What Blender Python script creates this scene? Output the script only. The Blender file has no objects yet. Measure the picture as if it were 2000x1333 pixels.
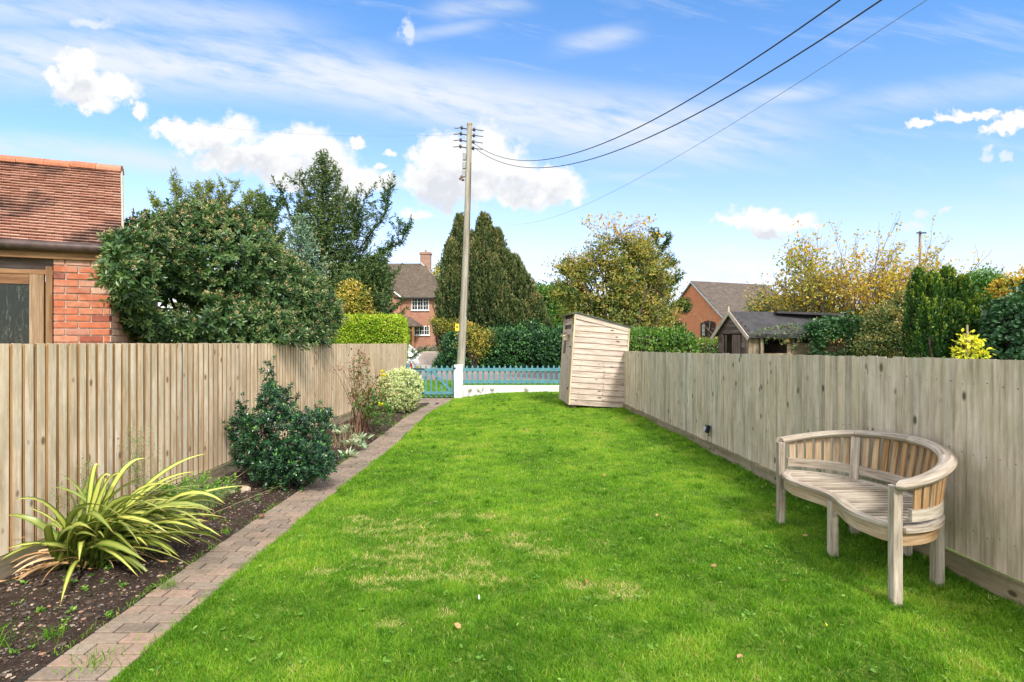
import bpy, math, random
import numpy as np
from mathutils import Matrix, Vector
R = math.radians
rng = np.random.default_rng(7)
random.seed(7)
scene = bpy.context.scene
COL = scene.collection
F = 2000 * 20.0 / 36.0        # focal length in photograph pixels
EYE = 1.55

def at(px, py, Y):
    """world point seen at photograph pixel px,py at forward distance Y"""
    return Vector(((px - 1000) / F * Y, Y, EYE - (py - 666.5) / F * Y))

def sst(a, b, x):
    t = np.clip((x - a) / (b - a), 0, 1)
    return t * t * (3 - 2 * t)

def wav(x, y, s=1.0, seed=0):
    """smooth pseudo noise, about -1..1"""
    r = np.random.default_rng(1000 + seed)
    v = 0
    for k in range(7):
        a = r.uniform(0, 6.283); f = s * r.uniform(.6, 2.4); p = r.uniform(0, 6.283)
        v = v + np.sin((x * math.cos(a) + y * math.sin(a)) * f + p)
    return v / 3.2

# ------------------------------------------------------------------ objects
def world_of(o):
    m = Matrix.LocRotScale(o.location, o.rotation_euler, o.scale)
    return (world_of(o.parent) @ m) if o.parent else m

def tag(o, label=None, cat=None, group=None, kind=None):
    if label: o['label'] = label
    if cat: o['category'] = cat
    if group: o['group'] = group
    if kind: o['kind'] = kind
    return o

def thing(name, label, cat, loc, rz=0, group=None):
    o = bpy.data.objects.new(name, None)
    o.empty_display_size = .2
    COL.objects.link(o)
    o.location = loc; o.rotation_euler = (0, 0, rz)
    return tag(o, label, cat, group)

def copy_tree(o, parent=None):
    c = o.copy(); COL.objects.link(c)
    if parent is not None: c.parent = parent
    for ch in list(o.children): copy_tree(ch, c)
    return c

def mesh_np(name, V, loops, starts, totals, mat, parent=None, rnd=None, lc=None, smooth=False, loc=None, world=True):
    me = bpy.data.meshes.new(name)
    V = np.asarray(V, dtype=np.float32).reshape(-1, 3)
    if loc is None: loc = (0, 0, 0)
    if parent is not None and world:
        mi = np.array(world_of(parent).inverted())
        V = V @ mi[:3, :3].T.astype(np.float32) + mi[:3, 3].astype(np.float32)
    elif parent is None:
        V = V - np.asarray(loc, dtype=np.float32)
    me.vertices.add(len(V)); me.vertices.foreach_set('co', V.ravel())
    me.loops.add(len(loops)); me.loops.foreach_set('vertex_index', np.asarray(loops, dtype=np.int32))
    me.polygons.add(len(starts)); me.polygons.foreach_set('loop_start', np.asarray(starts, dtype=np.int32))
    me.polygons.foreach_set('use_smooth', np.full(len(starts), bool(smooth)))
    me.update(calc_edges=True)
    if rnd is not None:
        a = me.attributes.new('rnd', 'FLOAT', 'POINT'); a.data.foreach_set('value', np.asarray(rnd, dtype=np.float32))
    if lc is not None:
        a = me.attributes.new('lc', 'FLOAT_VECTOR', 'POINT'); a.data.foreach_set('vector', np.asarray(lc, dtype=np.float32).ravel())
    me.materials.append(mat)
    o = bpy.data.objects.new(name, me)
    COL.objects.link(o)
    if parent is not None: o.parent = parent
    else: o.location = loc
    return o

class MB:
    """collects shapes; build() links them as one mesh object"""
    def __init__(s):
        s.v = []; s.f = []; s.r = []; s.lc = []
    def add(s, verts, faces, r=None, lc=None):
        b = len(s.v); r = random.random() if r is None else r
        off = (random.uniform(0, 90), random.uniform(0, 90), random.uniform(0, 90))
        s.v += [tuple(v) for v in verts]
        s.r += [r] * len(verts)
        src = lc if lc is not None else verts
        s.lc += [(c[0] + off[0], c[1] + off[1], c[2] + off[2]) for c in src]
        s.f += [tuple(b + i for i in f) for f in faces]
    def box(s, c, size, rot=None, r=None, taper=None):
        hx, hy, hz = size[0] / 2, size[1] / 2, size[2] / 2
        L = [Vector((x * hx, y * hy, z * hz)) for z in (-1, 1) for y in (-1, 1) for x in (-1, 1)]
        ax = max(range(3), key=lambda i: size[i])
        if ax == 0: lc = [(p.y, p.z, p.x) for p in L]
        elif ax == 1: lc = [(p.x, p.z, p.y) for p in L]
        else: lc = [(p.x, p.y, p.z) for p in L]
        W = [(rot @ p if rot else p) + Vector(c) for p in L]
        s.add(W, [(0, 2, 3, 1), (4, 5, 7, 6), (0, 1, 5, 4), (2, 6, 7, 3), (0, 4, 6, 2), (1, 3, 7, 5)], r, lc)
    def bar(s, p0, p1, w, t, up=(0, 0, 1), r=None):
        """box from p0 to p1, width w across, thickness t along 'up'"""
        p0 = Vector(p0); p1 = Vector(p1); d = p1 - p0; L = d.length; d.normalize()
        up = Vector(up); sd = d.cross(up)
        if sd.length < 1e-5: sd = d.cross(Vector((1, 0, 0)))
        sd.normalize(); u = sd.cross(d).normalized()
        P = []; lc = []
        for q, l in ((p0, 0), (p1, L)):
            for a, b in ((-1, -1), (1, -1), (1, 1), (-1, 1)):
                P.append(q + sd * a * w / 2 + u * b * t / 2); lc.append((a * w / 2, b * t / 2, l))
        s.add(P, [(0, 1, 2, 3), (7, 6, 5, 4), (0, 4, 5, 1), (1, 5, 6, 2), (2, 6, 7, 3), (3, 7, 4, 0)], r, lc)
    def tube(s, pts, rad, n=8, r=None, cap=True, flat=1.0):
        pts = [Vector(p) for p in pts]
        if not hasattr(rad, '__len__'): rad = [rad] * len(pts)
        P = []; lc = []; l = 0; prev = None
        for i, p in enumerate(pts):
            d = (pts[min(i + 1, len(pts) - 1)] - pts[max(i - 1, 0)]).normalized()
            if prev is None:
                a = d.cross(Vector((0, 0, 1)))
                if a.length < .05: a = d.cross(Vector((1, 0, 0)))
            else:
                a = prev - d * prev.dot(d)
            a.normalize(); b = d.cross(a); prev = a
            if i: l += (p - pts[i - 1]).length
            for k in range(n):
                t = 2 * math.pi * k / n
                P.append(p + (a * math.cos(t) + b * math.sin(t) * flat) * rad[i]); lc.append((math.cos(t) * rad[i], math.sin(t) * rad[i], l))
        fs = []
        for i in range(len(pts) - 1):
            for k in range(n):
                k2 = (k + 1) % n
                fs.append((i * n + k, i * n + k2, (i + 1) * n + k2, (i + 1) * n + k))
        if cap:
            fs.append(tuple(range(n - 1, -1, -1))); m = (len(pts) - 1) * n; fs.append(tuple(range(m, m + n)))
        s.add(P, fs, r, lc)
    def prism(s, poly, ext, r=None):
        """polygon (list of 3D points) extruded by vector ext"""
        n = len(poly); ext = Vector(ext)
        P = [Vector(p) for p in poly]; P2 = [p + ext for p in P]
        fs = [tuple(range(n - 1, -1, -1)), tuple(range(n, 2 * n))]
        for k in range(n):
            k2 = (k + 1) % n; fs.append((k, k2, n + k2, n + k))
        s.add(P + P2, fs, r)
    def sweep(s, path, prof, r=None, ups=None, closed=False):
        """prof: list of (across, up) swept along path (horizontal-ish)"""
        path = [Vector(p) for p in path]; n = len(prof); P = []; lc = []; l = 0
        for i, p in enumerate(path):
            d = (path[min(i + 1, len(path) - 1)] - path[max(i - 1, 0)]); d.normalize()
            sd = d.cross(Vector((0, 0, 1))).normalized(); u = sd.cross(d).normalized()
            if i: l += (p - path[i - 1]).length
            for a, b in prof:
                P.append(p + sd * a + u * b); lc.append((a, b, l))
        fs = []
        for i in range(len(path) - 1):
            for k in range(n):
                k2 = (k + 1) % n; fs.append((i * n + k, (i + 1) * n + k, (i + 1) * n + k2, i * n + k2))
        fs.append(tuple(range(n))); m = (len(path) - 1) * n; fs.append(tuple(range(m + n - 1, m - 1, -1)))
        s.add(P, fs, r, lc)
    def build(s, name, mat, parent=None, loc=None, world=False, smooth=False, bevel=0, label=None):
        loops = [i for f in s.f for i in f]
        tot = [len(f) for f in s.f]; st = np.cumsum([0] + tot[:-1])
        o = mesh_np(name, s.v, loops, st, tot, mat, parent, s.r, s.lc, smooth, loc, world)
        if bevel:
            m = o.modifiers.new('bevel', 'BEVEL'); m.width = bevel; m.segments = 2; m.limit_method = 'ANGLE'
        if smooth and not bevel:
            try: o.data.set_sharp_from_angle(angle=R(40))
            except Exception: pass
        if label: o['label'] = label
        return o

# ------------------------------------------------------------------ materials
class NT:
    def __init__(s, tree): s.t = tree; s.n = tree.nodes; s.l = tree.links
    def node(s, typ, **kw):
        n = s.n.new(typ)
        for k, v in kw.items():
            if k.startswith('i_'):
                key = k[2:]; key = int(key) if key.isdigit() else key.replace('_', ' ')
                s.put(n.inputs[key], v)
            else: setattr(n, k, v)
        return n
    def put(s, sock, v):
        if hasattr(v, 'links') or isinstance(v, bpy.types.NodeSocket): s.l.new(v, sock)
        else:
            if hasattr(sock.default_value, '__len__') and not hasattr(v, '__len__'): v = [v] * len(sock.default_value)
            if hasattr(sock.default_value, '__len__') and len(sock.default_value) == 4 and len(v) == 3: v = (*v, 1)
            sock.default_value = v
    def math(s, op, a, b=None, c=None, clamp=False):
        n = s.node('ShaderNodeMath', operation=op, use_clamp=clamp); s.put(n.inputs[0], a)
        if b is not None: s.put(n.inputs[1], b)
        if c is not None: s.put(n.inputs[2], c)
        return n.outputs[0]
    def vmath(s, op, a, b=None, sc=None):
        n = s.node('ShaderNodeVectorMath', operation=op); s.put(n.inputs[0], a)
        if b is not None: s.put(n.inputs[1], b)
        if sc is not None: s.put(n.inputs['Scale'], sc)
        return n.outputs['Value'] if op in ('LENGTH', 'DOT_PRODUCT', 'DISTANCE') else n.outputs[0]
    def noise(s, vec, scale, detail=4, rough=.55, dist=0):
        n = s.node('ShaderNodeTexNoise'); s.put(n.inputs['Vector'], vec)
        n.inputs['Scale'].default_value = scale; n.inputs['Detail'].default_value = detail
        n.inputs['Roughness'].default_value = rough; n.inputs['Distortion'].default_value = dist
        return n.outputs['Fac']
    def ramp(s, f, stops, interp='LINEAR'):
        n = s.node('ShaderNodeValToRGB'); s.put(n.inputs[0], f); cr = n.color_ramp; cr.interpolation = interp
        while len(cr.elements) < len(stops): cr.elements.new(.5)
        for e, (p, c) in zip(cr.elements, stops):
            e.position = p
            c = (c, c, c) if not hasattr(c, '__len__') else c
            e.color = (*c, 1)
        return n.outputs[0]
    def mix(s, f, a, b, typ='MIX'):
        n = s.node('ShaderNodeMix', data_type='RGBA', blend_type=typ)
        s.put(n.inputs['Factor'], f); s.put(n.inputs[6], a); s.put(n.inputs[7], b); return n.outputs[2]
    def mrange(s, v, a, b, c=0, d=1, smooth=True):
        n = s.node('ShaderNodeMapRange', interpolation_type='SMOOTHSTEP' if smooth else 'LINEAR')
        s.put(n.inputs[0], v); n.inputs[1].default_value = a; n.inputs[2].default_value = b
        n.inputs[3].default_value = c; n.inputs[4].default_value = d; return n.outputs[0]
    def attr(s, name): return s.node('ShaderNodeAttribute', attribute_name=name)
    def xyz(s, v):
        n = s.node('ShaderNodeSeparateXYZ'); s.put(n.inputs[0], v); return n.outputs
    def comb(s, x, y, z):
        n = s.node('ShaderNodeCombineXYZ'); s.put(n.inputs[0], x); s.put(n.inputs[1], y); s.put(n.inputs[2], z); return n.outputs[0]
    def scale(s, v, sc):
        return s.vmath('MULTIPLY', v, sc)
    def bump(s, h, strength=.3, dist=.01, normal=None):
        n = s.node('ShaderNodeBump'); n.inputs['Strength'].default_value = strength; n.inputs['Distance'].default_value = dist
        s.put(n.inputs['Height'], h)
        if normal is not None: s.put(n.inputs['Normal'], normal)
        return n.outputs[0]

def new_mat(name):
    m = bpy.data.materials.new(name); m.use_nodes = True
    nt = NT(m.node_tree); nt.n.clear()
    out = nt.node('ShaderNodeOutputMaterial')
    b = nt.node('ShaderNodeBsdfPrincipled')
    nt.l.new(b.outputs[0], out.inputs[0])
    b.inputs['Specular IOR Level'].default_value = .3
    b.inputs['Roughness'].default_value = .7
    return m, nt, b, out

def wood(name, dark, mid, light, tints=None, grain=(28, 28, 1.6), knots=True, rough=.8, bump=.35, algae=None, varn=1.0, knot_col=(.06, .035, .02), knotscale=(10, 8, 4.5)):
    m, nt, b, out = new_mat(name)
    lc = nt.attr('lc').outputs['Vector']; rnd = nt.attr('rnd').outputs['Fac']
    wob = nt.noise(nt.scale(lc, (3, 3, 1.2)), 2.0, 2)
    v = nt.scale(lc, grain)
    v = nt.vmath('ADD', v, nt.comb(nt.math('MULTIPLY', wob, 2.2), 0, 0))
    g1 = nt.noise(v, 1.0, 6, .65)
    g2 = nt.noise(nt.scale(lc, (4, 4, .8)), 1.5, 3)
    f = nt.math('ADD', nt.math('MULTIPLY', g1, .65), nt.math('MULTIPLY', g2, .35))
    c = nt.ramp(f, [(.35, dark), (.49, mid), (.62, light)])
    tints = tints or [(.8, .8, .8), (1, 1, 1), (1.12, 1.08, 1.0)]
    tr = nt.ramp(rnd, [(i / max(1, len(tints) - 1), t) for i, t in enumerate(tints)])
    c = nt.mix(varn, c, tr, 'MULTIPLY')
    if knots:
        vo = nt.node('ShaderNodeTexVoronoi'); nt.put(vo.inputs['Vector'], nt.scale(lc, knotscale)); vo.inputs['Scale'].default_value = 1
        k = nt.mrange(vo.outputs['Distance'], .09, .19, 1, 0)
        sel = nt.math('GREATER_THAN', nt.xyz(vo.outputs['Color'])[0], .35)
        c = nt.mix(nt.math('MULTIPLY', nt.math('MULTIPLY', k, sel), .95), c, knot_col)
    if algae:
        # algae: (col, lo, hi, amount) grows in the world-height band, broken by noise
        col, bands = algae
        gz = nt.xyz(nt.node('ShaderNodeNewGeometry').outputs['Position'])
        an = nt.noise(nt.scale(nt.node('ShaderNodeNewGeometry').outputs['Position'], (6, 6, 2.5)), 1.5, 4, .65)
        for z0, z1, amt in bands:
            w = nt.mrange(gz[2], z0, z1, 1, 0)
            w = nt.math('MULTIPLY', nt.math('MULTIPLY', w, nt.mrange(an, .35, .65, .25, 1)), amt)
            c = nt.mix(w, c, col)
    nt.put(b.inputs['Base Color'], c); b.inputs['Roughness'].default_value = rough
    nt.put(b.inputs['Normal'], nt.bump(g1, bump, .004))
    return m

FB = 1.62
def foliage(name, stops, rough=.5, trans=.3, tcol=None, spec=.35, nscale=1.5, namt=.35):
    """leaf material: colour by per-leaf value shifted by clump noise"""
    m, nt, b, out = new_mat(name)
    rnd = nt.attr('rnd').outputs['Fac']
    p = nt.node('ShaderNodeNewGeometry').outputs['Position']
    n = nt.noise(p, nscale, 3, .6)
    f = nt.math('ADD', rnd, nt.math('MULTIPLY', nt.math('SUBTRACT', n, .5), namt * 2), clamp=True)
    c = nt.ramp(f, [(a_, tuple(min(.9, x * FB) for x in c_)) for a_, c_ in stops])
    nt.put(b.inputs['Base Color'], c)
    b.inputs['Roughness'].default_value = rough; b.inputs['Specular IOR Level'].default_value = spec
    tr = nt.node('ShaderNodeBsdfTranslucent')
    nt.put(tr.inputs[0], nt.mix(1.0, c, tcol or (1.25, 1.25, .6), 'MULTIPLY'))
    mx = nt.node('ShaderNodeMixShader'); mx.inputs[0].default_value = trans
    nt.l.new(b.outputs[0], mx.inputs[1]); nt.l.new(tr.outputs[0], mx.inputs[2]); nt.l.new(mx.outputs[0], out.inputs[0])
    return m

def plain(name, col, rough=.6, metal=0, spec=.4, nz=0, nscale=8, col2=None, bump=0):
    m, nt, b, out = new_mat(name)
    p = nt.node('ShaderNodeTexCoord').outputs['Object']
    n = nt.noise(p, nscale, 5, .6)
    c2 = col2 or tuple(x * (1 - nz) for x in col)
    nt.put(b.inputs['Base Color'], nt.mix(nt.mrange(n, .35, .65), c2, col))
    b.inputs['Roughness'].default_value = rough; b.inputs['Metallic'].default_value = metal; b.inputs['Specular IOR Level'].default_value = spec
    if bump: nt.put(b.inputs['Normal'], nt.bump(n, bump, .01))
    return m

def brick_wall(name, c1, c2, mortar, stain=(.12, .09, .07), stain_amt=.3, bw=.225, bh=.075, mort=.010, weather=None):
    """small-scale brickwork for walls in local axes"""
    m, nt, b, out = new_mat(name)
    tc = nt.node('ShaderNodeTexCoord').outputs['Object']; x, y, z = nt.xyz(tc)[:3]
    nn = nt.xyz(nt.node('ShaderNodeTexCoord').outputs['Normal'])
    u = nt.math('ADD', nt.math('MULTIPLY', x, nt.math('GREATER_THAN', nt.math('ABSOLUTE', nn[1]), .5)),
                nt.math('MULTIPLY', y, nt.math('LESS_THAN', nt.math('ABSOLUTE', nn[1]), .5)))
    v = nt.comb(u, z, 0)
    bt = nt.node('ShaderNodeTexBrick'); nt.put(bt.inputs['Vector'], v)
    bt.inputs['Color1'].default_value = (*c1, 1); bt.inputs['Color2'].default_value = (*c2, 1); bt.inputs['Mortar'].default_value = (*mortar, 1)
    bt.inputs['Scale'].default_value = 1; bt.inputs['Mortar Size'].default_value = mort; bt.inputs['Brick Width'].default_value = bw; bt.inputs['Row Height'].default_value = bh
    bt.inputs['Mortar Smooth'].default_value = .2
    n = nt.noise(tc, 1.2, 6, .65)
    c = nt.mix(nt.math('MULTIPLY', nt.mrange(n, .45, .75), stain_amt), bt.outputs['Color'], stain)
    n2 = nt.noise(tc, 14, 3)
    c = nt.mix(1.0, c, nt.ramp(n2, [(.3, .8), (.7, 1.15)]), 'MULTIPLY')
    nt.put(b.inputs['Base Color'], c); b.inputs['Roughness'].default_value = .9
    nt.put(b.inputs['Normal'], nt.bump(bt.outputs['Fac'], -.3, .01))
    return m
M = {}
M['fence_l'] = wood('fence_pale', (.42, .30, .19), (.69, .57, .43), (.82, .75, .65),
    [(.78, .74, .68), (1, .93, .82), (.92, .93, .92), (1.12, 1.05, .92), (.98, .98, 1.0)], knots=True, knot_col=(.16, .10, .06), varn=1, algae=((.30, .26, .16), [(.40, .12, .45)]))
M['fence_gap'] = wood('fence_recess', (.20, .115, .05), (.34, .20, .09), (.46, .29, .15), knots=False)
M['gravel_board'] = wood('gravel_board', (.14, .11, .075), (.27, .215, .15), (.38, .32, .23), grain=(28, 28, 1.6), knots=True, algae=((.13, .14, .06), [(.16, .0, .7)]))
M['fence_r'] = wood('fence_grey', (.29, .245, .205), (.55, .49, .435), (.72, .66, .60),
    [(.68, .66, .62), (1.08, 1.0, .90), (.80, .81, .80), (1.15, 1.05, .93), (.88, .80, .72), (1.12, 1.12, 1.06)], knots=True, knot_col=(.05, .035, .025), knotscale=(9, 8, 4),
    algae=((.27, .26, .12), [(.34, .02, .4)]))
M['teak'] = wood('weathered_teak', (.16, .125, .095), (.37, .32, .26), (.56, .51, .44), [(.82, .8, .78), (1.05, 1.02, .98), (.93, .9, .86)], grain=(60, 60, 4), knots=False, bump=.25)
M['teak_warm'] = wood('sheltered_teak', (.22, .115, .05), (.37, .22, .10), (.48, .34, .20), [(.85, .85, .85), (1.05, 1, .95), (.85, .95, 1.1)], grain=(60, 60, 4), knots=False, bump=.25)
M['teak_mixed'] = wood('part_weathered_teak', (.24, .15, .08), (.40, .29, .18), (.53, .43, .31), [(.85, .85, .9), (1.1, 1, .85), (1, 1, 1.05)], grain=(60, 60, 4), knots=False, bump=.25)
M['shed'] = wood('shed_boards', (.30, .24, .195), (.50, .42, .36), (.66, .585, .52), [(.78, .75, .74), (1.04, .98, .93), (.9, .88, .86), (1.1, 1.04, .98)], grain=(30, 30, 2), knots=True, knot_col=(.10, .055, .035), knotscale=(9, 8, 3.2))
M['shed_trim'] = wood('shed_trim', (.30, .23, .15), (.52, .42, .29), (.64, .54, .40), knots=False)
M['dark_wood'] = wood('old_dark_boards', (.055, .038, .032), (.12, .085, .072), (.22, .17, .15), [(.7, .7, .7), (1, 1, 1), (1.3, 1.25, 1.2)], knots=False)
M['old_post'] = wood('old_timber', (.10, .075, .05), (.24, .18, .12), (.42, .34, .25), knots=False)
M['old_barge'] = wood('old_bargeboard', (.24, .19, .15), (.42, .36, .30), (.55, .49, .43), knots=False)
M['pole'] = wood('pole_timber', (.19, .16, .12), (.31, .28, .22), (.42, .40, .33), [(1, 1, 1)], grain=(16, 16, .35), knots=False, rough=.9)
M['oak'] = wood('stained_frame', (.10, .045, .02), (.21, .105, .048), (.31, .18, .09), [(.85, .85, .85), (1.1, 1.1, 1.1)], grain=(20, 20, 1.4), knots=True, knot_col=(.10, .04, .015), knotscale=(6, 6, 2))
M['oak_grey'] = wood('weathered_frame', (.15, .085, .045), (.27, .175, .105), (.40, .31, .22), grain=(30, 30, 1.4), knots=False)
M['stick'] = wood('stick', (.25, .15, .07), (.4, .27, .14), (.5, .38, .2), knots=False)
M['turq'] = plain('turquoise_paint', (.10, .27, .315), .5, nz=.2, nscale=9, col2=(.075, .215, .26))
M['white_brick'] = brick_wall('white_painted_brick', (.74, .75, .74), (.80, .81, .80), (.60, .61, .60), stain=(.38, .38, .32), stain_amt=.3, mort=.006)
M['iron'] = plain('black_iron', (.02, .02, .022), .45, .3, nz=.3)
M['black_plastic'] = plain('black_plastic', (.012, .016, .02), .3, 0, nz=.2)
M['glass_clear'] = plain('lamp_lens', (.5, .55, .6), .1, 0, .8, nz=.1)
M['chrome'] = plain('bright_metal', (.75, .76, .78), .2, .9, nz=.1)
M['wire'] = plain('cable_black', (.03, .03, .035), .5, nz=.2)
M['wire_grey'] = plain('cable_grey', (.18, .19, .21), .5, nz=.2)
M['porcelain'] = plain('insulator_dark', (.05, .04, .04), .3, nz=.2)
M['rust'] = plain('rusty_metal', (.22, .11, .07), .8, nz=.5, nscale=20)
M['grey_metal'] = plain('grey_box', (.30, .31, .32), .5, .2, nz=.2)
M['yellow'] = plain('sign_yellow', (.80, .58, .03), .4, nz=.05)
M['felt'] = plain('roof_felt', (.055, .053, .057), .9, nz=.35, nscale=5, bump=.2)
M['felt_green'] = plain('mossy_felt', (.10, .12, .10), .9, nz=.4, nscale=9, bump=.3)
M['white_paint'] = plain('white_paint', (.80, .80, .79), .4, nz=.06)
M['fence_joint'] = wood('fence_joint', (.07, .055, .04), (.14, .11, .08), (.22, .18, .14), knots=False)
M['gutter'] = plain('brown_gutter', (.085, .05, .045), .4, nz=.5, nscale=7)
M['car_white'] = plain('white_car_paint', (.82, .84, .87), .18, 0, .6, nz=.03)
M['car_black'] = plain('black_car_paint', (.012, .012, .014), .12, 0, .6, nz=.1)
M['car_glass'] = plain('car_glass', (.02, .025, .03), .06, 0, .8, nz=.1)
M['tyre'] = plain('tyre_rubber', (.02, .02, .02), .85, nz=.2)
M['red_lamp'] = plain('red_lens', (.55, .02, .02), .15, 0, .7, nz=.1)
M['brown_frame'] = plain('brown_frame', (.06, .025, .02), .4, nz=.2)
M['curtain'] = plain('curtain', (.45, .45, .43), .8, nz=.3, nscale=6)
M['house_a'] = brick_wall('red_brick_a', (.30, .105, .062), (.41, .16, .095), (.36, .26, .20), stain=(.20, .10, .07), stain_amt=.4, mort=.012)
M['house_b'] = brick_wall('orange_brick_b', (.58, .18, .085), (.64, .21, .10), (.50, .26, .17), stain=(.36, .13, .08), stain_amt=.4, mort=.010)
M['chimney'] = brick_wall('chimney_brick', (.27, .13, .09), (.36, .19, .13), (.32, .26, .21), stain_amt=.4)
M['lead'] = plain('lead_flashing', (.45, .46, .47), .5, .2, nz=.2)

def roof_tiles(name, cols, lichen, row=.11, w=.165, lam=.25, row_axis='z'):
    m, nt, b, out = new_mat(name)
    tc = nt.node('ShaderNodeTexCoord').outputs['Object']; x, y, z = nt.xyz(tc)[:3]
    bt = nt.node('ShaderNodeTexBrick'); nt.put(bt.inputs['Vector'], nt.comb(x, nt.math('MULTIPLY', z, 1.0), 0))
    bt.inputs['Color1'].default_value = (*cols[0], 1); bt.inputs['Color2'].default_value = (*cols[1], 1); bt.inputs['Mortar'].default_value = (*[c * .35 for c in cols[0]], 1)
    bt.inputs['Scale'].default_value = 1; bt.inputs['Mortar Size'].default_value = .012; bt.inputs['Brick Width'].default_value = w; bt.inputs['Row Height'].default_value = row
    n = nt.noise(tc, 2.2, 6, .7); n3 = nt.noise(tc, 9, 4, .6)
    c = nt.mix(nt.math('MULTIPLY', nt.mrange(n3, .60, .72), lam), bt.outputs['Color'], lichen)
    c = nt.mix(1.0, c, nt.ramp(n, [(.3, .7), (.7, 1.2)]), 'MULTIPLY')
    nt.put(b.inputs['Base Color'], c); b.inputs['Roughness'].default_value = .95
    fr = nt.math('FRACT', nt.math('DIVIDE', z, row))
    nt.put(b.inputs['Normal'], nt.bump(nt.math('ADD', fr, bt.outputs['Fac']), -.5, .02))
    return m
M['roof_a'] = roof_tiles('brown_tile_roof', [(.105, .080, .060), (.150, .118, .088)], (.32, .29, .21), lam=.9)
M['roof_b'] = roof_tiles('grey_brown_tile_roof', [(.115, .092, .075), (.155, .125, .105)], (.26, .25, .22), lam=.6)

def window_glass(name, tint=(.03, .035, .04)):
    m, nt, b, out = new_mat(name)
    b.inputs['Base Color'].default_value = (*tint, 1); b.inputs['Roughness'].default_value = .04; b.inputs['Specular IOR Level'].default_value = .8
    return m
M['glass'] = window_glass('window_glass')
def streaky_glass():
    m, nt, b, out = new_mat('dusty_window_glass')
    tc = nt.node('ShaderNodeTexCoord').outputs['Object']
    n = nt.noise(nt.scale(tc, (14, 14, 3)), 2.0, 6, .75, 1.2)
    d = nt.math('MULTIPLY', nt.mrange(n, .50, .68), .38)
    nt.put(b.inputs['Base Color'], (.17, .21, .18)); b.inputs['Roughness'].default_value = .8  # dust colour tinted green to suggest the lawn's reflection
    g = nt.node('ShaderNodeBsdfGlossy'); g.inputs['Roughness'].default_value = .06; g.inputs[0].default_value = (.55, .6, .58, 1)
    t = nt.node('ShaderNodeBsdfTransparent'); t.inputs[0].default_value = (.28, .32, .28, 1)
    m1 = nt.node('ShaderNodeMixShader'); m1.inputs[0].default_value = .06; nt.l.new(t.outputs[0], m1.inputs[1]); nt.l.new(g.outputs[0], m1.inputs[2])
    m2 = nt.node('ShaderNodeMixShader'); nt.put(m2.inputs[0], d); nt.l.new(m1.outputs[0], m2.inputs[1]); nt.l.new(b.outputs[0], m2.inputs[2])
    nt.l.new(m2.outputs[0], out.inputs[0]); return m
M['dusty_glass'] = streaky_glass()
M['interior'] = plain('dark_interior', (.02, .022, .02), .9, nz=.4)  # near-black colour puts the darkness of the unlit room into its walls

def tint_mat(name, stops, nscale=18, rough=.85, bump=.3, dirt=(.1, .09, .07), dirt_amt=.3, lichen=None):
    """hard material whose colour comes from the per-piece value (tiles, bricks, stones)"""
    m, nt, b, out = new_mat(name)
    rnd = nt.attr('rnd').outputs['Fac']; p = nt.node('ShaderNodeNewGeometry').outputs['Position']
    c = nt.ramp(rnd, stops)
    n = nt.noise(p, nscale, 6, .7); n2 = nt.noise(p, 1.6, 4, .65)
    c = nt.mix(1.0, c, nt.ramp(n, [(.3, .72), (.7, 1.22)]), 'MULTIPLY')
    c = nt.mix(nt.math('MULTIPLY', nt.mrange(n2, .48, .66), dirt_amt), c, dirt)
    if lichen: c = nt.mix(nt.math('MULTIPLY', nt.mrange(nt.noise(p, nscale * .6, 4, .7), .60, .70), .7), c, lichen)
    nt.put(b.inputs['Base Color'], c); b.inputs['Roughness'].default_value = rough
    nt.put(b.inputs['Normal'], nt.bump(n, bump, .006)); return m
M['near_tiles'] = tint_mat('clay_roof_tiles', [(0, (.36, .18, .135)), (.35, (.46, .25, .185)), (.7, (.50, .30, .23)), (1, (.40, .20, .14))], 25, dirt=(.085, .05, .05), dirt_amt=.85)
M['ridge'] = tint_mat('ridge_tiles', [(0, (.45, .155, .085)), (.5, (.52, .20, .11)), (1, (.42, .21, .14))], 16, dirt_amt=.25)
M['near_brick'] = tint_mat('old_red_bricks', [(0, (.20, .055, .04)), (.2, (.42, .12, .06)), (.5, (.44, .145, .075)), (.72, (.47, .20, .12)), (.86, (.44, .22, .16)), (.93, (.66, .46, .33)), (1, (.33, .10, .07))], 22, dirt=(.50, .34, .26), dirt_amt=.6)
M['side_brick'] = tint_mat('pale_bricks', [(0, (.52, .28, .18)), (.5, (.62, .38, .26)), (1, (.66, .46, .34))], 22)
M['mortar'] = plain('mortar', (.52, .42, .34), .95, nz=.3, nscale=30, bump=.4)
M['pavers'] = tint_mat('block_pavers', [(0, (.20, .155, .12)), (.35, (.285, .22, .165)), (.6, (.25, .20, .155)), (.85, (.34, .23, .17)), (1, (.30, .25, .19))], 35, dirt=(.09, .09, .06), dirt_amt=.45, bump=.5, lichen=(.34, .30, .26))
M['slab'] = tint_mat('paving_slab', [(0, (.24, .18, .16)), (1, (.28, .22, .19))], 30)
M['stones'] = tint_mat('bed_stones', [(0, (.045, .03, .022)), (.5, (.07, .048, .036)), (.7, (.10, .075, .06)), (.8, (.12, .12, .13)), (.88, (.30, .24, .18)), (.94, (.33, .16, .09)), (1, (.42, .36, .28))], 40, dirt_amt=.1)
M['bone'] = tint_mat('pale_stone', [(0, (.42, .33, .25)), (1, (.55, .44, .34))], 14)

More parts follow.
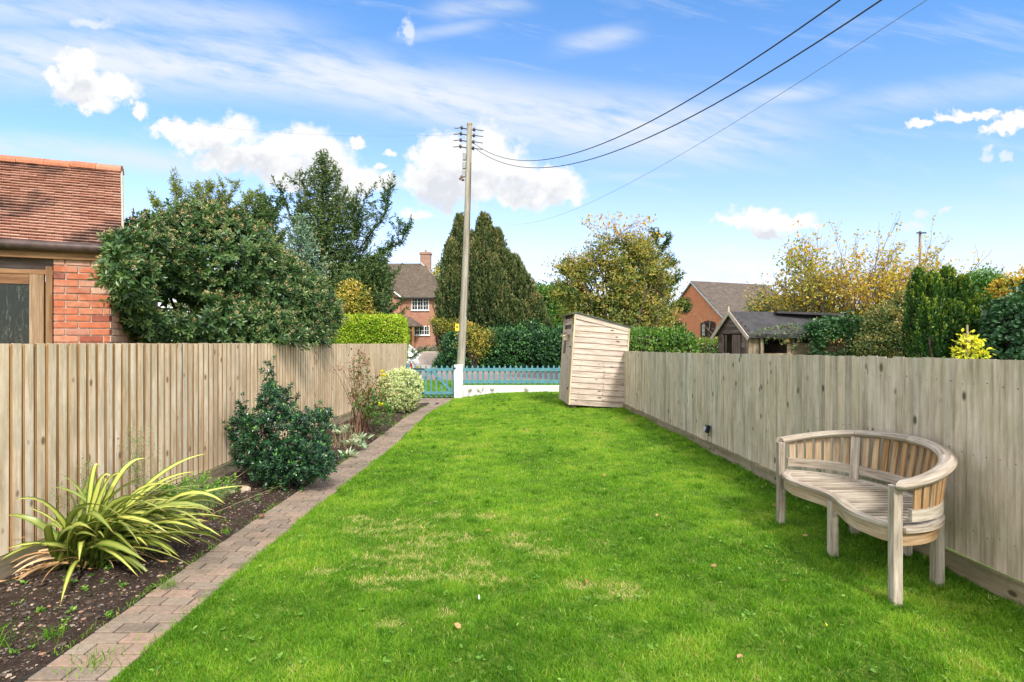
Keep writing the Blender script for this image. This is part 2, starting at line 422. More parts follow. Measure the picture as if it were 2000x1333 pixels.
def soil():
    m, nt, b, out = new_mat('dark_soil'); p = nt.node('ShaderNodeNewGeometry').outputs['Position']
    n = nt.noise(p, 26, 8, .75); n2 = nt.noise(p, 3, 4)
    c = nt.ramp(n, [(.3, (.022, .014, .010)), (.5, (.052, .033, .024)), (.62, (.085, .055, .04)), (.72, (.16, .12, .09))])
    nt.put(b.inputs['Base Color'], nt.mix(nt.math('MULTIPLY', nt.mrange(n2, .5, .7), .3), c, (.055, .065, .02)))
    b.inputs['Roughness'].default_value = 1; nt.put(b.inputs['Normal'], nt.bump(n, 1.0, .03)); return m
M['soil'] = soil()
def turf(name, stops, nscale=9):
    m, nt, b, out = new_mat(name); p = nt.node('ShaderNodeNewGeometry').outputs['Position']
    n = nt.noise(p, nscale, 8, .75); c = nt.ramp(n, stops)
    nt.put(b.inputs['Base Color'], c); b.inputs['Roughness'].default_value = .95; nt.put(b.inputs['Normal'], nt.bump(n, .8, .03)); return m
M['turf'] = turf('lawn_thatch', [(.3, (.07, .12, .012)), (.5, (.13, .21, .018)), (.68, (.22, .25, .06))])
M['verge'] = turf('verge_grass', [(.3, (.05, .12, .01)), (.5, (.08, .18, .015)), (.7, (.13, .23, .03))], 4)
M['gravel'] = turf('gravel_drive', [(.3, (.33, .25, .19)), (.5, (.46, .37, .29)), (.7, (.58, .48, .39))], 30)
M['asphalt'] = turf('worn_asphalt', [(.3, (.20, .16, .155)), (.5, (.25, .205, .20)), (.7, (.31, .26, .25))], 40)
M['kerb'] = turf('kerb_stone', [(.3, (.24, .22, .20)), (.7, (.36, .34, .31))], 12)

# plants
G = {}
def blade_mat():
    m, nt, b, out = new_mat('grass_blades'); rnd = nt.attr('rnd').outputs['Fac']
    p = nt.node('ShaderNodeNewGeometry').outputs['Position']
    n = nt.noise(p, 1.6, 4, .65); n2 = nt.noise(p, 6.5, 3, .6)
    f = nt.math('ADD', rnd, nt.math('MULTIPLY', nt.math('SUBTRACT', nt.math('ADD', nt.math('MULTIPLY', n, .5), nt.math('MULTIPLY', n2, .5)), .5), 1.1))
    c = nt.ramp(f, [(0, (.05, .16, .006)), (.3, (.10, .25, .014)), (.58, (.205, .41, .026)), (.78, (.32, .50, .045)), (.88, (.42, .46, .07)), (1, (.68, .56, .28))])
    nt.put(b.inputs['Base Color'], c); b.inputs['Roughness'].default_value = .45; b.inputs['Specular IOR Level'].default_value = .25
    tr = nt.node('ShaderNodeBsdfTranslucent'); nt.put(tr.inputs[0], nt.mix(1.0, c, (1.3, 1.35, .5), 'MULTIPLY'))
    mx = nt.node('ShaderNodeMixShader'); mx.inputs[0].default_value = .4
    nt.l.new(b.outputs[0], mx.inputs[1]); nt.l.new(tr.outputs[0], mx.inputs[2]); nt.l.new(mx.outputs[0], out.inputs[0]); return m
G['grass'] = blade_mat()
G['viburnum'] = foliage('viburnum_leaves', [(0, (.012, .034, .012)), (.3, (.036, .080, .026)), (.6, (.078, .135, .040)), (.85, (.155, .195, .065)), (1, (.22, .22, .095))], rough=.34, spec=.5, trans=.22, nscale=1.2, namt=.2)
G['vib_flower'] = foliage('viburnum_buds', [(0, (.20, .11, .05)), (.5, (.30, .19, .10)), (1, (.36, .30, .17))], rough=.7, trans=.1)
G['holly'] = foliage('glossy_dark_leaves', [(0, (.008, .028, .014)), (.5, (.015, .055, .020)), (.75, (.03, .10, .025)), (.9, (.10, .23, .035)), (1, (.17, .33, .05))], rough=.25, spec=.6, trans=.15, namt=.1)
G['purple'] = foliage('purple_tips', [(0, (.03, .012, .014)), (1, (.08, .04, .03))], rough=.5, trans=.1)
G['conifer'] = foliage('conifer_needles', [(0, (.014, .038, .014)), (.45, (.034, .074, .024)), (.8, (.070, .115, .035)), (1, (.13, .13, .045))], rough=.6, trans=.15, nscale=.7, namt=.3)
G['conifer_y'] = foliage('yellowish_needles', [(0, (.04, .06, .018)), (.5, (.10, .14, .03)), (1, (.22, .23, .05))], rough=.6, trans=.25, nscale=.6, namt=.3)
G['blue'] = foliage('blue_needles', [(0, (.04, .09, .06)), (.5, (.10, .17, .12)), (.85, (.17, .25, .18)), (1, (.25, .15, .10))], rough=.6, trans=.15)
G['cypress'] = foliage('cypress_scales', [(0, (.008, .019, .007)), (.5, (.028, .050, .016)), (.85, (.070, .098, .028)), (1, (.15, .13, .05))], rough=.7, trans=.12, nscale=.8, namt=.25)
G['laurel'] = foliage('dark_hedge_leaves', [(0, (.008, .03, .012)), (.5, (.016, .058, .018)), (.85, (.035, .11, .026)), (1, (.07, .16, .04))], rough=.3, spec=.5, trans=.18)
G['green'] = foliage('green_leaves', [(0, (.02, .06, .012)), (.5, (.045, .12, .02)), (1, (.10, .19, .03))], rough=.5, trans=.3, nscale=.8)
G['lime'] = foliage('lime_hedge_leaves', [(0, (.06, .13, .010)), (.4, (.15, .25, .015)), (.75, (.29, .36, .03)), (1, (.45, .45, .07))], rough=.5, trans=.3)
G['yellow'] = foliage('yellow_leaves', [(0, (.06, .08, .015)), (.4, (.17, .18, .03)), (.8, (.34, .28, .05)), (1, (.45, .28, .10))], rough=.5, trans=.35)
G['bright_yellow'] = foliage('bright_yellow_leaves', [(0, (.20, .25, .02)), (.5, (.40, .42, .03)), (1, (.55, .45, .04))], rough=.5, trans=.35)
G['autumn'] = foliage('autumn_leaves', [(0, (.04, .07, .016)), (.35, (.12, .145, .028)), (.6, (.21, .20, .04)), (.82, (.24, .15, .045)), (1, (.40, .34, .08))], rough=.6, trans=.35, nscale=.5, namt=.45)
G['autumn_y'] = foliage('gold_leaves', [(0, (.12, .16, .025)), (.38, (.24, .23, .03)), (.65, (.36, .25, .03)), (.85, (.42, .26, .03)), (1, (.30, .14, .05))], rough=.6, trans=.35, nscale=.6, namt=.4)
G['yew'] = foliage('yew_needles', [(0, (.007, .022, .006)), (.55, (.018, .055, .010)), (.85, (.045, .10, .014)), (1, (.20, .24, .03))], rough=.5, trans=.2, namt=.15)
G['hedge'] = foliage('hedge_leaves', [(0, (.02, .06, .010)), (.45, (.05, .12, .018)), (.8, (.11, .19, .03)), (1, (.26, .28, .05))], rough=.4, spec=.45, trans=.25)
G['ivy'] = foliage('ivy_leaves', [(0, (.012, .035, .014)), (.5, (.028, .075, .028)), (.85, (.06, .13, .045)), (1, (.18, .18, .09))], rough=.4, trans=.2)
G['variegated'] = foliage('variegated_leaves', [(0, (.05, .10, .025)), (.25, (.15, .22, .06)), (.5, (.38, .42, .20)), (1, (.62, .62, .38))], rough=.5, trans=.25, namt=.15)
G['bronze'] = foliage('bronze_leaves', [(0, (.05, .08, .02)), (.4, (.10, .13, .03)), (.7, (.20, .11, .04)), (1, (.26, .10, .06))], rough=.5, trans=.3)
G['dry'] = foliage('dried_heads', [(0, (.12, .055, .04)), (1, (.26, .13, .09))], rough=.8, trans=.1)
G['lambs'] = foliage('silver_leaves', [(0, (.10, .16, .09)), (.5, (.20, .27, .17)), (1, (.34, .38, .26))], rough=.9, trans=.2)
G['weed'] = foliage('weed_leaves', [(0, (.04, .11, .015)), (.5, (.09, .20, .025)), (1, (.18, .30, .05))], rough=.5, trans=.35)
G['lavender'] = foliage('grey_shrub_leaves', [(0, (.07, .075, .06)), (1, (.20, .20, .16))], rough=.8, trans=.15)
G['mixed'] = foliage('mixed_hedge_leaves', [(0, (.03, .05, .018)), (.4, (.07, .11, .03)), (.65, (.15, .16, .05)), (.85, (.34, .22, .06)), (1, (.42, .28, .16))], rough=.5, trans=.25, nscale=1.4, namt=.4)
G['fern'] = foliage('feathery_leaves', [(0, (.06, .11, .04)), (1, (.16, .22, .08))], rough=.6, trans=.3)
M['bark'] = plain('bark', (.16, .12, .09), .95, nz=.5, nscale=14, bump=.5)
M['bark_dark'] = plain('dark_bark', (.06, .045, .035), .95, nz=.5, nscale=14, bump=.5)
M['bark_pale'] = plain('pale_bark', (.28, .23, .17), .95, nz=.4, nscale=14, bump=.5)
M['cane'] = plain('cane', (.42, .34, .20), .8, nz=.3, nscale=10)
M['dry_stem'] = plain('dry_stem', (.40, .28, .17), .8, nz=.3, nscale=10)
M['red_stem'] = plain('red_stem', (.22, .10, .06), .8, nz=.3, nscale=10)
# ------------------------------------------------------------------ ground
def fence_lx(y): return -3.36 + .19 * (y - 3.73) / 13.3
def fence_rx(y): return 3.00 - .048 * (y - 3.3)
def path_z(y): return -.15 * sst(11, 17, y)
def path_r(y): return -1.84 + .07 * sst(2.6, 8, y) + .02 * np.sin(y * .9)
def path_l(y): return path_r(y) - .40
def lawn_z(x, y):
    return path_z(y) * (1 - sst(-1.75, -.3, x)) + .03 * sst(6, 12, y) * sst(-1, 1, x) + .012 * wav(x, y, 2.0, 3) * sst(-1.8, -1.2, x)
def base_z(x, y):
    z = np.where(y < 17.2, -.02, -.15)
    z = np.where((x > -3.42) & (x < 3.12) & (y < 17.2), -.45, z)
    z = np.where((y > 24.6) & (y < 30.1), -.36, z)
    z = z + np.where(y > 30.1, (.95) * sst(30, 50, y), 0)
    return z
def soil_z(x, y): return .010 + path_z(y) + .020 * wav(x, y, 6, 5) + .010 * wav(x, y, 19, 6) - .045 * sst(-.10, .0, x - path_l(y)) - .05 * sst(.0, .03, x - path_l(y))

def grid(name, xs, ys, zf, mat, label=None, kind='structure', smooth=True, cat='ground'):
    X, Y = np.meshgrid(xs, ys)
    Z = zf(X, Y); V = np.stack([X, Y, Z], -1).reshape(-1, 3)
    nx, ny = len(xs), len(ys)
    i = (np.arange(ny - 1)[:, None] * nx + np.arange(nx - 1)[None, :]).ravel()
    L = np.stack([i, i + 1, i + nx + 1, i + nx], -1).ravel()
    o = mesh_np(name, V, L, np.arange(0, len(L), 4), None, mat, smooth=smooth)
    return tag(o, label, cat, None, kind)

xs = sorted(set([-900, -400, -150, -80, -50, -30, -20, -12, -8, -5, -3.5, -3.43, -3.41, 3.11, 3.13, 3.2, 5, 8, 12, 20, 30, 50, 80, 150, 400, 900]))
ys = sorted(set([-60, -20, 0, 4, 8, 12, 16, 17.18, 17.22, 20, 24.58, 24.62, 30.08, 30.12, 32, 34, 36, 38, 40, 42, 44, 46, 48, 50, 55, 70, 100, 200, 500, 1500]))
grid('ground', np.array(xs, float), np.array(ys, float), base_z, M['verge'], 'grass verge and land beyond the garden', smooth=False)
grid('road', np.linspace(-60, 60, 60), np.array([24.6, 27, 30.1]), lambda x, y: -.20 + 0 * x, M['asphalt'], 'worn grey pink lane behind the picket fence', cat='road')
kb = MB()
for k in range(130):
    kb.box((-59 + k * .92, 24.66, -.20), (.91, .12, .12)); kb.box((-59 + k * .92, 30.04, -.15), (.91, .12, .26))
tag(kb.build('kerb', M['kerb']), 'pale stone kerb along both sides of the lane', 'kerb', None, 'structure')
dx0, dx1 = -13.5, -3.6
def drive_z(x, y): return base_z(x * 0, np.maximum(y, 30.2)) + .012
grid('driveway', np.linspace(dx0, dx1, 12), np.linspace(30.12, 46, 20), drive_z, M['gravel'], 'pale gravel driveway in front of the red brick house', cat='driveway')

# soil bed
grid('flower_bed', np.linspace(-3.42, -2.10, 90), np.linspace(.8, 15.2, 420), soil_z, M['soil'], 'dark soil bed between the pale fence and the brick path', cat='flower bed')
# lawn sheet
lawn_xs = np.linspace(0, 1, 60); lawn_ys = np.linspace(.8, 16.97, 130)
U, Y_ = np.meshgrid(lawn_xs, lawn_ys)
X_ = path_r(Y_) + .01 + U * (fence_rx(Y_) + .02 - path_r(Y_) - .01)
Z_ = lawn_z(X_, Y_) - .004
ii = (np.arange(129)[:, None] * 60 + np.arange(59)[None, :]).ravel()
LL = np.stack([ii, ii + 1, ii + 61, ii + 60], -1).ravel()
tag(mesh_np('lawn', np.stack([X_, Y_, Z_], -1).reshape(-1, 3), LL, np.arange(0, len(LL), 4), None, M['turf'], smooth=True), 'mown lawn sheet between path and grey fence', 'lawn', None, 'structure')

# brick path
pv = MB(); y = .8; row = 0
while y < 14.7:
    l, r_ = float(path_l(y)), float(path_r(y)); w = r_ - l
    cuts = [[0, .5, 1], [0, .27, .73, 1]][row % 2]
    if row % 7 == 3: cuts = [0, .4, .8, 1]
    for a, b_ in zip(cuts[:-1], cuts[1:]):
        x0 = l + a * w; x1 = l + b_ * w
        z = float(path_z(y)) - .028 + random.gauss(0, .0016)
        rot = Matrix.Rotation(random.gauss(0, .008), 3, 'Z') @ Matrix.Rotation(random.gauss(0, .008), 3, 'Y')
        rr = random.random() * .85
        if y < 3.4 and random.random() < .55: rr = random.uniform(.7, 1)
        pv.box(((x0 + x1) / 2, y + .052, z), (x1 - x0 - .010, .096, .06), rot, rr)
    y += .106; row += 1
for yy in np.arange(14.75, 16.9, .21):
    for xx in np.arange(-2.95, -1.62, .22):
        if -2.6 < xx < -2.05 and yy < 15.6: continue
        pv.box((xx, yy, float(path_z(yy)) - .03), (.21, .20, .06), None, random.random())
tag(pv.build('path', M['pavers'], bevel=.004), 'narrow block paved path beside the lawn', 'path', None, 'structure')
sl = MB(); sl.box((-2.33, 15.18, float(path_z(15.2)) - .025), (.56, .78, .06))
tag(sl.build('slab', M['slab'], bevel=.004), 'pinkish slab set in the path near the gate', 'slab', None, 'structure')
grid('path_bed', np.linspace(-3.1, -1.60, 4), np.linspace(.8, 17.0, 30), lambda x, y: path_z(y) - .022, plain('joint_sand', (.035, .03, .022), .95, nz=.5, nscale=40), 'sandy joints under the path', cat='path')

# ------------------------------------------------------------------ grass blades
def blades(name, X, Y, Z, length, width, rnd, label, cat='grass', lean=.5, parent=None, mat=None, dirx=None, diry=None):
    n = len(X); g = np.random.default_rng(len(name) + n)
    a = g.uniform(0, 2 * np.pi, n); le = g.gamma(2.2, .5, n) * lean
    dx = np.cos(a) * le; dy = np.sin(a) * le
    if dirx is not None: dx = dx + dirx; dy = dy + diry
    nrm = np.sqrt(1 + dx * dx + dy * dy)
    D = np.stack([dx / nrm, dy / nrm, 1 / nrm], -1)
    s = g.uniform(0, 2 * np.pi, n); S = np.stack([np.cos(s), np.sin(s), 0 * s], -1) * (width / 2)[:, None]
    P = np.stack([X, Y, Z], -1); L = length[:, None]
    mid = P + D * L * .55 * np.array([.75, .75, 1.08]); tip = P + D * L * np.array([1.25, 1.25, .88])
    V = np.stack([P - S, P + S, mid + S * .8, mid - S * .8, tip], 1).reshape(-1, 3)
    i = np.arange(n)[:, None] * 5
    q = i + np.array([[0, 1, 2, 3]]); t = i + np.array([[3, 2, 4]])
    loops = np.concatenate([q, t], 1).ravel()
    st = (np.arange(n)[:, None] * 7 + np.array([[0, 4]])).ravel()
    o = mesh_np(name, V, loops, st, None, mat or G['grass'], rnd=np.repeat(rnd, 5), parent=parent)
    if parent is None: tag(o, label, cat, None, 'stuff')
    return o

N = 520000
yy = np.linspace(1.9, 16.95, 800); dens = np.minimum(1.0, (3.1 / yy) ** 1.45); cdf = np.cumsum(dens); cdf /= cdf[-1]
gy = np.interp(rng.random(N), cdf, yy); gu = rng.random(N)
edge = rng.random(N) < .02; gu = np.where(edge, rng.random(N) * .012, gu)
edge2 = rng.random(N) < .02; gu = np.where(edge2, 1 - rng.random(N) * .02, gu)
gx = path_r(gy) + .012 + gu * (fence_rx(gy) - .02 - path_r(gy) - .012)
patches = [(770, 1030, .34, .13), (800, 1062, .26, .12), (700, 1030, .20, .08), (920, 1100, .13, .10), (790, 1090, .30, .10), (745, 1140, .18, .09), (880, 1005, .16, .08), (1010, 1055, .22, .10),
           (950, 1010, .12, .06), (930, 1130, .22, .08), (1150, 1140, .18, .07), (1210, 1155, .20, .08), (860, 1050, .30, .08), (1080, 1080, .15, .08), (830, 1120, .2, .08), (700, 1010, .15, .06),
           (640, 1120, .10, .05), (1170, 1060, .08, .04), (760, 1225, .08, .04), (870, 1205, .08, .04)]
straw = np.zeros(N)
for px, py, rx_, ry_ in patches:
    Yp = F * EYE / (py - 666.5); Xp = (px - 1000) / F * Yp
    d = ((gx - Xp) / rx_) ** 2 + ((gy - Yp) / (ry_ * 1.6)) ** 2
    straw = np.maximum(straw, np.exp(-d * 1.1))
straw = np.clip((straw - .12) * (1.0 + .7 * wav(gx, gy, 14, 9) + .8 * wav(gx, gy, 38, 19)), 0, 1)
worn = np.exp(-((gy - 4.2) / 1.2) ** 2) * np.exp(-((gx + .3) / 1.6) ** 2) * .25
pick = rng.random(N) < np.clip(straw * .9 - .08 + worn * .18, 0, .9)
cl = wav(gx, gy, 9, 12); cl2 = wav(gx, gy, 2.2, 13); cl3 = wav(gx, gy, 26, 14)
gl = (.026 + .011 * rng.random(N)) * (1 + .30 * cl + .25 * cl3) * (1 + .05 * cl2)
gl = np.clip(gl, .014, .07) * (1 - .55 * straw) * np.where(gy < 4.5, 1.1, 1)
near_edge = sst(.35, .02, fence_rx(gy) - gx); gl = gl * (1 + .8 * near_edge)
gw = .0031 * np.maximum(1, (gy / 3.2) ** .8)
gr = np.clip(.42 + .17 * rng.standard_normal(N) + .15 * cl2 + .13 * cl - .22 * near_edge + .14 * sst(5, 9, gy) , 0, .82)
gr = np.where(pick, rng.uniform(.88, 1.15, N), gr)
gr = np.where((rng.random(N) < .03), rng.uniform(.82, .97, N), gr)
keep = (rng.random(N) < (1 - .55 * straw))
gx, gy, gl, gw, gr, straw_k = [a[keep] for a in (gx, gy, gl, gw, gr, straw)]
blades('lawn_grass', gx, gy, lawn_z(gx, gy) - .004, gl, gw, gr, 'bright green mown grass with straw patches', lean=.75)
# broad leaved weeds in the turf
g = np.random.default_rng(301); nW = 900; wy = np.interp(g.random(nW), cdf, yy); wx0_ = path_r(wy) + .05 + g.random(nW) * (fence_rx(wy) - .1 - path_r(wy)); LAWN_WEEDS = (wx0_, wy)
# coarse tufts
nt_ = 420; ty = np.interp(rng.random(nt_), cdf, yy); tx = path_r(ty) + .1 + rng.random(nt_) * (fence_rx(ty) - .1 - path_r(ty) - .1)
feet = [(2.26, 3.355), (2.26, 4.785), (2.295, 4.07), (2.71, 3.63), (2.71, 4.51), (2.82, 4.07)]
for fx, fy in feet:
    for q_ in range(7): tx[(feet.index((fx, fy))) * 7 + q_] = fx + .05 * math.cos(q_ * .9); ty[(feet.index((fx, fy))) * 7 + q_] = fy + .05 * math.sin(q_ * .9)
k = 26; bx = np.repeat(tx, k) + rng.normal(0, .022, nt_ * k); by = np.repeat(ty, k) + rng.normal(0, .022, nt_ * k)
dx_ = (bx - np.repeat(tx, k)) * 22; dy_ = (by - np.repeat(ty, k)) * 22
blades('grass_tufts', bx, by, lawn_z(bx, by), rng.uniform(.035, .075, nt_ * k), np.full(nt_ * k, .0042) * np.maximum(1, (by / 3.5) ** .8), np.clip(np.repeat(rng.uniform(.1, .5, nt_), k) + rng.normal(0, .1, nt_ * k), 0, .8), 'coarser darker grass tufts in the lawn', lean=.4, dirx=dx_, diry=dy_)
# verge grass beyond the wall
nv = 60000; vy = 17.45 + 7.0 * rng.random(nv) ** 1.1; vx = rng.uniform(-6, 4, nv)
blades('verge_grass', vx, vy, vy * 0 - .15, rng.uniform(.03, .08, nv), np.full(nv, .013), np.clip(rng.normal(.55, .15, nv), 0, .85), 'grass on the verge behind the picket fence', lean=.6)

# stones and clods in the bed
def rocks(name, X, Y, Z, S, rnd, mat, label, flat=.75):
    n = len(X); g = np.random.default_rng(n)
    base = np.array([[1, 0, 0], [-1, 0, 0], [0, 1, 0], [0, -1, 0], [0, 0, 1], [0, 0, -1], [.62, .62, .5], [-.62, .62, .5], [-.62, -.62, .5], [.62, -.62, .5]], float)
    fc = np.array([[4, 6, 0], [4, 0, 9], [4, 9, 3], [4, 3, 8], [4, 8, 1], [4, 1, 7], [4, 7, 2], [4, 2, 6], [0, 6, 2], [0, 3, 9], [1, 8, 3], [1, 2, 7], [5, 2, 0], [5, 0, 3], [5, 3, 1], [5, 1, 2]])
    fc = fc[:, ::1]
    V = base[None] * g.uniform(.65, 1.15, (n, 10, 1)); a = g.uniform(0, 6.28, n); ca, sa = np.cos(a), np.sin(a)
    V = V * (np.stack([g.uniform(.7, 1.3, n), g.uniform(.6, 1.1, n), flat * g.uniform(.5, 1.1, n)], -1) * S[:, None])[:, None]
    x = V[..., 0] * ca[:, None] - V[..., 1] * sa[:, None]; y = V[..., 0] * sa[:, None] + V[..., 1] * ca[:, None]
    V = np.stack([x + X[:, None], y + Y[:, None], V[..., 2] + Z[:, None]], -1).reshape(-1, 3)
    L = (np.arange(n)[:, None, None] * 10 + fc[None]).reshape(-1)
    return tag(mesh_np(name, V, L, np.arange(0, len(L), 3), None, mat, rnd=np.repeat(rnd, 10)), label, 'stones', None, 'stuff')
ns = 16000; sy = 1.9 + 12.6 * rng.random(ns) ** 1.9; sx = fence_lx(sy) + .06 + rng.random(ns) * (path_l(sy) - fence_lx(sy) - .07)
ss = rng.gamma(1.5, .0032, ns) + .0025
sr = np.where(rng.random(ns) < .66, rng.uniform(0, .72, ns), rng.uniform(.72, 1, ns)); ss = np.where(sr > .72, np.clip(ss, .004, .015), ss * 1.2)
rocks('bed_stones', sx, sy, soil_z(sx, sy) + ss * .15, ss, sr, M['stones'], 'small stones, slate chips and soil clods on the bed')
# fine moss and grass in the path edges
ne = 5200; ey = 1.9 + 13 * rng.random(ne) ** 1.6; ex = np.where(rng.random(ne) < .7, path_r(ey) + rng.normal(0.0, .018, ne), path_l(ey) + rng.normal(-.012, .018, ne))
m_ = wav(ex * 0, ey, 3, 33) > -.1; ex, ey = ex[m_], ey[m_]; ne = len(ex)
blades('path_edge_grass', ex, ey, path_z(ey), rng.uniform(.012, .045, ne), np.full(ne, .0035) * np.maximum(1, ey / 4), rng.uniform(.2, .75, ne), 'stray grass creeping over the path edges', lean=1.0)
# ------------------------------------------------------------------ left fence
def run(xf, y0, y1, top, label, name, style):
    f = thing(name, label, 'fence', (float(xf(y0)), y0, 0))
    n = int((y1 - y0) / .096)
    bd = MB(); gap = MB(); ed = MB(); nl = MB(); gb = MB(); cp = MB()
    sgn = 1 if style == 'left' else -1
    p0 = Vector((float(xf(y0)), y0, 0)); p1 = Vector((float(xf(y1)), y1, 0)); d = (p1 - p0).normalized(); nrm = Vector((d.y, -d.x, 0)) * sgn
    rotz = Matrix.Rotation(math.atan2(d.y, d.x) - math.pi / 2, 3, 'Z')
    for k in range(n):
        s = (k + .5) * .0965; c = p0 + d * s; y = c.y; t = top(y) + random.gauss(0, .0028)
        zb = .142 + float(path_z(y)) * (1 if style == 'left' else 0) + random.gauss(0, .001)
        if style == 'left':
            w = .064 + random.gauss(0, .002); q = c + nrm * .007
            tilt = Matrix.Rotation(random.gauss(0, .0025), 3, 'X')
            bd.box((q.x, q.y, (t + zb) / 2), (.014, w, t - zb), rotz @ tilt)
            e_ = q - d * (w / 2 + .0062); ed.box((e_.x - nrm.x * .001, e_.y, (t + zb) / 2 - .001), (.0115, .0120, t - zb - .004), rotz @ tilt)
        else:
            e_ = c + d * .048 + nrm * .0075; ed.box((e_.x, e_.y, (t + zb) / 2 - .002), (.0125, .0032, t - zb - .006), rotz)
            if k * .0965 < 8:
                for zn in (.32, .82, 1.28):
                    if random.random() < .85:
                        e2 = c + d * random.gauss(0, .008) + nrm * .0125; nl.box((e2.x, e2.y, zn + random.gauss(0, .012)), (.004, .006, .006), rotz)
            w = .0965 + random.uniform(-.001, .0004); q = c + nrm * (.006 + random.gauss(0, .0012))
            bd.box((q.x, q.y, (t + zb) / 2), (.012, w, t - zb), rotz @ Matrix.Rotation(.10, 3, 'Z'))
    if style == 'right':
        ed.build('board_joints', M['fence_joint'], f, world=True); tag(nl.build('nail_heads', M['rust'], f, world=True), kind='stuff')
    if style == 'left':
        for k in range(0, n):
            s = (k + .5) * .0965; c = p0 + d * (s + .048) - nrm * .006; t = top(c.y) - .002; zb = .145 + float(path_z(c.y))
            gap.box((c.x, c.y, (t + zb) / 2), (.010, .09, t - zb), rotz)
        gap.build('backing_board', M['fence_gap'], f, world=True); ed.build('board_edges', M['fence_gap'], f, world=True)
    bd.build('upright_boards', M['fence_l'] if style == 'left' else M['fence_r'], f, world=True)
    s = 0; L = (p1 - p0).length
    while s < L - .05:
        l = min(1.82, L - s); a = p0 + d * s + nrm * .018; b_ = p0 + d * (s + l - .012) + nrm * .018
        za = (-.0 + .07) + float(path_z(a.y)) * (1 if style == 'left' else 0); zb = .07 + float(path_z(b_.y)) * (1 if style == 'left' else 0)
        off = nrm * (.022 if style == 'left' else .012)
        off = off + nrm * random.uniform(0, .004)
        g1 = MB(); g1.bar((a.x + off.x, a.y + off.y, za - .02), (b_.x + off.x, b_.y + off.y, zb - .02), .028, .18)
        g1.build('gravel_board', M['gravel_board'], f, world=True)
        s += 1.82
    for k in range(int(L / 1.82) + 1):
        c = p0 + d * min(L, k * 1.82) - nrm * .07; pm = MB(); pm.box((c.x, c.y, top(c.y) / 2 - .12), (.09, .09, top(c.y) - .02 + .24), rotz); pm.build('post', M['fence_gap'], f, world=True)
    rl = MB()
    for z in (.35, .85, 1.3):
        rl.bar(p0 - nrm * .03 + Vector((0, 0, z)), p1 - nrm * .03 + Vector((0, 0, z - .05)), .04, .07)
    rl.build('rails', M['fence_gap'], f, world=True, label='horizontal rails behind the boards')
    return f
run(fence_lx, 1.0, 17.05, lambda y: 1.535 - .058 * float(sst(2.5, 17, y)), 'pale boarded fence with recessed strips along the soil bed', 'wooden_fence', 'left')
run(fence_rx, 1.2, 14.6, lambda y: 1.448 - .125 * float(sst(1, 14, y)), 'grey weathered knotty board fence behind the bench', 'wooden_fence', 'right')

# little security lamp on the right fence
Yl = 7.9; lx = float(fence_rx(Yl)) - .025
lp = thing('fence_lamp', 'small black lamp fixed low on the grey fence', 'lamp', (lx, Yl, .33))
b = MB(); b.box((-.045, 0, 0), (.055, .085, .11), Matrix.Rotation(.25, 3, 'Y')); b.build('housing', M['black_plastic'], lp, bevel=.008)
b = MB(); b.box((-.079, 0, .010), (.006, .065, .045), Matrix.Rotation(.25, 3, 'Y')); b.build('lens', M['glass_clear'], lp)
b = MB(); b.tube([(-.09, 0, -.035), (-.075, 0, -.03)], .014, 10); b.build('sensor', M['glass_clear'], lp)
b = MB(); b.tube([(-.03, -.01, -.055), (-.028, -.01, -.09), (-.01, -.005, -.10)], .006, 6); b.build('cable_tail', M['wire'], lp)

# ------------------------------------------------------------------ picket fence, wall, gate
YW = 17.0
def wz(py): return EYE - (py - 666.5) / F * YW
def wx(px): return (px - 1000) / F * YW
wl = thing('white_wall', 'low white painted brick wall under the turquoise pickets', 'wall', (wx(996), YW + .05, -.2))
b = MB(); x0, x1 = wx(905), wx(1180)
b.box(((x0 + x1) / 2, YW + .06, (wz(756) - .45) / 2), (x1 - x0, .215, wz(756) + .45)); b.build('brick_wall', M['white_brick'], wl, world=True)
b = MB(); b.box(((x0 + x1) / 2, YW + .06, wz(754.6)), (x1 - x0, .235, .035)); b.build('coping', M['white_paint'], wl, world=True, bevel=.006)
gp = thing('gate_pillar', 'square white painted brick pillar beside the turquoise gate', 'pillar', (wx(896), YW, -.3))
b = MB(); b.box((wx(896), YW, (wz(715) - .45) / 2), (wx(904.5) - wx(888), .245, wz(715) + .45)); b.build('brick_shaft', M['white_brick'], gp, world=True)
b = MB(); b.box((wx(896.2), YW, wz(714)), (.27, .265, .035)); b.build('cap', M['white_paint'], gp, world=True, bevel=.006)

def picket(x, y, z0, z1, w=.052, t=.018):
    m = MB(); h = .045
    pr = [(x - w / 2, y, z0), (x + w / 2, y, z0), (x + w / 2, y, z1 - h), (x + w * .30, y, z1 - h * .45), (x, y, z1), (x - w * .30, y, z1 - h * .45), (x - w / 2, y, z1 - h)]
    m.prism(pr, (0, t, 0)); return m
pf = thing('picket_fence', 'turquoise picket fence standing on the low white wall', 'picket fence', (wx(1000), YW + .03, wz(753)))
sp = 10.62; px_ = 912
while px_ < 1170:
    picket(wx(px_), YW + .02, wz(751.5) , wz(713.8) + random.gauss(0, .003)).build('picket', M['turq'], pf, world=True); px_ += sp
for py in (722.5, 746):
    b = MB(); b.box(((wx(904.5) + x1) / 2, YW - .003, wz(py)), (x1 - wx(904.5), .035, .095)); b.build('rail', M['turq'], pf, world=True, bevel=.004)
gt = thing('garden_gate', 'turquoise picket gate with diagonal brace left of the pillar', 'gate', (wx(843), YW, wz(777)))
px_ = 883.3
gx0 = fence_lx(17) + .10
while wx(px_) > gx0 + .02:
    picket(wx(px_), YW + .02, wz(776.5), wz(713.8)).build('picket', M['turq'], gt, world=True); px_ -= 10.35
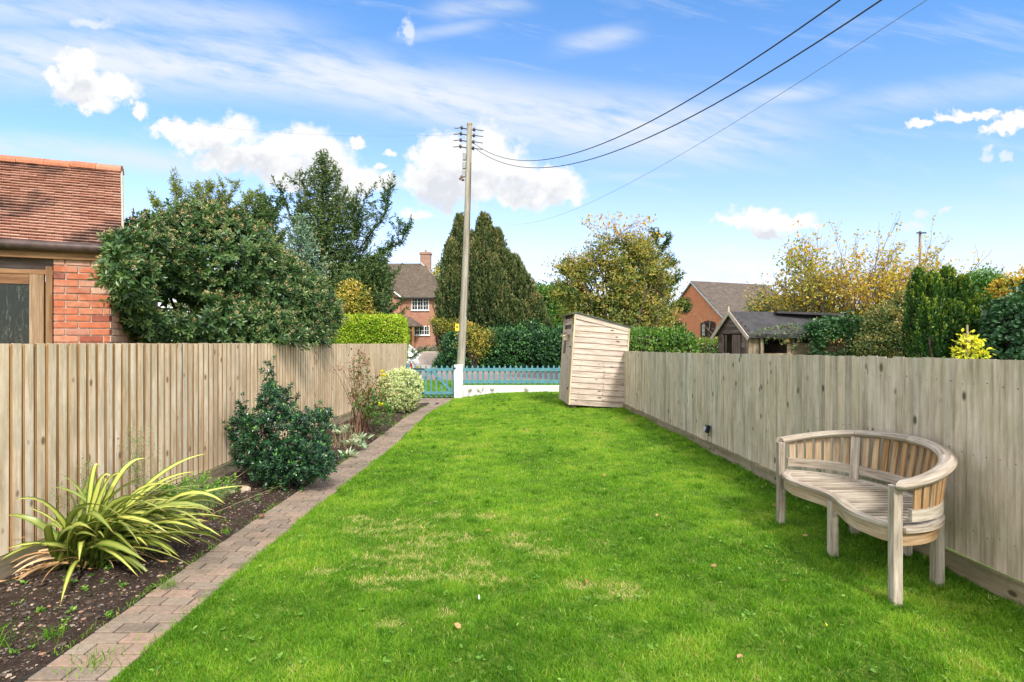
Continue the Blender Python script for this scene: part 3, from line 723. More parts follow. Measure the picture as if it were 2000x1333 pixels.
for py in (722.5, 768):
    b = MB(); b.box(((wx(887) + gx0) / 2, YW - .004, wz(py)), (wx(887) - gx0, .036, .085)); b.build('rail', M['turq'], gt, world=True, bevel=.004)
b = MB(); b.bar((wx(845), YW - .006, wz(726)), (wx(884), YW - .006, wz(765)), .034, .075, up=(0, 1, 0)) if False else b.bar((wx(844), YW - .007, wz(725)), (wx(882), YW - .007, wz(765)), .07, .034, up=(0, 1, 0)); b.build('brace', M['turq'], gt, world=True)
b = MB(); b.bar((wx(840), YW - .009, wz(725)), (gx0 + .05, YW - .009, wz(765)), .07, .034, up=(0, 1, 0)); b.build('brace', M['turq'], gt, world=True)
for py in (720.8, 768):
    b = MB(); b.box((wx(817), YW - .03, wz(py)), (.38, .012, .03)); b.tube([(wx(804), YW - .03, wz(py) - .03), (wx(804), YW - .03, wz(py) + .03)], .012, 8); b.build('strap_hinge', M['iron'], gt, world=True)
b = MB(); b.box((wx(888), YW - .13, wz(719)), (.10, .012, .02)); b.tube([(wx(889.5), YW - .16, wz(719)), (wx(889.5), YW - .125, wz(719))], .025, 12); b.build('latch', M['iron'], gt, world=True)
gpo = MB(); gpo.box((gx0 - .02, YW + .02, .30), (.09, .09, 1.15)); tag(gpo.build('gate_post', M['turq'], loc=(gx0 - .02, YW + .02, -.2)), 'turquoise post hanging the gate, behind the variegated bush', 'post')

# ------------------------------------------------------------------ telegraph pole and cables
YP = 20.0
pl = thing('telegraph_pole', 'tall weathered timber pole behind the white pillar', 'utility pole', tuple(at(897, 712, YP).xy) + (-.16,))
A = at(896.6, 730, YP); A.z = -.5; A.x = at(896.4, 730, YP).x; T = at(917, 243.5, YP)
pts = [A.lerp(T, t) + Vector((.05 * math.sin(t * 3.1), 0, 0)) for t in np.linspace(0, 1, 14)]
b = MB(); b.tube(pts, list(np.linspace(.150, .088, 14)), 20); b.build('shaft', M['pole'], pl, world=True, smooth=True)
def on(t): return A.lerp(T, t) + Vector((.05 * math.sin(t * 3.1), 0, 0))
b = MB(); q = on(1); b.tube([q + Vector((0, 0, -.04)), q + Vector((0, 0, .03)), q + Vector((0, 0, .06))], [.098, .098, .05], 16); b.build('pole_cap', M['old_post'], pl, world=True)
for i, (lx_, rx_, py) in enumerate([(903.5, 924.5, 251), (902, 924, 262.5), (901.5, 923, 275), (901, 922.5, 287.5)]):
    b = MB(); a1 = at(lx_, py, YP); a2 = at(rx_, py + 3.5, YP); b.bar(a1, a2, .03, .03); br = b.build('bracket', M['iron'], pl, world=True)
    for q, s in ((a1, -1), (a2, 1)):
        b = MB(); b.tube([q + Vector((s * .03, -.02, -.05)), q + Vector((s * .03, -.02, .0)), q + Vector((s * .03, -.02, .07))], [.03, .055, .032], 10); b.build('insulator', M['porcelain'], br, world=True)
        b = MB(); b.tube([q + Vector((s * .04, -.02, .02)), q + Vector((s * .2, -.02, -.01)), q + Vector((s * (.28 if s < 0 else .36), -.02, -.03 if s > 0 else .0))], .014, 6); b.build('wire_tail', M['wire'], br, world=True)
for py in (307, 324, 340):
    b = MB(); b.box(at(906.9 - (py - 307) * .03, py, YP - .0) + Vector((0, -.02, 0)), (.11, .12, .24)); b.build('terminal_box', M['grey_metal'], pl, world=True, bevel=.008)
b = MB(); q = at(902.3, 348, YP)
for k in range(9): b.box(q + Vector((random.uniform(-.07, .05), random.uniform(-.05, .05), random.uniform(-.09, .08))), (.09, .05, .035), Matrix.Rotation(random.uniform(-1, 1), 3, 'Y'))
b.build('rusty_clamp', M['rust'], pl, world=True)
b = MB(); q = at(897.5, 640, YP)
b.box(q + Vector((-.07, -.145, 0)), (.14, .006, .25)); sg = b.build('warning_plate', M['yellow'], pl, world=True, bevel=.002)
b = MB(); c = q + Vector((-.07, -.153, .03))
b.prism([c + Vector((-.045, 0, -.04)), c + Vector((.045, 0, -.04)), c + Vector((0, 0, .04))], (0, .003, 0)); b.build('warning_triangle', M['black_plastic'], sg, world=True)
b = MB(); b.tube([on(.30) + Vector((.118, -.07, 0)), on(.6) + Vector((.10, -.06, 0)), on(.86) + Vector((.085, -.05, 0))], .014, 6); b.build('riser_cable', M['wire'], pl, world=True)

def cable(name, label, A_, B_, sag, r, mat=None, n=48):
    A_ = Vector(A_); B_ = Vector(B_); pts = []
    for k in range(n + 1):
        t = k / n; p = A_.lerp(B_, t); p.z -= 4 * sag * t * (1 - t); pts.append(p)
    m = MB(); m.tube(pts, r, 6)
    return tag(m.build(name, mat or M['wire'], loc=tuple(A_), smooth=True), label, 'cable')
cable('overhead_cable', 'lower thick black cable sagging from the timber pole to the upper right', at(924, 287, YP), (5.0, 1.0, 5.5), 1.92, .0085)
cable('overhead_cable', 'upper black cable sagging from the timber pole, just above its twin', at(925, 280, YP), (4.72, 1.0, 5.55), 1.83, .0085)
cable('overhead_cable', 'thin grey wire crossing the sky right of the black cables', at(966, 432, 48), (5.94, 6.0, 6.18), 1.41, .0048, M['wire_grey'])
cable('overhead_cable', 'faint thin wire running left from the pole top over the conifers', at(903, 263, YP), at(285, 228, 26), .35, .003, M['wire_grey'])
# ------------------------------------------------------------------ curved garden bench
BX, BY, BA, BB = 2.25, 4.07, .735, .56          # ellipse centre, half length (Y), depth (X)
bn = thing('garden_bench', 'weathered curved teak garden bench standing on the lawn against the grey fence', 'bench', (2.5, BY, 0))
def ell(t, k=0.0, z=0):                           # t: -90 near end .. +90 far end
    a = R(t); return Vector((BX + .02 + (BB + k) * max(0, math.cos(a)), BY + (BA + k) * math.sin(a), z))
def topz(t): return .705 + .135 * max(0, math.cos(R(t))) ** 1.1
def front_x(y, off=0):                             # peanut front edge
    s = (y - BY) / BA
    return BX - .035 - .030 * math.cos(math.pi * 2 * (abs(s) - .55)) * (1 if abs(s) > .0 else 1) + .016 * math.exp(-(s / .25) ** 2) + .06 * max(0, abs(s) - .85) / .15 + off
def slope(t): return .045 * 1.0                   # outward splay at the top
# top rail
b = MB()
prof = [(.042 * math.cos(a) * 1.15, .030 * math.sin(a)) for a in np.linspace(0, 2 * math.pi, 13)[:-1]]
for ta, tb in ((-93, -38.4), (-37.9, 2), (2.4, 36.8), (37.3, 93)):
    b.sweep([ell(t, .045 * math.cos(R(t)) + .01, topz(t)) for t in np.linspace(ta, tb, 18)], prof)
b.build('top_rail', M['teak'], bn, world=True, smooth=True)
# lower back rail
b = MB(); path = [ell(t, .012, .53) for t in np.linspace(-84, 84, 44)]
b.sweep(path, [(-.012, -.035), (.012, -.035), (.012, .035), (-.012, .035)]); b.build('back_rail', M['teak'], bn, world=True)
# slats
for t in np.linspace(-80, 80, 27):
    if min(abs(t - 37), abs(t + 37)) < 3.2: continue
    lo = ell(t, .012, .55); hi = ell(t, .012 + .043 * math.cos(R(t)), topz(t) - .022)
    tang = (ell(t + 1) - ell(t - 1)).normalized(); nn_ = Vector((tang.y, -tang.x, 0))
    b = MB(); b.bar(lo, hi, .046, .013, up=nn_); b.build('back_slat', M['teak_warm'] if t < 20 else M['teak_mixed'], bn, world=True)
# legs
def leg(x, y, z1, w=.056, mat='teak', lean=0, rot=0):
    b = MB(); b.bar((x, y, -.01), (x + lean, y, z1), w, w, up=(math.cos(rot), math.sin(rot), 0)); return b.build('leg', M[mat], bn, world=True, bevel=.005)
leg(BX + .01, BY - BA + .02, .70); leg(BX + .01, BY + BA - .02, .70)
leg(BX + .045, BY, .41)
for t in (-37, 37):
    p = ell(t, -.005); q = ell(t, .035, topz(t) - .02)
    b = MB(); b.bar((p.x, p.y, -.01), (p.x, p.y, .45), .058, .058, up=(1, 0, 0)); b.build('leg', M['teak'], bn, world=True, bevel=.004)
    b = MB(); b.bar((p.x, p.y, .45), q, .066, .040, up=((BX - p.x), (BY - p.y), 0)); b.build('back_post', M['teak'], bn, world=True, bevel=.004)
p = ell(0, -.01); leg(p.x, p.y, .43)
# seat frame: front curved board, side and back edging, apron
zs = .445
fp = [Vector((front_x(y), y, zs)) for y in np.linspace(BY - BA + .01, BY + BA - .01, 40)]
b = MB(); b.sweep(fp, [(-.002, -.014), (.062, -.014), (.062, .010), (.05, .014), (.008, .014), (-.002, .008)]); b.build('seat_front_edge', M['teak'], bn, world=True, smooth=True)
b = MB(); b.sweep([ell(t, .018, zs) for t in np.linspace(-88, 88, 44)], [(-.045, -.014), (.012, -.014), (.012, .014), (-.045, .014)]); b.build('seat_rear_edge', M['teak'], bn, world=True)
b = MB(); b.sweep([v + Vector((.028, 0, -.060)) for v in fp], [(-.011, -.038), (.011, -.038), (.011, .045), (-.011, .045)]); b.build('apron', M['teak_mixed'], bn, world=True)
b = MB(); b.sweep([ell(t, -.012, zs - .060) for t in np.linspace(-88, 88, 40)], [(-.011, -.038), (.011, -.038), (.011, .045), (-.011, .045)]); b.build('apron', M['teak_warm'], bn, world=True)
for y in np.linspace(BY - BA + .055, BY + BA - .055, 25):
    s = (y - BY) / (BA + .0); xr = BX + .02 + BB * math.sqrt(max(0, 1 - s * s)) - .022
    xl_ = front_x(y) + .055
    if xr - xl_ < .05: continue
    b = MB(); b.box(((xl_ + xr) / 2, y, zs - .001), (xr - xl_, .031, .017)); b.build('seat_slat', M['teak'], bn, world=True, bevel=.003)
b = MB(); b.box((BX + .28, BY, zs - .05), (.50, .04, .06)); b.build('seat_bearer', M['teak_warm'], bn, world=True)

# ------------------------------------------------------------------ leaning garden shed
SA = at(1112, 787, 12.75); SB = at(1217, 792, 12.62)
Zb = .125; SA.z = SB.z = Zb
sx_ = (SB - SA).normalized(); Wd = (SB - SA).length + .06; Dp = 1.36
ang = R(4.5)
sh = thing('garden_shed', 'tall narrow lap boarded shed leaning right at the far end of the grey fence', 'shed', tuple(SA), ang)
sh.rotation_euler = (0, R(3.8), ang)
Hl, Hr = 2.05, 1.83
sk = -.03
b = MB(); nb = 16
for k in range(nb):
    z0 = k * Hl / nb; z1 = z0 + Hl / nb + .012
    zt = lambda x: Hl - (Hl - Hr) * x / Wd
    xr = Wd; x1t = min(Wd, max(.06, (Hl - z1) / (Hl - Hr) * Wd)); xr = min(Wd, max(.06, (Hl - z0) / (Hl - Hr) * Wd))
    zr_ = min(z1, zt(xr)); 
    b.add([(0, -.026, z0), (xr, -.026, z0), (xr, .002, z0), (0, .002, z0), (0, -.004, z1), (x1t, -.004, z1), (x1t, .002, z1), (0, .002, z1)],
          [(0, 1, 5, 4), (0, 3, 2, 1), (1, 2, 6, 5), (4, 5, 6, 7), (0, 4, 7, 3), (3, 7, 6, 2)], random.random(), [(y, z, x) for x, y, z in
          [(0, -.014, z0), (xr, -.014, z0), (xr, .002, z0), (0, .002, z0), (0, -.002, z1), (xr, -.002, z1), (xr, .002, z1), (0, .002, z1)]])
b.build('side_wall', M['shed'], sh)
b = MB()
for k in range(1, 15):
    for xn in ([.19, .62, 1.04] if k < 8 else [.19, .6]):
        for dz_ in ((.03, .085) if xn < .3 and k < 8 else (.06,)):
            if random.random() < .2: continue
            r_ = random.uniform(.006, .012) if k < 8 else .004; zz_ = k * Hl / nb + dz_; fr_ = dz_ / (Hl / nb)
            b.box((xn + random.gauss(0, .006), -.026 + .022 * fr_ - .0012, zz_), (r_ * 1.3, .003, r_ * 1.5), Matrix.Rotation(random.random(), 3, 'Y'))
for k in range(34):
    zz_ = random.uniform(.1, 1.0); kk = int(zz_ / (Hl / nb)); fr_ = zz_ / (Hl / nb) - kk
    b.box((.74 + random.gauss(0, .02), -.026 + .022 * fr_ - .0010, zz_), (.012, .002, random.uniform(.015, .045)), Matrix.Rotation(random.gauss(0, .3), 3, 'Y'))
b.build('nail_stains', M['dark_wood'], sh)
b = MB(); bx_ = [(.02, .012, .0), (Wd - .02, .012, 0), (Wd - .02, .012, Hr), (.02, .012, Hl)]
b.prism(bx_, (0, Dp - .03, 0)); b.build('wall_frame', M['dark_wood'], sh)
# front (faces -X of the shed)
b = MB()
for k in range(nb):
    z0 = k * Hl / nb
    if z0 > Hl - .08: continue
    b.box((-.006, .10, z0 + .06), (.014, .20, Hl / nb - .004), None); b.box((-.006, Dp - .09, z0 + .06), (.014, .18, Hl / nb - .004), None)
b.box((-.006, Dp / 2, Hl - .17), (.014, Dp, .14)); b.build('front_wall', M['shed'], sh)
b = MB()
for k in range(9): b.box((-.012, .24 + k * .125, .86), (.014, .118, 1.70), None)
dr = b.build('door', M['shed'], sh)
b = MB(); b.box((-.022, .24 + .75, 1.38), (.012, .30, .50)); b.build('door_window', M['dark_wood'], dr)
b = MB(); b.box((-.03, .24, 1.3), (.02, .09, .03)); b.box((-.03, .24, .35), (.02, .09, .03)); b.build('hinge', M['iron'], dr)
for c_, z_ in (((-.006, -.020, Hl / 2), (.030, .034, Hl)), ((Wd + .0, -.020, Hr / 2), (.026, .034, Hr)), ((-.014, .225, Hl / 2 - .05), (.022, .035, Hl - .1)), ((-.014, Dp - .2, Hl / 2 - .05), (.022, .035, Hl - .1)), ((-.008, Dp, Hl / 2), (.03, .03, Hl))):
    b = MB(); b.box(c_, z_); b.build('corner_trim', M['shed_trim'], sh)

b = MB(); sl_ = (Hr - Hl) / Wd
b.bar((-.02, -.026, Hl - .055), (Wd + .02, -.026, Hl - .055 + sl_ * (Wd + .04)), .016, .105, up=(0, 0, 1)); b.build('bargeboard', M['shed'], sh)
b = MB()
rp = [(-.10, -.07, Hl + .012 - sl_ * .0), (.10, -.07, Hl + .03), (Wd + .07, -.07, Hr - .012)]
b.prism([(-.14, -.07, Hl - .045), (.03, -.07, Hl + .012), (Wd + .08, -.07, Hr - .025), (Wd + .08, -.07, Hr - .005), (.03, -.07, Hl + .034), (-.14, -.07, Hl - .025)], (0, Dp + .14, 0)); b.build('roof', M['felt_green'], sh)
b = MB(); b.box((-.11, .58, 1.56), (.16, .42, .02), Matrix.Rotation(-.35, 3, 'Y')); b.box((-.10, .40, 1.49), (.10, .02, .10)); b.build('hood', M['shed_trim'], sh)
b = MB()
for x in (.12, Wd / 2, Wd - .12): b.box((x, Dp / 2, -.075), (.08, Dp - .1, .12))
b.build('bearer', M['old_post'], sh)

# ------------------------------------------------------------------ brick outbuilding on the left
C = Vector((at(215, 667, 6.3).x, 6.3, 0))
dw = Vector((1, .40, 0)).normalized(); aw = math.atan2(dw.y, dw.x)
ob = thing('outbuilding', 'old red brick outbuilding with clay tiled roof behind the pale fence', 'building', (C.x, C.y, 0), aw)
# local: x along the wall (corner at 0, wall runs to -x), y into the building
WL = 4.2; DPT = 2.6; HE = 2.50
cw = .515                       # brick pier width between corner and frame
b = MB(); b.box((-cw / 2, .11, HE / 2 - .02), (cw - .012, .20, HE - .04)); b.box((-.105, DPT / 2, HE / 2), (.19, DPT - .03, HE - .02)); b.build('mortar_core', M['mortar'], ob)
b = MB(); bs = MB(); k = 0; z = .03
pats = [[0, .23, .452, cw], [0, .11, .335, cw], [0, .225, cw], [0, .105, .34, cw]]
while z < HE - .09:
    pat = pats[k % 4]
    for a0, a1 in zip(pat[:-1], pat[1:]):
        b.box((-cw + (a0 + a1) / 2, .045 + random.gauss(0, .0015), z + .0325), (a1 - a0 - .011, .10, .064 + random.uniform(-.003, .002)), None, random.random())
    y0 = 0.1 if k % 2 else .0
    while y0 < DPT - .05:
        bs.box((.0 - .045 + random.gauss(0, .001), y0 + .11 if y0 else .11 + .0, z + .0325), (.10, .213 if y0 else .205, .064), None, random.random()); y0 += .224
    z += .0755; k += 1
b.build('front_brickwork', M['near_brick'], ob, bevel=.004); bs.build('side_brickwork', M['side_brick'], ob, bevel=.004)
b = MB(); b.box((-cw - 2.2, .11, .47), (4.2, .2, .94)); b.build('lower_wall', M['near_brick'], ob)
b = MB(); b.box((-cw - 2.0, .10, HE - .13), (4.9, .06, .12)); b.build('lintel', M['dark_wood'], ob)
b = MB(); b.bar((-cw - 3.9, -.03, HE - .02), (.0, -.03, HE - .02), .03, .10); b.build('fascia', M['oak'], ob)
b = MB(); ga = [(-cw - 3.9, -.085, HE + .055), (.06, -.085, HE + .055)]
pts = [Vector(ga[0]).lerp(Vector(ga[1]), t) for t in np.linspace(0, 1, 12)]; b.tube(pts, .055, 14); b.build('gutter', M['gutter'], ob, smooth=True)
b = MB(); b.box((-2.2, 2.62, 1.2), (4.3, .1, 2.4)); b.box((-4.3, 1.3, 1.2), (.1, 2.6, 2.4)); b.box((-2.2, 1.4, .45), (4.0, 2.2, .02)); b.build('inner_walls', M['interior'], ob)
# window: outer frame, inner casement
fr = MB(); fr.box((-cw - .035, .045, 1.62), (.06, .09, 1.46)); fr.box((-cw - 2.0, .045, HE - .215), (4.0, .085, .05)); fw = fr.build('window_frame', M['oak'], ob, bevel=.003)
fr = MB(); fr.box((-cw - .145, .030, 1.60), (.125, .05, 1.38)); fr.build('casement_stile', M['oak_grey'], fw, bevel=.004)
fr = MB(); fr.box((-cw - 1.12, .032, HE - .295), (1.82, .05, .105)); fr.box((-cw - 2.2, .032, 1.0), (3.9, .05, .12)); fr.build('casement_rail', M['oak'], fw, bevel=.004)
fr = MB(); fr.box((-cw - 1.15, .040, 1.65), (1.95, .006, 1.35)); fr.build('pane', M['dusty_glass'], fw)
# tiled roof from measured corners
EA = at(-260, 455, 5.50); EB = at(239, 493, 6.25); RA = at(-260, 292, 6.1); RB = at(236, 336, 7.0)
EA.z += 0; tl = MB(); rows = 30; cols = 14
nrm = (EB - EA).cross(RA - EA).normalized()
if nrm.z < 0: nrm = -nrm
for i in range(rows):
    t0 = i / rows; t1 = (i + 1.35) / rows
    a0 = EA.lerp(RA, t0); b0 = EB.lerp(RB, t0); a1 = EA.lerp(RA, t1); b1 = EB.lerp(RB, t1)
    off = .5 if i % 2 else 0
    for j in range(-1, cols):
        u0 = max(0, (j + off) / cols); u1 = min(1, (j + 1 + off) / cols)
        if u1 - u0 < .005: continue
        u1 -= .0012
        jit = nrm * random.gauss(0, .0015)
        p = [a0.lerp(b0, u0), a0.lerp(b0, u1), a1.lerp(b1, u1), a1.lerp(b1, u0)]
        lift = [.042, .042, .006, .006]; th = .017
        if random.random() < .04: jit = jit + nrm * .004
        top = [q + nrm * l + jit for q, l in zip(p, lift)]; bot = [q + nrm * (l - th) + jit for q, l in zip(p, lift)]
        tl.add(bot + top, [(0, 1, 2, 3), (7, 6, 5, 4), (0, 4, 5, 1), (1, 5, 6, 2), (2, 6, 7, 3), (3, 7, 4, 0)])
rf = tl.build('roof', M['near_tiles'], ob, world=True)
b = MB(); q = [EA, EB, RB, RA]; b.prism([p - nrm * .06 for p in q], nrm * .05); b.build('roof_deck', M['dark_wood'], ob, world=True)
RC = RB + (RB - EB) * Vector((1, 1, 0)).length * 0; d2 = Vector((RB.x - EB.x, RB.y - EB.y, 0))
b = MB(); b.prism([RB + Vector((0, 0, -.02)), RA + Vector((0, 0, -.02)), RA + Vector((d2.x, d2.y, -(RA.z - EA.z))), RB + Vector((d2.x, d2.y, -(RB.z - EB.z)))], (0, 0, .05)); b.build('rear_roof', M['near_tiles'], ob, world=True)
gb_ = MB(); inn = (EA - EB).normalized() * .10
gb_.prism([EB.lerp(RB, .22) + inn + Vector((0, 0, -.12)), RB + inn + Vector((0, 0, -.08)), EB.lerp(RB, -.22) + inn + Vector((d2.x * 2, d2.y * 2, -.08))], (EA - EB).normalized() * .2); gb_.build('gable', M['side_brick'], ob, world=True)
rd = MB(); n = 9
for k in range(n):
    p0 = RB.lerp(RA, k / n); p1 = RB.lerp(RA, (k + .985) / n); pr = []
    for a in np.linspace(-.2, math.pi + .2, 9):
        pr.append((math.cos(a) * .10, math.sin(a) * .075 - .005))
    pr += [(pr[-1][0] * .8, pr[-1][1]), (pr[0][0] * .8, pr[0][1])]
    rd.sweep([p0 + Vector((0, .03, .01 + random.gauss(0, .003))), p1 + Vector((0, .03, .01 + random.gauss(0, .003)))], pr, random.random())
rd.build('ridge_tile', M['ridge'], ob, world=True)
vb = MB(); vb.bar(EB + nrm * .004 + Vector((.012, 0, -.01)), RB + nrm * .004 + Vector((.012, 0, -.01)), .02, .035, up=nrm); vb.build('verge_strip', M['mortar'], ob, world=True)
st = MB(); q = ob_m = world_of(ob)
st.tube([q @ Vector((-cw - .50, .17, 1.20)), q @ Vector((-cw - .41, .16, 1.56)), q @ Vector((-cw - .37, .15, 1.86)), q @ Vector((-cw - .33, .14, 2.03))], [.022, .020, .019, .028], 8)
tag(st.build('wooden_stake', M['stick'], loc=tuple(q @ Vector((-cw - .50, .17, 1.2)))), 'rough wooden stake leaning inside the outbuilding window', 'stake')

# ------------------------------------------------------------------ far brick houses
def win(parent, x, z, w, h, y, cols, rows, frame='white_paint', glass='glass', pane_cols=None, sill=True, name='window'):
    """casement window in local x/z of a wall facing -y; cols lights, each divided rows high"""
    b = MB(); t = .055
    b.box((x, y - .02, z + h / 2 - t / 2), (w, .06, t)); b.box((x, y - .02, z - h / 2 + t / 2), (w, .06, t))
    for k in range(cols + 1):
        xx = x - w / 2 + t / 2 + k * (w - t) / cols; b.box((xx, y - .022, z), (t, .06, h - 2 * t + .01))
    for k in range(cols):
        x0 = x - w / 2 + t / 2 + k * (w - t) / cols; cw_ = (w - t) / cols
        b.box((x0 + cw_ / 2, y - .015, z), (.025, .03, h - .08))
        for r_ in range(1, rows): b.box((x0 + cw_ / 2, y - .017, z - h / 2 + h * r_ / rows), (cw_ - .04, .03, .025))
    f = b.build(name, M[frame], parent)
    b = MB(); b.box((x, y + .005, z), (w - .04, .02, h - .04)); b.build('pane', M[glass], f)
    if sill:
        b = MB(); b.box((x, y - .06, z - h / 2 - .03), (w + .12, .14, .06)); b.build('sill', M[frame], f)
    return f

YH = 50.0; s_ = YH / F
def hx(px): return (px - 1000) * s_
def hz(py): return EYE - (py - 666.5) * s_
g0 = .72
hA = thing('brick_house', 'red brick house with brown hipped roof and chimney beyond the driveway', 'house', (hx(820), YH, g0))
def L_(px, py, dy=0): k_ = (YH + dy) / F; return ((px - 1000) * k_ - hx(820), dy, EYE - (py - 666.5) * k_ - g0)
b = MB(); x0, x1 = L_(778, 0)[0], L_(862, 0)[0]; ze = L_(0, 581)[2]
b.box(((x0 + x1) / 2, 4.0, ze / 2 - .2), (x1 - x0, 8, ze + .4)); b.build('wall', M['house_a'], hA)
wx0 = L_(690, 0)[0]; wx1 = L_(783.5, 0)[0]; zg = L_(0, 577)[2]; xm = (wx0 + wx1) / 2; pk = zg + (wx1 - xm) * .72
b = MB(); b.prism([(wx0, -.45, -.4), (wx1, -.45, -.4), (wx1, -.45, zg), (xm, -.45, pk), (wx0, -.45, zg)], (0, 6, 0)); b.build('gable_wing', M['house_a'], hA)
b = MB(); b.box(((x0 + x1) / 2, -.06, .02), (x1 - x0 + .1, .12, .28)); b.build('plinth', M['kerb'], hA)
# main roof: ridge and hip at right
rl_, rr_ = L_(700, 513, 4)[0], L_(829, 517, 4)[0]; zr = L_(0, 515, 4)[2]; e0 = (wx0, -.35, ze - .08); e1 = (x1 + .30, -.35, ze - .08)
b = MB()
V = [e0, e1, (x1 + .30, 8.35, ze - .08), (wx0, 8.35, ze - .08), (rl_, 4, zr), (rr_, 4, zr)]
b.add(V, [(0, 1, 5, 4), (1, 2, 5), (2, 3, 4, 5), (3, 0, 4), (0, 3, 2, 1)]); rA = b.build('roof', M['roof_a'], hA)
b = MB(); cx0, cx1 = L_(821, 0, 4)[0], L_(841, 0, 4)[0]; zc = L_(0, 497, 4)[2]
b.box(((cx0 + cx1) / 2, 4.2, (zc + ze) / 2), (cx1 - cx0, .75, zc - ze)); ch = b.build('chimney', M['chimney'], rA)
b = MB(); b.box(((cx0 + cx1) / 2, 4.2, zc + .04), (cx1 - cx0 + .16, .9, .1)); b.box(((cx0 + cx1) / 2, 4.2, zc + .14), (cx1 - cx0 + .06, .8, .1))
b.tube([((cx0 + cx1) / 2, 4.2, zc + .18), ((cx0 + cx1) / 2, 4.2, zc + .42)], .10, 10); b.build('chimney_cap', M['chimney'], rA)
b = MB(); b.bar((cx0 - .02, 3.78, zr + .15), (cx1 + .05, 3.6, zr - .9), .05, .16); b.build('lead_flashing', M['lead'], rA)
b = MB(); b.bar((x0 - .3, -.40, ze - .12), (x1 + .3, -.40, ze - .12), .12, .14); b.build('gutter', M['iron'], hA)
b = MB(); b.bar((wx1 + .25, -.6, zg - .18), (xm, -.6, pk + .02), .45, .10, up=(0, 0, 1)); b.bar((wx0 - .25, -.6, zg - .18), (xm, -.6, pk + .02), .45, .10); b.build('gable_verge', M['roof_a'], hA)
b = MB(); b.bar((wx1 + .15, -.86, zg - .22), (xm, -.86, pk - .06), .04, .10); b.build('bargeboard', M['white_paint'], hA)
xx, _, zz = L_(821, 594); win(hA, xx, zz, 34 * s_, 25 * s_, 0, 3, 3)
xx, _, zz = L_(824, 646); win(hA, xx, zz, 30 * s_, 18 * s_, 0, 3, 2)
pr = MB(); xa, xb = L_(778, 0)[0], L_(827, 0)[0]; zp0, zp1 = L_(0, 619)[2], L_(0, 637)[2]
pr.add([(xa, 0, zp0), (L_(800, 0)[0], 0, zp0), (xb, -1.5, zp1), (xa, -1.5, zp1), (xb, 0, zp1), (xa, 0, zp1 - .1), (xb, 0, zp1 - .1), (xb, -1.5, zp1 - .1), (xa, -1.5, zp1 - .1)],
       [(0, 3, 2, 1), (1, 2, 4), (5, 6, 7, 8), (2, 3, 8, 7), (2, 7, 6, 4)])
pr.build('porch_roof', M['roof_a'], hA)
for px in (797.5, 812):
    b = MB(); b.box((L_(px, 0)[0], -1.35, zp1 / 2 + .1), (.16, .16, zp1 - .1)); b.build('porch_post', M['oak'], hA)
b = MB(); b.box((L_(804, 0)[0], -.02, 1.05), (.65, .06, 1.95)); b.build('door', M['oak'], hA)
b = MB(); b.box((L_(800, 0)[0], -.8, -.02), (1.8, 1.5, .5)); b.build('porch_step', M['house_a'], hA)
b = MB(); b.box((L_(868, 0)[0], 5, L_(0, 620)[2] / 2), (.9, 5, L_(0, 620)[2])); b.build('rear_annex', M['house_a'], hA)
b = MB(); b.prism([(x1, 2, L_(0, 592)[2]), (L_(878, 0)[0], 2, L_(0, 622)[2]), (L_(878, 0)[0], 2, L_(0, 626)[2]), (x1, 2, L_(0, 600)[2])], (0, 6, 0)); b.build('annex_roof', M['roof_b'], hA)

# house B, ridge runs away to the right
P0 = at(1352, 552, 44); rdv = Vector((.92, .39, 0)).normalized(); aB = math.atan2(rdv.y, rdv.x)
hB = thing('brick_house', 'orange brick house with plain gable end beyond the old shed', 'house', (P0.x, P0.y, .6), aB)
zk = P0.z - .6; hw = 3.5; zeB = 2.5
b = MB(); b.prism([(0, -hw, -.5), (0, -hw, zeB), (0, 0, zk - .1), (0, hw, zeB), (0, hw, -.5)], (7.5, 0, 0)); b.build('wall', M['house_b'], hB)
b = MB(); t = .12; ov = .35; dz = ov * (zk - zeB) / hw
b.prism([(-.12, -hw - ov, zeB - dz), (-.12, 0, zk), (-.12, hw + ov, zeB - dz), (-.12, hw + ov, zeB - dz + t), (-.12, 0, zk + t), (-.12, -hw - ov, zeB - dz + t)], (7.8, 0, 0)); rB = b.build('roof', M['roof_b'], hB)
b = MB(); b.bar((-.16, -hw - ov, zeB - dz), (-.16, 0, zk), .04, .10); b.bar((-.16, hw + ov, zeB - dz), (-.16, 0, zk), .04, .10); b.build('verge', M['lead'], hB)
# windows in gable (face -x): build with a rotated holder part
def winB(y, z, w, h, cols, rows):
    b = MB(); t = .06
    b.box((-.03, y, z + h / 2), (.08, w, t)); b.box((-.03, y, z - h / 2), (.08, w, t))
    for k in range(cols + 1): b.box((-.033, y - w / 2 + k * w / cols, z), (.08, t, h))
    for r_ in range(1, rows): b.box((-.02, y, z - h / 2 + h * r_ / rows), (.04, w - .05, .03))
    f = b.build('window', M['brown_frame'], hB)
    b = MB(); b.box((.0, y, z), (.02, w, h)); b.build('pane', M['glass'], f)
    b = MB(); n = 8; pts = [(-.02, y - w / 2 + w * k / n, z + h / 2 + .04 + .16 * math.sin(math.pi * k / n)) for k in range(n + 1)]
    b.prism([(-.02, y - w / 2, z + h / 2 + .02)] + pts + [(-.02, y + w / 2, z + h / 2 + .02)], (.06, 0, 0)); b.build('arched_head', M['brown_frame'], f)
    return f
w1 = winB(-1.75, at(1376, 645, 42.6).z - .6, 1.45, 1.0, 3, 3)
b = MB(); b.box((-.012, -1.75 + .5, at(1376, 645, 42.6).z - .6), (.015, .3, .85)); b.build('curtain', M['curtain'], w1)
winB(1.75, at(1324, 642, 45.4).z - .6, 1.1, .95, 2, 3)
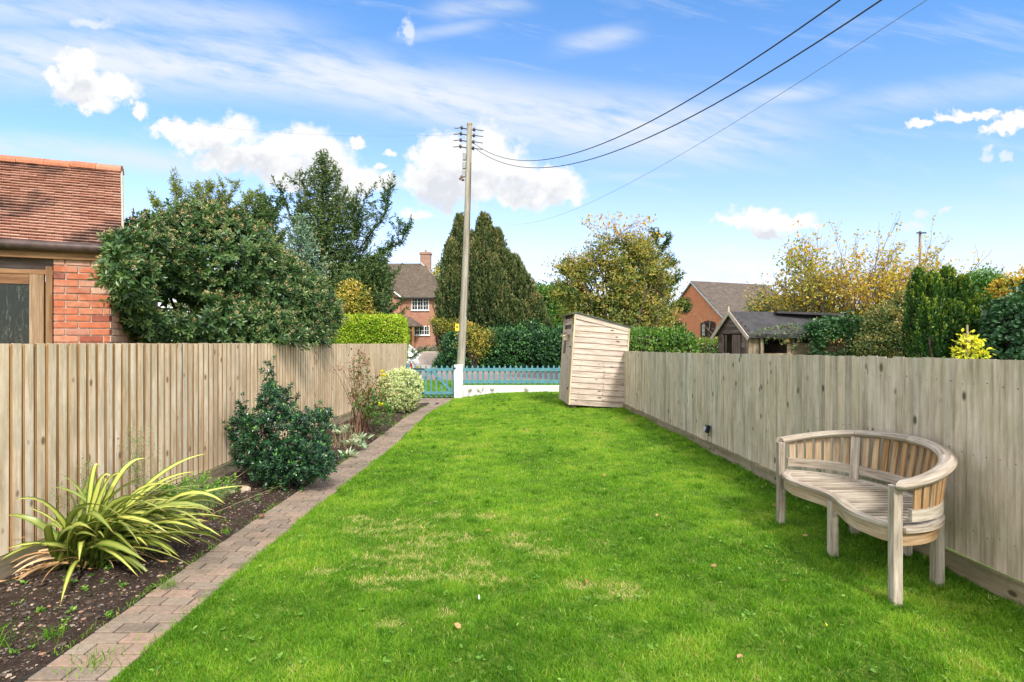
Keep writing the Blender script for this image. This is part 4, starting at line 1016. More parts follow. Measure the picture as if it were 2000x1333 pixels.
b = MB(); b.box((7.0, .0, 3.8), (.9, .8, 2.6)); c_ = b.build('chimney', M['house_b'], rB)
b = MB(); b.box((7.0, 0, 5.12), (1.02, .92, .1)); b.tube([(6.85, 0, 5.15), (6.85, 0, 5.5)], .12, 10); b.build('chimney_cap', M['house_b'], rB)
b = MB(); b.prism([(7.6, -hw + .5, -.5), (7.6, -hw + .5, 2.5), (7.6, 0, zk - .9), (7.6, hw, 2.5), (7.6, hw, -.5)], (5, 0, 0)); b.build('rear_wing', M['house_b'], hB)
b = MB(); b.prism([(7.5, -hw + .2, 2.3), (7.5, 0, zk - .8), (7.5, hw + .2, 2.3), (7.5, hw + .2, 2.42), (7.5, 0, zk - .66), (7.5, -hw + .2, 2.42)], (5.2, 0, 0)); b.build('wing_roof', M['roof_b'], hB)
# far chimney between the trees and its roof
ph = at(1037, 566, 95)
b = MB(); hC = thing('far_house', 'distant house whose brick chimney shows between the cypresses and the autumn tree', 'house', (ph.x, 95, .8))
b.box((0, 3, 2.2), (9, 6, 5)); b.build('wall', M['house_a'], hC)
b = MB(); b.prism([(-4.8, -.3, 4.7), (-4.8, 3, ph.z - 1.3), (-4.8, 6.3, 4.7)], (9.6, 0, 0)); b.build('roof', M['roof_a'], hC)
b = MB(); b.box((0, 2.6, ph.z - 1.1), (.9, .9, 2.4)); b.build('chimney', M['house_a'], hC)

# ------------------------------------------------------------------ old dark shed with window, and ivy-covered hut
O = at(1431, 612, 13.0); rO = Vector((.985, .17, 0)).normalized()
os_ = thing('old_shed', 'dark dilapidated shed with open door and felt roof behind the grey fence', 'shed', (O.x, O.y, -.02), math.atan2(rO.y, rO.x))
hk = O.z + .0; hw = .62; he = 1.78
b = MB(); nb = 15
for k in range(nb):
    z0 = k * he / nb
    for (y0, y1) in ((-hw, -.36), (.42, hw)):
        b.add([(-.012, y0, z0), (-.012, y1, z0), (.01, y1, z0), (.01, y0, z0), (-.0, y0, z0 + he / nb + .008), (-.0, y1, z0 + he / nb + .008), (.01, y1, z0 + he / nb + .008), (.01, y0, z0 + he / nb + .008)], [(0, 4, 5, 1), (0, 1, 2, 3), (4, 7, 6, 5), (1, 5, 6, 2), (0, 3, 7, 4), (3, 2, 6, 7)])
for k in range(5):
    z0 = 1.74 + k * .085; ww = hw * (hk - z0) / (hk - he)
    b.box((-.006 - .002 * k, 0, z0 + .04), (.016, 2 * ww, .086))
b.build('front_boards', M['dark_wood'], os_)
b = MB()
for k in range(3): b.box((-.02, -.30 + k * .115, .86), (.018, .108, 1.70))
b.build('door', M['dark_wood'], os_)
b = MB()
for k in range(2): b.box((-.055, .20 + k * .115, .86), (.018, .108, 1.70), Matrix.Rotation(-.35, 3, 'Z') @ Matrix.Rotation(.02, 3, 'X'))
b.build('door', M['dark_wood'], os_, label='door leaf hanging ajar')
Ls = 1.92
for x_, w_, d_ in ((.03, .09, .07), (.17, .16, .02), (.32, .07, .08), (Ls - .13, .08, .08), (Ls - .03, .09, .07)):
    b = MB(); b.box((x_, -hw + .02, he / 2), (w_, d_, he)); b.build('post', M['old_post'], os_)
b = MB(); b.box((.9, -hw + .03, .55), (1.1, .02, 1.1)); b.box((Ls, 0, he / 2), (.02, 2 * hw, he)); b.box((.8, hw, he / 2), (1.6, .02, he)); b.build('side_boards', M['dark_wood'], os_)
b = MB(); b.box((1.06, -hw + .015, 1.66), (1.44, .05, .07)); b.box((1.06, -hw + .015, 1.28), (1.44, .045, .04)); b.box((1.08, -hw + .012, 1.38), (.05, .05, .62)); b.box((1.06, -hw + .015, 1.10), (1.44, .05, .05)); wf = b.build('window_frame', M['old_post'], os_)
b = MB(); b.box((.80, .0, .02), (1.6, 1.1, .03)); b.build('floor', M['dark_wood'], os_)
b = MB(); b.prism([(-.08, -hw - .12, he - .10), (-.08, 0, hk + .02), (-.08, hw + .12, he - .10), (-.08, hw + .12, he - .06), (-.08, 0, hk + .06), (-.08, -hw - .12, he - .06)], (Ls + .16, 0, 0)); b.box((Ls / 2, -hw - .12, he - .10), (Ls + .16, .015, .09)); b.build('roof', M['felt'], os_)
b = MB(); b.bar((-.10, -hw - .15, he - .16), (-.10, 0.02, hk + .04), .022, .085); b.bar((-.103, hw + .15, he - .16), (-.103, -.0, hk + .04), .022, .085); b.box((-.105, 0, hk + .07), (.03, .03, .2)); b.build('bargeboard', M['old_barge'], os_)

q = at(1625, 690, 12.6)
iv = thing('ivy_hut', 'low plank hut with felt roof half buried in ivy beside the old shed', 'hut', (q.x, q.y, 0))
b = MB()
for k in range(12): b.box((-.05, 0, .07 + k * .125), (1.9, .02, .118), Matrix.Rotation(random.gauss(0, .006), 3, 'Y'))
b.build('plank_wall', M['old_post'], iv)
b = MB(); b.box((.0, 1.0, .75), (1.9, 1.9, 1.45)); b.build('hut_body', M['dark_wood'], iv)
b = MB(); b.box((-.25, 1.1, at(1570, 621, 13.5).z), (1.6, 1.5, .05), Matrix.Rotation(-.10, 3, 'X') @ Matrix.Rotation(.04, 3, 'Y')); b.build('roof', M['felt'], iv)
# right-hand distant pole
q = at(1797, 560, 30); fp_ = thing('telegraph_pole', 'short distant timber pole behind the golden tree on the right', 'utility pole', (q.x, 30, 0))
b = MB(); b.tube([(q.x, 30, 0), (q.x, 30, at(0, 452, 30).z)], [.085, .06], 12); b.build('shaft', M['old_post'], fp_, world=True)
b = MB(); b.box((q.x, 29.9, at(0, 456, 30).z), (.5, .06, .06)); b.build('bracket', M['iron'], fp_, world=True)

# ------------------------------------------------------------------ cars
def car(name, label, loc, rz, paint):
    c = thing(name, label, 'car', loc, rz)      # local: nose towards +x, rear at -x
    def prof(xs, y, inset):
        return [(x, y * (1 - inset(z)), z) for x, z in xs]
    body = [(-2.05, .35), (-2.12, .55), (-2.08, .85), (-1.98, 1.0), (-1.2, 1.02), (.85, 1.0), (1.55, .90), (1.98, .72), (2.06, .5), (2.0, .28), (-1.95, .25)]
    m = MB(); ys = [-.86, -.80, .80, .86]
    P = []
    for y, sc in ((-.78, .96), (-.87, 1), (.87, 1), (.78, .96)):
        P += [(x * sc, y, .62 + (z - .62) * sc) for x, z in body]
    n = len(body); fs = [tuple(range(n - 1, -1, -1)), tuple(range(3 * n, 4 * n))]
    for r_ in range(3):
        for k in range(n):
            k2 = (k + 1) % n; fs.append((r_ * n + k, r_ * n + k2, (r_ + 1) * n + k2, (r_ + 1) * n + k))
    m.add(P, fs); m.build('body', M[paint], c, bevel=.04)
    cab = [(-1.98, .98), (-1.45, 1.40), (-.6, 1.46), (.15, 1.42), (.95, 1.0)]
    m = MB(); P = [(x, -.80 if z < 1.1 else -.62, z) for x, z in cab] + [(x, .80 if z < 1.1 else .62, z) for x, z in cab]; n = 5
    fs = [(4, 3, 2, 1, 0), (5, 6, 7, 8, 9)] + [(k, (k + 1) % n, n + (k + 1) % n, n + k) for k in range(n)]
    m.add(P, fs); m.build('cabin', M['car_glass'], c, bevel=.02)
    m = MB()
    P = [(-1.47, -.66, 1.38), (-.6, -.66, 1.45), (.18, -.66, 1.405), (.18, .66, 1.405), (-.6, .66, 1.45), (-1.47, .66, 1.38)]
    m.prism(P[:3] + P[3:], (0, 0, .035)) if False else m.add(P + [(x, y * .95, z + .03) for x, y, z in P], [(0, 1, 4, 5), (1, 2, 3, 4), (6, 11, 10, 7), (7, 10, 9, 8), (0, 6, 7, 1), (1, 7, 8, 2), (2, 8, 9, 3), (3, 9, 10, 4), (4, 10, 11, 5), (5, 11, 6, 0)])
    for s in (-1, 1):
        m.bar((-1.97, s * .81, .99), (-1.50, s * .70, 1.41), .50, .03, up=(0, s, .3)); m.bar((.95, s * .80, 1.0), (.17, s * .65, 1.42), .05, .03, up=(0, s, .3)); m.bar((-.5, s * .81, 1.0), (-.5, s * .65, 1.43), .07, .03, up=(0, s, .3))
    m.build('roof_panel', M[paint], c, bevel=.01)
    for x in (-1.3, 1.3):
        for s in (-1, 1):
            m = MB(); m.tube([(x, s * .70, .31), (x, s * .89, .31)], .31, 20); w = m.build('wheel', M['tyre'], c)
            m = MB(); m.tube([(x, s * .86, .31), (x, s * .90, .31)], .20, 12); m.build('rim', M['chrome'], w)
    for s in (-1, 1):
        m = MB(); m.box((-2.03, s * .78, .80), (.10, .12, .20)); m.build('tail_light', M['red_lamp'], c, bevel=.02)
        m = MB(); m.box((1.9, s * .62, .68), (.2, .34, .14)); m.build('headlight', M['glass_clear'], c, bevel=.03)
    m = MB(); m.box((-2.09, 0, .42), (.1, 1.6, .16)); m.build('bumper', M['iron'], c, bevel=.02)
    m = MB(); m.box((-2.13, 0, .70), (.01, .5, .11)); m.build('number_plate', M['yellow'], c)
    return c
q = at(815, 690, 21.2)
car('parked_car', 'white hatchback parked on the verge beyond the fence end, tail towards the gate', (q.x - 2.22, 21.9, -.16), math.pi, 'car_white')
q = at(893, 690, 47)
car('parked_car', 'black car parked by the far house, half hidden by the dark hedge', (q.x + .2, 46, .62), R(75), 'car_black')
# ------------------------------------------------------------------ foliage helpers
def unit(v): return v / np.maximum(1e-9, np.linalg.norm(v, axis=-1, keepdims=True))
def leaves(name, mat, parent, P, D, L, W, rnd, up=None, fold=.18, droop=.12, shape=6, g=None, label=None):
    """leaves from points P along D; folded blades with pointed tip"""
    g = g or rng; n = len(P); D = unit(np.asarray(D))
    if up is None: up = unit(np.array([0, 0, 1.0]) + g.normal(0, .45, (n, 3)))
    S = unit(np.cross(D, up)); Nn = np.cross(S, D)
    L = np.broadcast_to(np.asarray(L, float), (n,))[:, None]; W = np.broadcast_to(np.asarray(W, float), (n,))[:, None] / 2
    if shape == 4:
        V = np.stack([P, P + D * L * .5 + S * W + Nn * fold * W, P + D * L - Nn * L * droop, P + D * L * .5 - S * W + Nn * fold * W], 1)
        F_ = np.array([0, 1, 2, 0, 2, 3]); st = np.array([0, 3]); k = 4; lp = 6
    else:
        a = P + D * L * .28; b = P + D * L * .66 - Nn * L * droop * .4
        V = np.stack([P, a + S * W * .9 + Nn * fold * W, b + S * W * .85 + Nn * fold * W, P + D * L - Nn * L * droop, b - S * W * .85 + Nn * fold * W, a - S * W * .9 + Nn * fold * W], 1)
        F_ = np.array([0, 1, 2, 3, 0, 3, 4, 5]); st = np.array([0, 4]); k = 6; lp = 8
    loops = (np.arange(n)[:, None] * k + F_[None]).ravel(); starts = (np.arange(n)[:, None] * lp + st[None]).ravel()
    o = mesh_np(name, V.reshape(-1, 3), loops, starts, None, mat, parent=parent, rnd=np.repeat(np.clip(rnd, 0, 1), k))
    if label: o['label'] = label
    return o

def lobe_points(lobes, n, inner=.72, g=None, flat_bottom=None):
    """points on the outside of a union of ellipsoids; returns P, outward N"""
    g = g or rng
    C = np.array([l[0] for l in lobes], float); Rr = np.array([l[1] for l in lobes], float)
    area = (Rr[:, 0] * Rr[:, 1] + Rr[:, 1] * Rr[:, 2] + Rr[:, 0] * Rr[:, 2]); p = area / area.sum()
    out = []; outn = []; tot = 0
    while tot < n:
        i = g.choice(len(lobes), n * 2, p=p); d = unit(g.normal(0, 1, (n * 2, 3)))
        r = 1 - g.random(n * 2) ** 2 * .30
        P = C[i] + d * Rr[i] * r[:, None]; N = unit(d / Rr[i])
        ok = np.ones(len(P), bool)
        for c, rr in zip(C, Rr):
            ok &= (np.linalg.norm((P - c) / rr, axis=1) > inner)
        if flat_bottom is not None: ok &= P[:, 2] > flat_bottom
        out.append(P[ok]); outn.append(N[ok]); tot += ok.sum()
    return np.concatenate(out)[:n], np.concatenate(outn)[:n]

def clumpy(name, mat, parent, lobes, clumps, per, cr, L, W, g=None, inner=.78, shape=4, outward=.8, upb=.35, bottom=None, rmu=.5, rsd=.2, topc=.15, droop=.12, label=None, jitter=.0, gaps=0.0):
    """crown of leaf clumps; each clump is a rosette-like cluster"""
    g = g or rng
    P, N = lobe_points(lobes, clumps, inner, g, bottom)
    if gaps:
        w = wav(P[:, 0] + P[:, 2] * .7, P[:, 1] - P[:, 2] * .5, 3.5 / max(.5, max(max(l[1]) for l in lobes)) * 1.2, 77); k_ = w > np.quantile(w, gaps); P, N = P[k_], N[k_]; clumps = len(P)
    P = P + N * g.normal(0, jitter, (len(P), 1))
    crnd = g.normal(rmu, rsd, clumps)
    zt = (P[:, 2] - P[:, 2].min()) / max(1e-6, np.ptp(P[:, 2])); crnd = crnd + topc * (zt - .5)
    PP = np.repeat(P, per, 0) + g.normal(0, cr, (clumps * per, 3)) * np.array([1, 1, .8])
    NN = np.repeat(N, per, 0)
    D = unit(NN * outward + unit(g.normal(0, 1, (clumps * per, 3))) + np.array([0, 0, upb]))
    r = np.repeat(crnd, per) + g.normal(0, .12, clumps * per)
    sc = g.uniform(.7, 1.25, clumps * per)
    up = unit(NN * .7 + np.array([0, 0, .8]) + g.normal(0, .35, NN.shape))
    return leaves(name, mat, parent, PP, D, L * sc, W * sc, r, up=up, shape=shape, g=g, droop=droop, label=label)

def rosettes(name, mat, parent, lobes, n, k, L, W, g=None, inner=.8, bottom=None, rmu=.4, rsd=.2, tipr=.25, shape=6, upb=.5, extra=None, label=None, jitter=.04, cond=None):
    """shoot tips with k leaves whorled round each shoot (broadleaf evergreens)"""
    g = g or rng
    P, N = lobe_points(lobes, n, inner, g, bottom)
    if extra is not None: P = np.concatenate([P, extra[0]]); N = np.concatenate([N, extra[1]])
    if cond is not None: m = cond(P); P, N = P[m], N[m]
    n = len(P); P = P + N * g.normal(0, jitter, (n, 1))
    A = unit(N + np.array([0, 0, upb]) + g.normal(0, .35, (n, 3)))
    T = unit(np.cross(A, unit(g.normal(0, 1, (n, 3))))); B = np.cross(A, T)
    crnd = g.normal(rmu, rsd, n)
    PP = []; DD = []; RR = []; LL = []
    for j in range(k):
        a = j * 2.4 + g.uniform(0, .5, n); h = j / k
        out = T * np.cos(a)[:, None] + B * np.sin(a)[:, None]
        op = 1.15 - .75 * h
        PP.append(P - A * (L * 1.1 * (1 - h)) + out * .004); DD.append(unit(out * op + A * (.35 + .7 * h)))
        RR.append(crnd + tipr * (h - .5) + g.normal(0, .07, n)); LL.append(L * (1.05 - .35 * h) * g.uniform(.8, 1.15, n))
    PP = np.concatenate(PP); DD = np.concatenate(DD); RR = np.concatenate(RR); LL = np.concatenate(LL)
    up = unit(np.tile(A, (k, 1)) + g.normal(0, .15, PP.shape))
    leaves(name, mat, parent, PP, DD, LL, LL * W / L, RR, up=up, shape=shape, g=g, label=label, droop=.15)
    return P, A

def branches(name, mat, parent, segs, label=None):
    b = MB()
    for pts, r0, r1, n in segs: b.tube(pts, list(np.linspace(r0, r1, len(pts))), n, cap=False)
    return b.build(name, mat, parent, world=True, smooth=True, label=label)

def limb_set(base, tips, r0, g=None, sag=.1, n=5):
    """limbs curving from near the base to tip points"""
    g = g or rng; segs = []
    base = Vector(base)
    for t in tips:
        t = Vector(t); mid = base.lerp(t, .5) + Vector((g.normal(0, .08), g.normal(0, .08), sag)) * (t - base).length
        pts = [base.lerp(mid, s).lerp(mid.lerp(t, s), s) for s in np.linspace(0, 1, 6)]
        segs.append((pts, r0, r0 * .25, n))
    return segs

def plant(name, label, cat, base, group=None): return thing(name, label, cat, tuple(base), 0, group)

# ------------------------------------------------------------------ viburnum behind the left fence
g = np.random.default_rng(11)
vb_ = plant('viburnum_shrub', 'huge rounded evergreen shrub with pinkish flower buds spilling over the pale fence', 'shrub', (-4.75, 8.4, 0))
def lo(px, py, Y, rx, ry, rz): return (tuple(at(px, py, Y)), (rx, ry, rz))
VL = [lo(330, 520, 7.8, .70, .70, .62), lo(420, 500, 8.2, .85, .9, .70), lo(505, 560, 8.9, .72, 1.0, .70), lo(560, 590, 9.6, .75, 1.0, .62), lo(615, 612, 10.3, .40, .7, .50),
      lo(262, 540, 7.6, .42, .45, .36), lo(470, 640, 8.0, .62, .55, .42), lo(340, 640, 7.4, .50, .45, .30), lo(405, 620, 7.5, .5, .4, .32), lo(600, 655, 9.6, .40, .6, .45), lo(290, 615, 6.9, .28, .3, .24), lo(268, 580, 6.7, .2, .25, .22), lo(282, 482, 7.0, .40, .4, .30), lo(330, 458, 7.6, .42, .45, .30), lo(400, 445, 8.1, .55, .6, .32), lo(455, 462, 8.4, .45, .6, .32), lo(255, 505, 6.6, .25, .25, .22), lo(230, 520, 5.85, .15, .14, .22), lo(240, 478, 6.2, .2, .2, .18), lo(252, 545, 6.45, .26, .3, .32), lo(275, 500, 6.9, .36, .3, .36), lo(645, 612, 10.6, .22, .3, .3), lo(300, 470, 7.9, .35, .4, .3), lo(540, 655, 8.3, .42, .5, .36)]
hole = Vector(at(345, 590, 7.2))
def vib_ok(P):
    px = 1000 + P[:, 0] / P[:, 1] * F; py = 666.5 - (P[:, 2] - EYE) / P[:, 1] * F
    d1 = ((px - 352) / 62) ** 2 + ((py - 593) / 20) ** 2
    d2 = ((px - 268) / 30) ** 2 + ((py - 600) / 36) ** 2
    front = P[:, 1] < 8.0
    return ~((d1 < 1) & front)  & ((P[:, 0] < fence_lx(P[:, 1]) - .06) | (P[:, 2] > 1.50)) & (P[:, 2] > 1.2)
P, A = rosettes('crown', G['viburnum'], vb_, VL, 6600, 8, .080, .036, g=g, inner=.80, rmu=.42, rsd=.17, tipr=.25, cond=vib_ok, jitter=.05)
# inner foliage, darker interior of the shrub
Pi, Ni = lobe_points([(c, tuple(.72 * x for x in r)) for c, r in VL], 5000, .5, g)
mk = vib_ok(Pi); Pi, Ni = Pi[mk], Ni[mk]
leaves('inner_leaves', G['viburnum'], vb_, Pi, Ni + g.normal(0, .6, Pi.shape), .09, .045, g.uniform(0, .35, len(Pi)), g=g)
m_ = (A[:, 2] > .3) & (g.random(len(P)) < .42)
Pf = P[m_] + A[m_] * .012; nf = len(Pf); kf = 12
PF = np.repeat(Pf, kf, 0) + g.normal(0, .013, (nf * kf, 3)); leaves('flower_buds', G['vib_flower'], vb_, PF, g.normal(0, 1, (nf * kf, 3)) + [0, 0, .8], .019, .016, g.random(nf * kf), shape=4, g=g)
segs = limb_set((-4.7, 8.9, 0), [tuple(P[i]) for i in g.choice(len(P), 46) if P[i][1] > 8.0], .045, g, .05)
for k in range(18):
    a = at(245 + k * 2, 600 + k * 4.5, 7.2); segs.append(([a, a + Vector((-.14 - .1 * g.random(), -.1, .06 + .12 * g.random()))], .004, .0015, 4))
branches('trunk', M['bark_dark'], vb_, segs)

# ------------------------------------------------------------------ conifers
def conifer(name, label, base, H, Rb, mat, seed, n=90, arms=(), z0=.12, tip=.5, dens=1.0, sprayL=.55, droop=.25, asym=None, lean=(0, 0), Lf=.15, wf=.05, top_pow=.85, cat='conifer', bare=0.0, lab2=None, group=None):
    g = np.random.default_rng(seed); base = Vector(base); t = plant(name, label, cat, base, group)
    PP = []; DD = []; RR = []; segs = [([base, base + Vector((lean[0] * .5, lean[1] * .5, H * .5)), base + Vector((lean[0], lean[1], H))], max(.06, H * .018), .012, 8)]
    def spray(pts, L0, L1, dn):
        pts = [Vector(p) for p in pts]; tot = sum((b - a).length for a, b in zip(pts[:-1], pts[1:])); m = max(4, int(tot / .085 * dn * dens))
        for q in range(m):
            s = (q + g.random()) / m; f = s * (len(pts) - 1); i = min(int(f), len(pts) - 2); p = pts[i].lerp(pts[i + 1], f - i); d = (pts[i + 1] - pts[i]).normalized()
            side = d.cross(Vector((0, 0, 1))); side = side.normalized() if side.length > .05 else Vector((1, 0, 0))
            sg = 1 if g.random() < .5 else -1; ln = (L0 + (L1 - L0) * s) * g.uniform(.6, 1.2)
            td = (side * sg * g.uniform(.4, 1) + d * g.uniform(.4, .9) + Vector((0, 0, -droop * g.uniform(.2, 1.8) + .15 * g.random()))).normalized()
            for h in np.arange(0, ln, Lf * .42):
                c = p + td * h; dd = (td + Vector(g.normal(0, .55, 3))).normalized()
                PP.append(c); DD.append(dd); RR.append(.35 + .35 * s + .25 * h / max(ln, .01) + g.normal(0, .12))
    for k in range(n):
        u = (k + g.random()) / n; u = z0 + (1 - z0) * u; z = H * u; a = k * 2.39996 + g.normal(0, .3)
        r = Rb * ((1 - u) / (1 - z0)) ** top_pow * g.uniform(.68, 1.15) + .10
        if asym is not None: r *= asym(a, u)
        if g.random() < bare: continue
        d = Vector((math.cos(a), math.sin(a), 0)); c = base + Vector((lean[0] * u, lean[1] * u, z)); rise = r * (-.10 + .55 * u)
        pts = [c, c + d * r * .5 + Vector((0, 0, rise * .35 - r * .05)), c + d * r * .85 + Vector((0, 0, rise * .8 - r * .04)), c + d * r + Vector((0, 0, rise + tip * .25 * min(1, r)))]
        segs.append((pts, max(.010, r * .018), .005, 4)); spray(pts, sprayL * min(1, r * .7 + .1), .12, 1.0)
    for arm in arms:
        pts = [Vector(p) for p in arm]; segs.append((pts, .035, .006, 5)); spray(pts, sprayL * .8, .10, 1.5)
        L_ = sum((b - a).length for a, b in zip(pts[:-1], pts[1:]))
        for q in range(int(L_ * 5)):
            s = g.uniform(.25, .98); f = s * (len(pts) - 1); i = min(int(f), len(pts) - 2); p = pts[i].lerp(pts[i + 1], f - i)
            e = p + Vector((g.normal(0, .22), g.normal(0, .2), g.uniform(.15, .55))); sp = [p, p.lerp(e, .5) + Vector((0, 0, -.03)), e]; segs.append((sp, .010, .003, 3)); spray(sp, .22, .08, 1.6)
    # leader
    topb = base + Vector((lean[0], lean[1], H)); spray([topb - Vector((0, 0, .9)), topb + Vector((0, 0, .12))], .22, .05, 2.2)
    leaves('crown', mat, t, np.array(PP), np.array(DD), Lf * g.uniform(.7, 1.3, len(PP)), wf, np.array(RR), shape=4, g=g)
    branches('trunk', M['bark_dark'], t, segs); return t

b0 = at(630, 667, 21); top = at(634, 300, 21)
arms = [[at(650, 560, 20.5), at(715, 470, 20), at(752, 420, 19.8), at(764, 362, 19.8)], [at(660, 560, 20.5), at(740, 500, 20), at(785, 470, 19.8), at(805, 428, 19.7)], [at(650, 560, 21), at(690, 460, 20.4), at(716, 380, 20.2)],
        [at(615, 520, 21), at(575, 440, 20.4), at(548, 372, 20.2)], [at(620, 480, 21), at(588, 420, 20.5), at(584, 332, 20.3)], [at(640, 600, 20), at(720, 560, 19.4), at(770, 540, 19.2)], [at(640, 590, 20), at(730, 540, 19.4), at(760, 500, 19.3)],
        [at(640, 620, 19.6), at(700, 600, 19.2), at(745, 585, 19.0)], [at(655, 470, 20.6), at(690, 430, 20.3), at(700, 375, 20.2)], [at(600, 560, 20.6), at(545, 480, 20.3), at(515, 400, 20.2)], [at(610, 600, 20.4), at(560, 520, 20), at(535, 470, 20)]]
conifer('douglas_fir', 'tallest dark spiky conifer with long upturned side branches, left of the timber pole', (b0.x, 21, 0), top.z, 2.9, G['conifer'], 21, n=290, arms=arms, z0=.12, top_pow=.95, dens=1.9, Lf=.13, wf=.045, sprayL=.42, tip=1.1, asym=lambda a, u: 1.0 + .15 * math.cos(a))
b0 = at(385, 667, 24); top = at(372, 348, 24)
arms = [[at(385, 480, 24), at(350, 410, 23.5), at(338, 345, 23.4)], [at(390, 480, 24), at(430, 410, 23.5), at(468, 355, 23.2)], [at(380, 470, 24), at(320, 420, 23.5), at(293, 388, 23.3)], [at(400, 480, 24), at(440, 440, 23.5), at(505, 385, 23.2)],
        [at(390, 500, 24), at(395, 420, 23.6), at(405, 355, 23.4)], [at(400, 500, 24), at(470, 450, 23.6), at(488, 375, 23.5)], [at(380, 500, 24), at(330, 450, 23.6), at(310, 430, 23.5)], [at(400, 470, 24), at(425, 400, 23.6), at(438, 362, 23.5)]]
conifer('cedar_tree', 'yellow green ragged conifer rising behind the rounded evergreen shrub', (b0.x, 24, 0), top.z - .3, 2.4, G['conifer_y'], 22, n=130, arms=arms, z0=.2, bare=.05, top_pow=.6, dens=2.0, Lf=.14, wf=.045, sprayL=.4)
b0 = at(512, 667, 27)
arms = [[at(512, 470, 27), at(500, 430, 27), at(490, 372, 27)], [at(512, 470, 27), at(530, 430, 27), at(548, 392, 27)], [at(512, 470, 27), at(512, 420, 27), at(518, 380, 27)]]
conifer('spruce_tree', 'thin dark spruce between the two larger conifers', (b0.x, 27, 0), at(512, 385, 27).z, 2.2, G['conifer'], 23, n=110, z0=.2, arms=arms, bare=.1, dens=2.2, Lf=.18, wf=.07)
b0 = at(588, 667, 16)
conifer('blue_spruce', 'small bluish spruce top with brown cones in front of the tallest conifer', (b0.x, 16, 0), at(590, 425, 16).z, 1.05, G['blue'], 24, n=90, z0=.35, dens=2.0, Lf=.10, wf=.035, sprayL=.3, top_pow=.8, tip=1.2)
def blob_tree(name, label, base, lobes, mat, seed, clumps, per, cr, L, W, cat='tree', bark='bark_dark', shape=4, limbs=24, inner=.75, r0=.07, **kw):
    g = np.random.default_rng(seed); t = plant(name, label, cat, base, kw.pop('group', None))
    clumpy('crown', mat, t, lobes, clumps, per, cr, L, W, g=g, inner=inner, shape=shape, **kw)
    # interior leaves keep the crown from reading hollow
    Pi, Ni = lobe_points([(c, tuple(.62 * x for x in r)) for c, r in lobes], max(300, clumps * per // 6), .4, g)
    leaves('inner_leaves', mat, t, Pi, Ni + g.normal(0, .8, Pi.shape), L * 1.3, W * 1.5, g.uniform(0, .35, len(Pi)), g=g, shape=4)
    tips = [tuple(lobe_points([l], 1, .5, g)[0][0]) for l in lobes for _ in range(max(1, limbs // len(lobes)))]
    branches('trunk', M[bark], t, limb_set(base, tips, r0, g, .02)); return t
b0 = at(745, 667, 20.5)
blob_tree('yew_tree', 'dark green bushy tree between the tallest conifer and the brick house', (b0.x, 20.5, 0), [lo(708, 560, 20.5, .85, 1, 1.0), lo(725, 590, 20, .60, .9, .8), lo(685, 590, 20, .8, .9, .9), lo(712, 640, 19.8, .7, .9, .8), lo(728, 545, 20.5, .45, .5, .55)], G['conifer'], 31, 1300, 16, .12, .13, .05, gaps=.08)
b0 = at(690, 667, 19.4)
blob_tree('golden_shrub', 'yellow leaved shrub glowing under the conifers above the clipped lime hedge', (b0.x, 19.2, 0), [lo(688, 585, 18.9, .52, .4, .55), lo(712, 610, 18.9, .25, .3, .4), lo(668, 600, 18.9, .2, .3, .4)], G['yellow'], 32, 260, 12, .09, .085, .05, cat='shrub', rmu=.6)

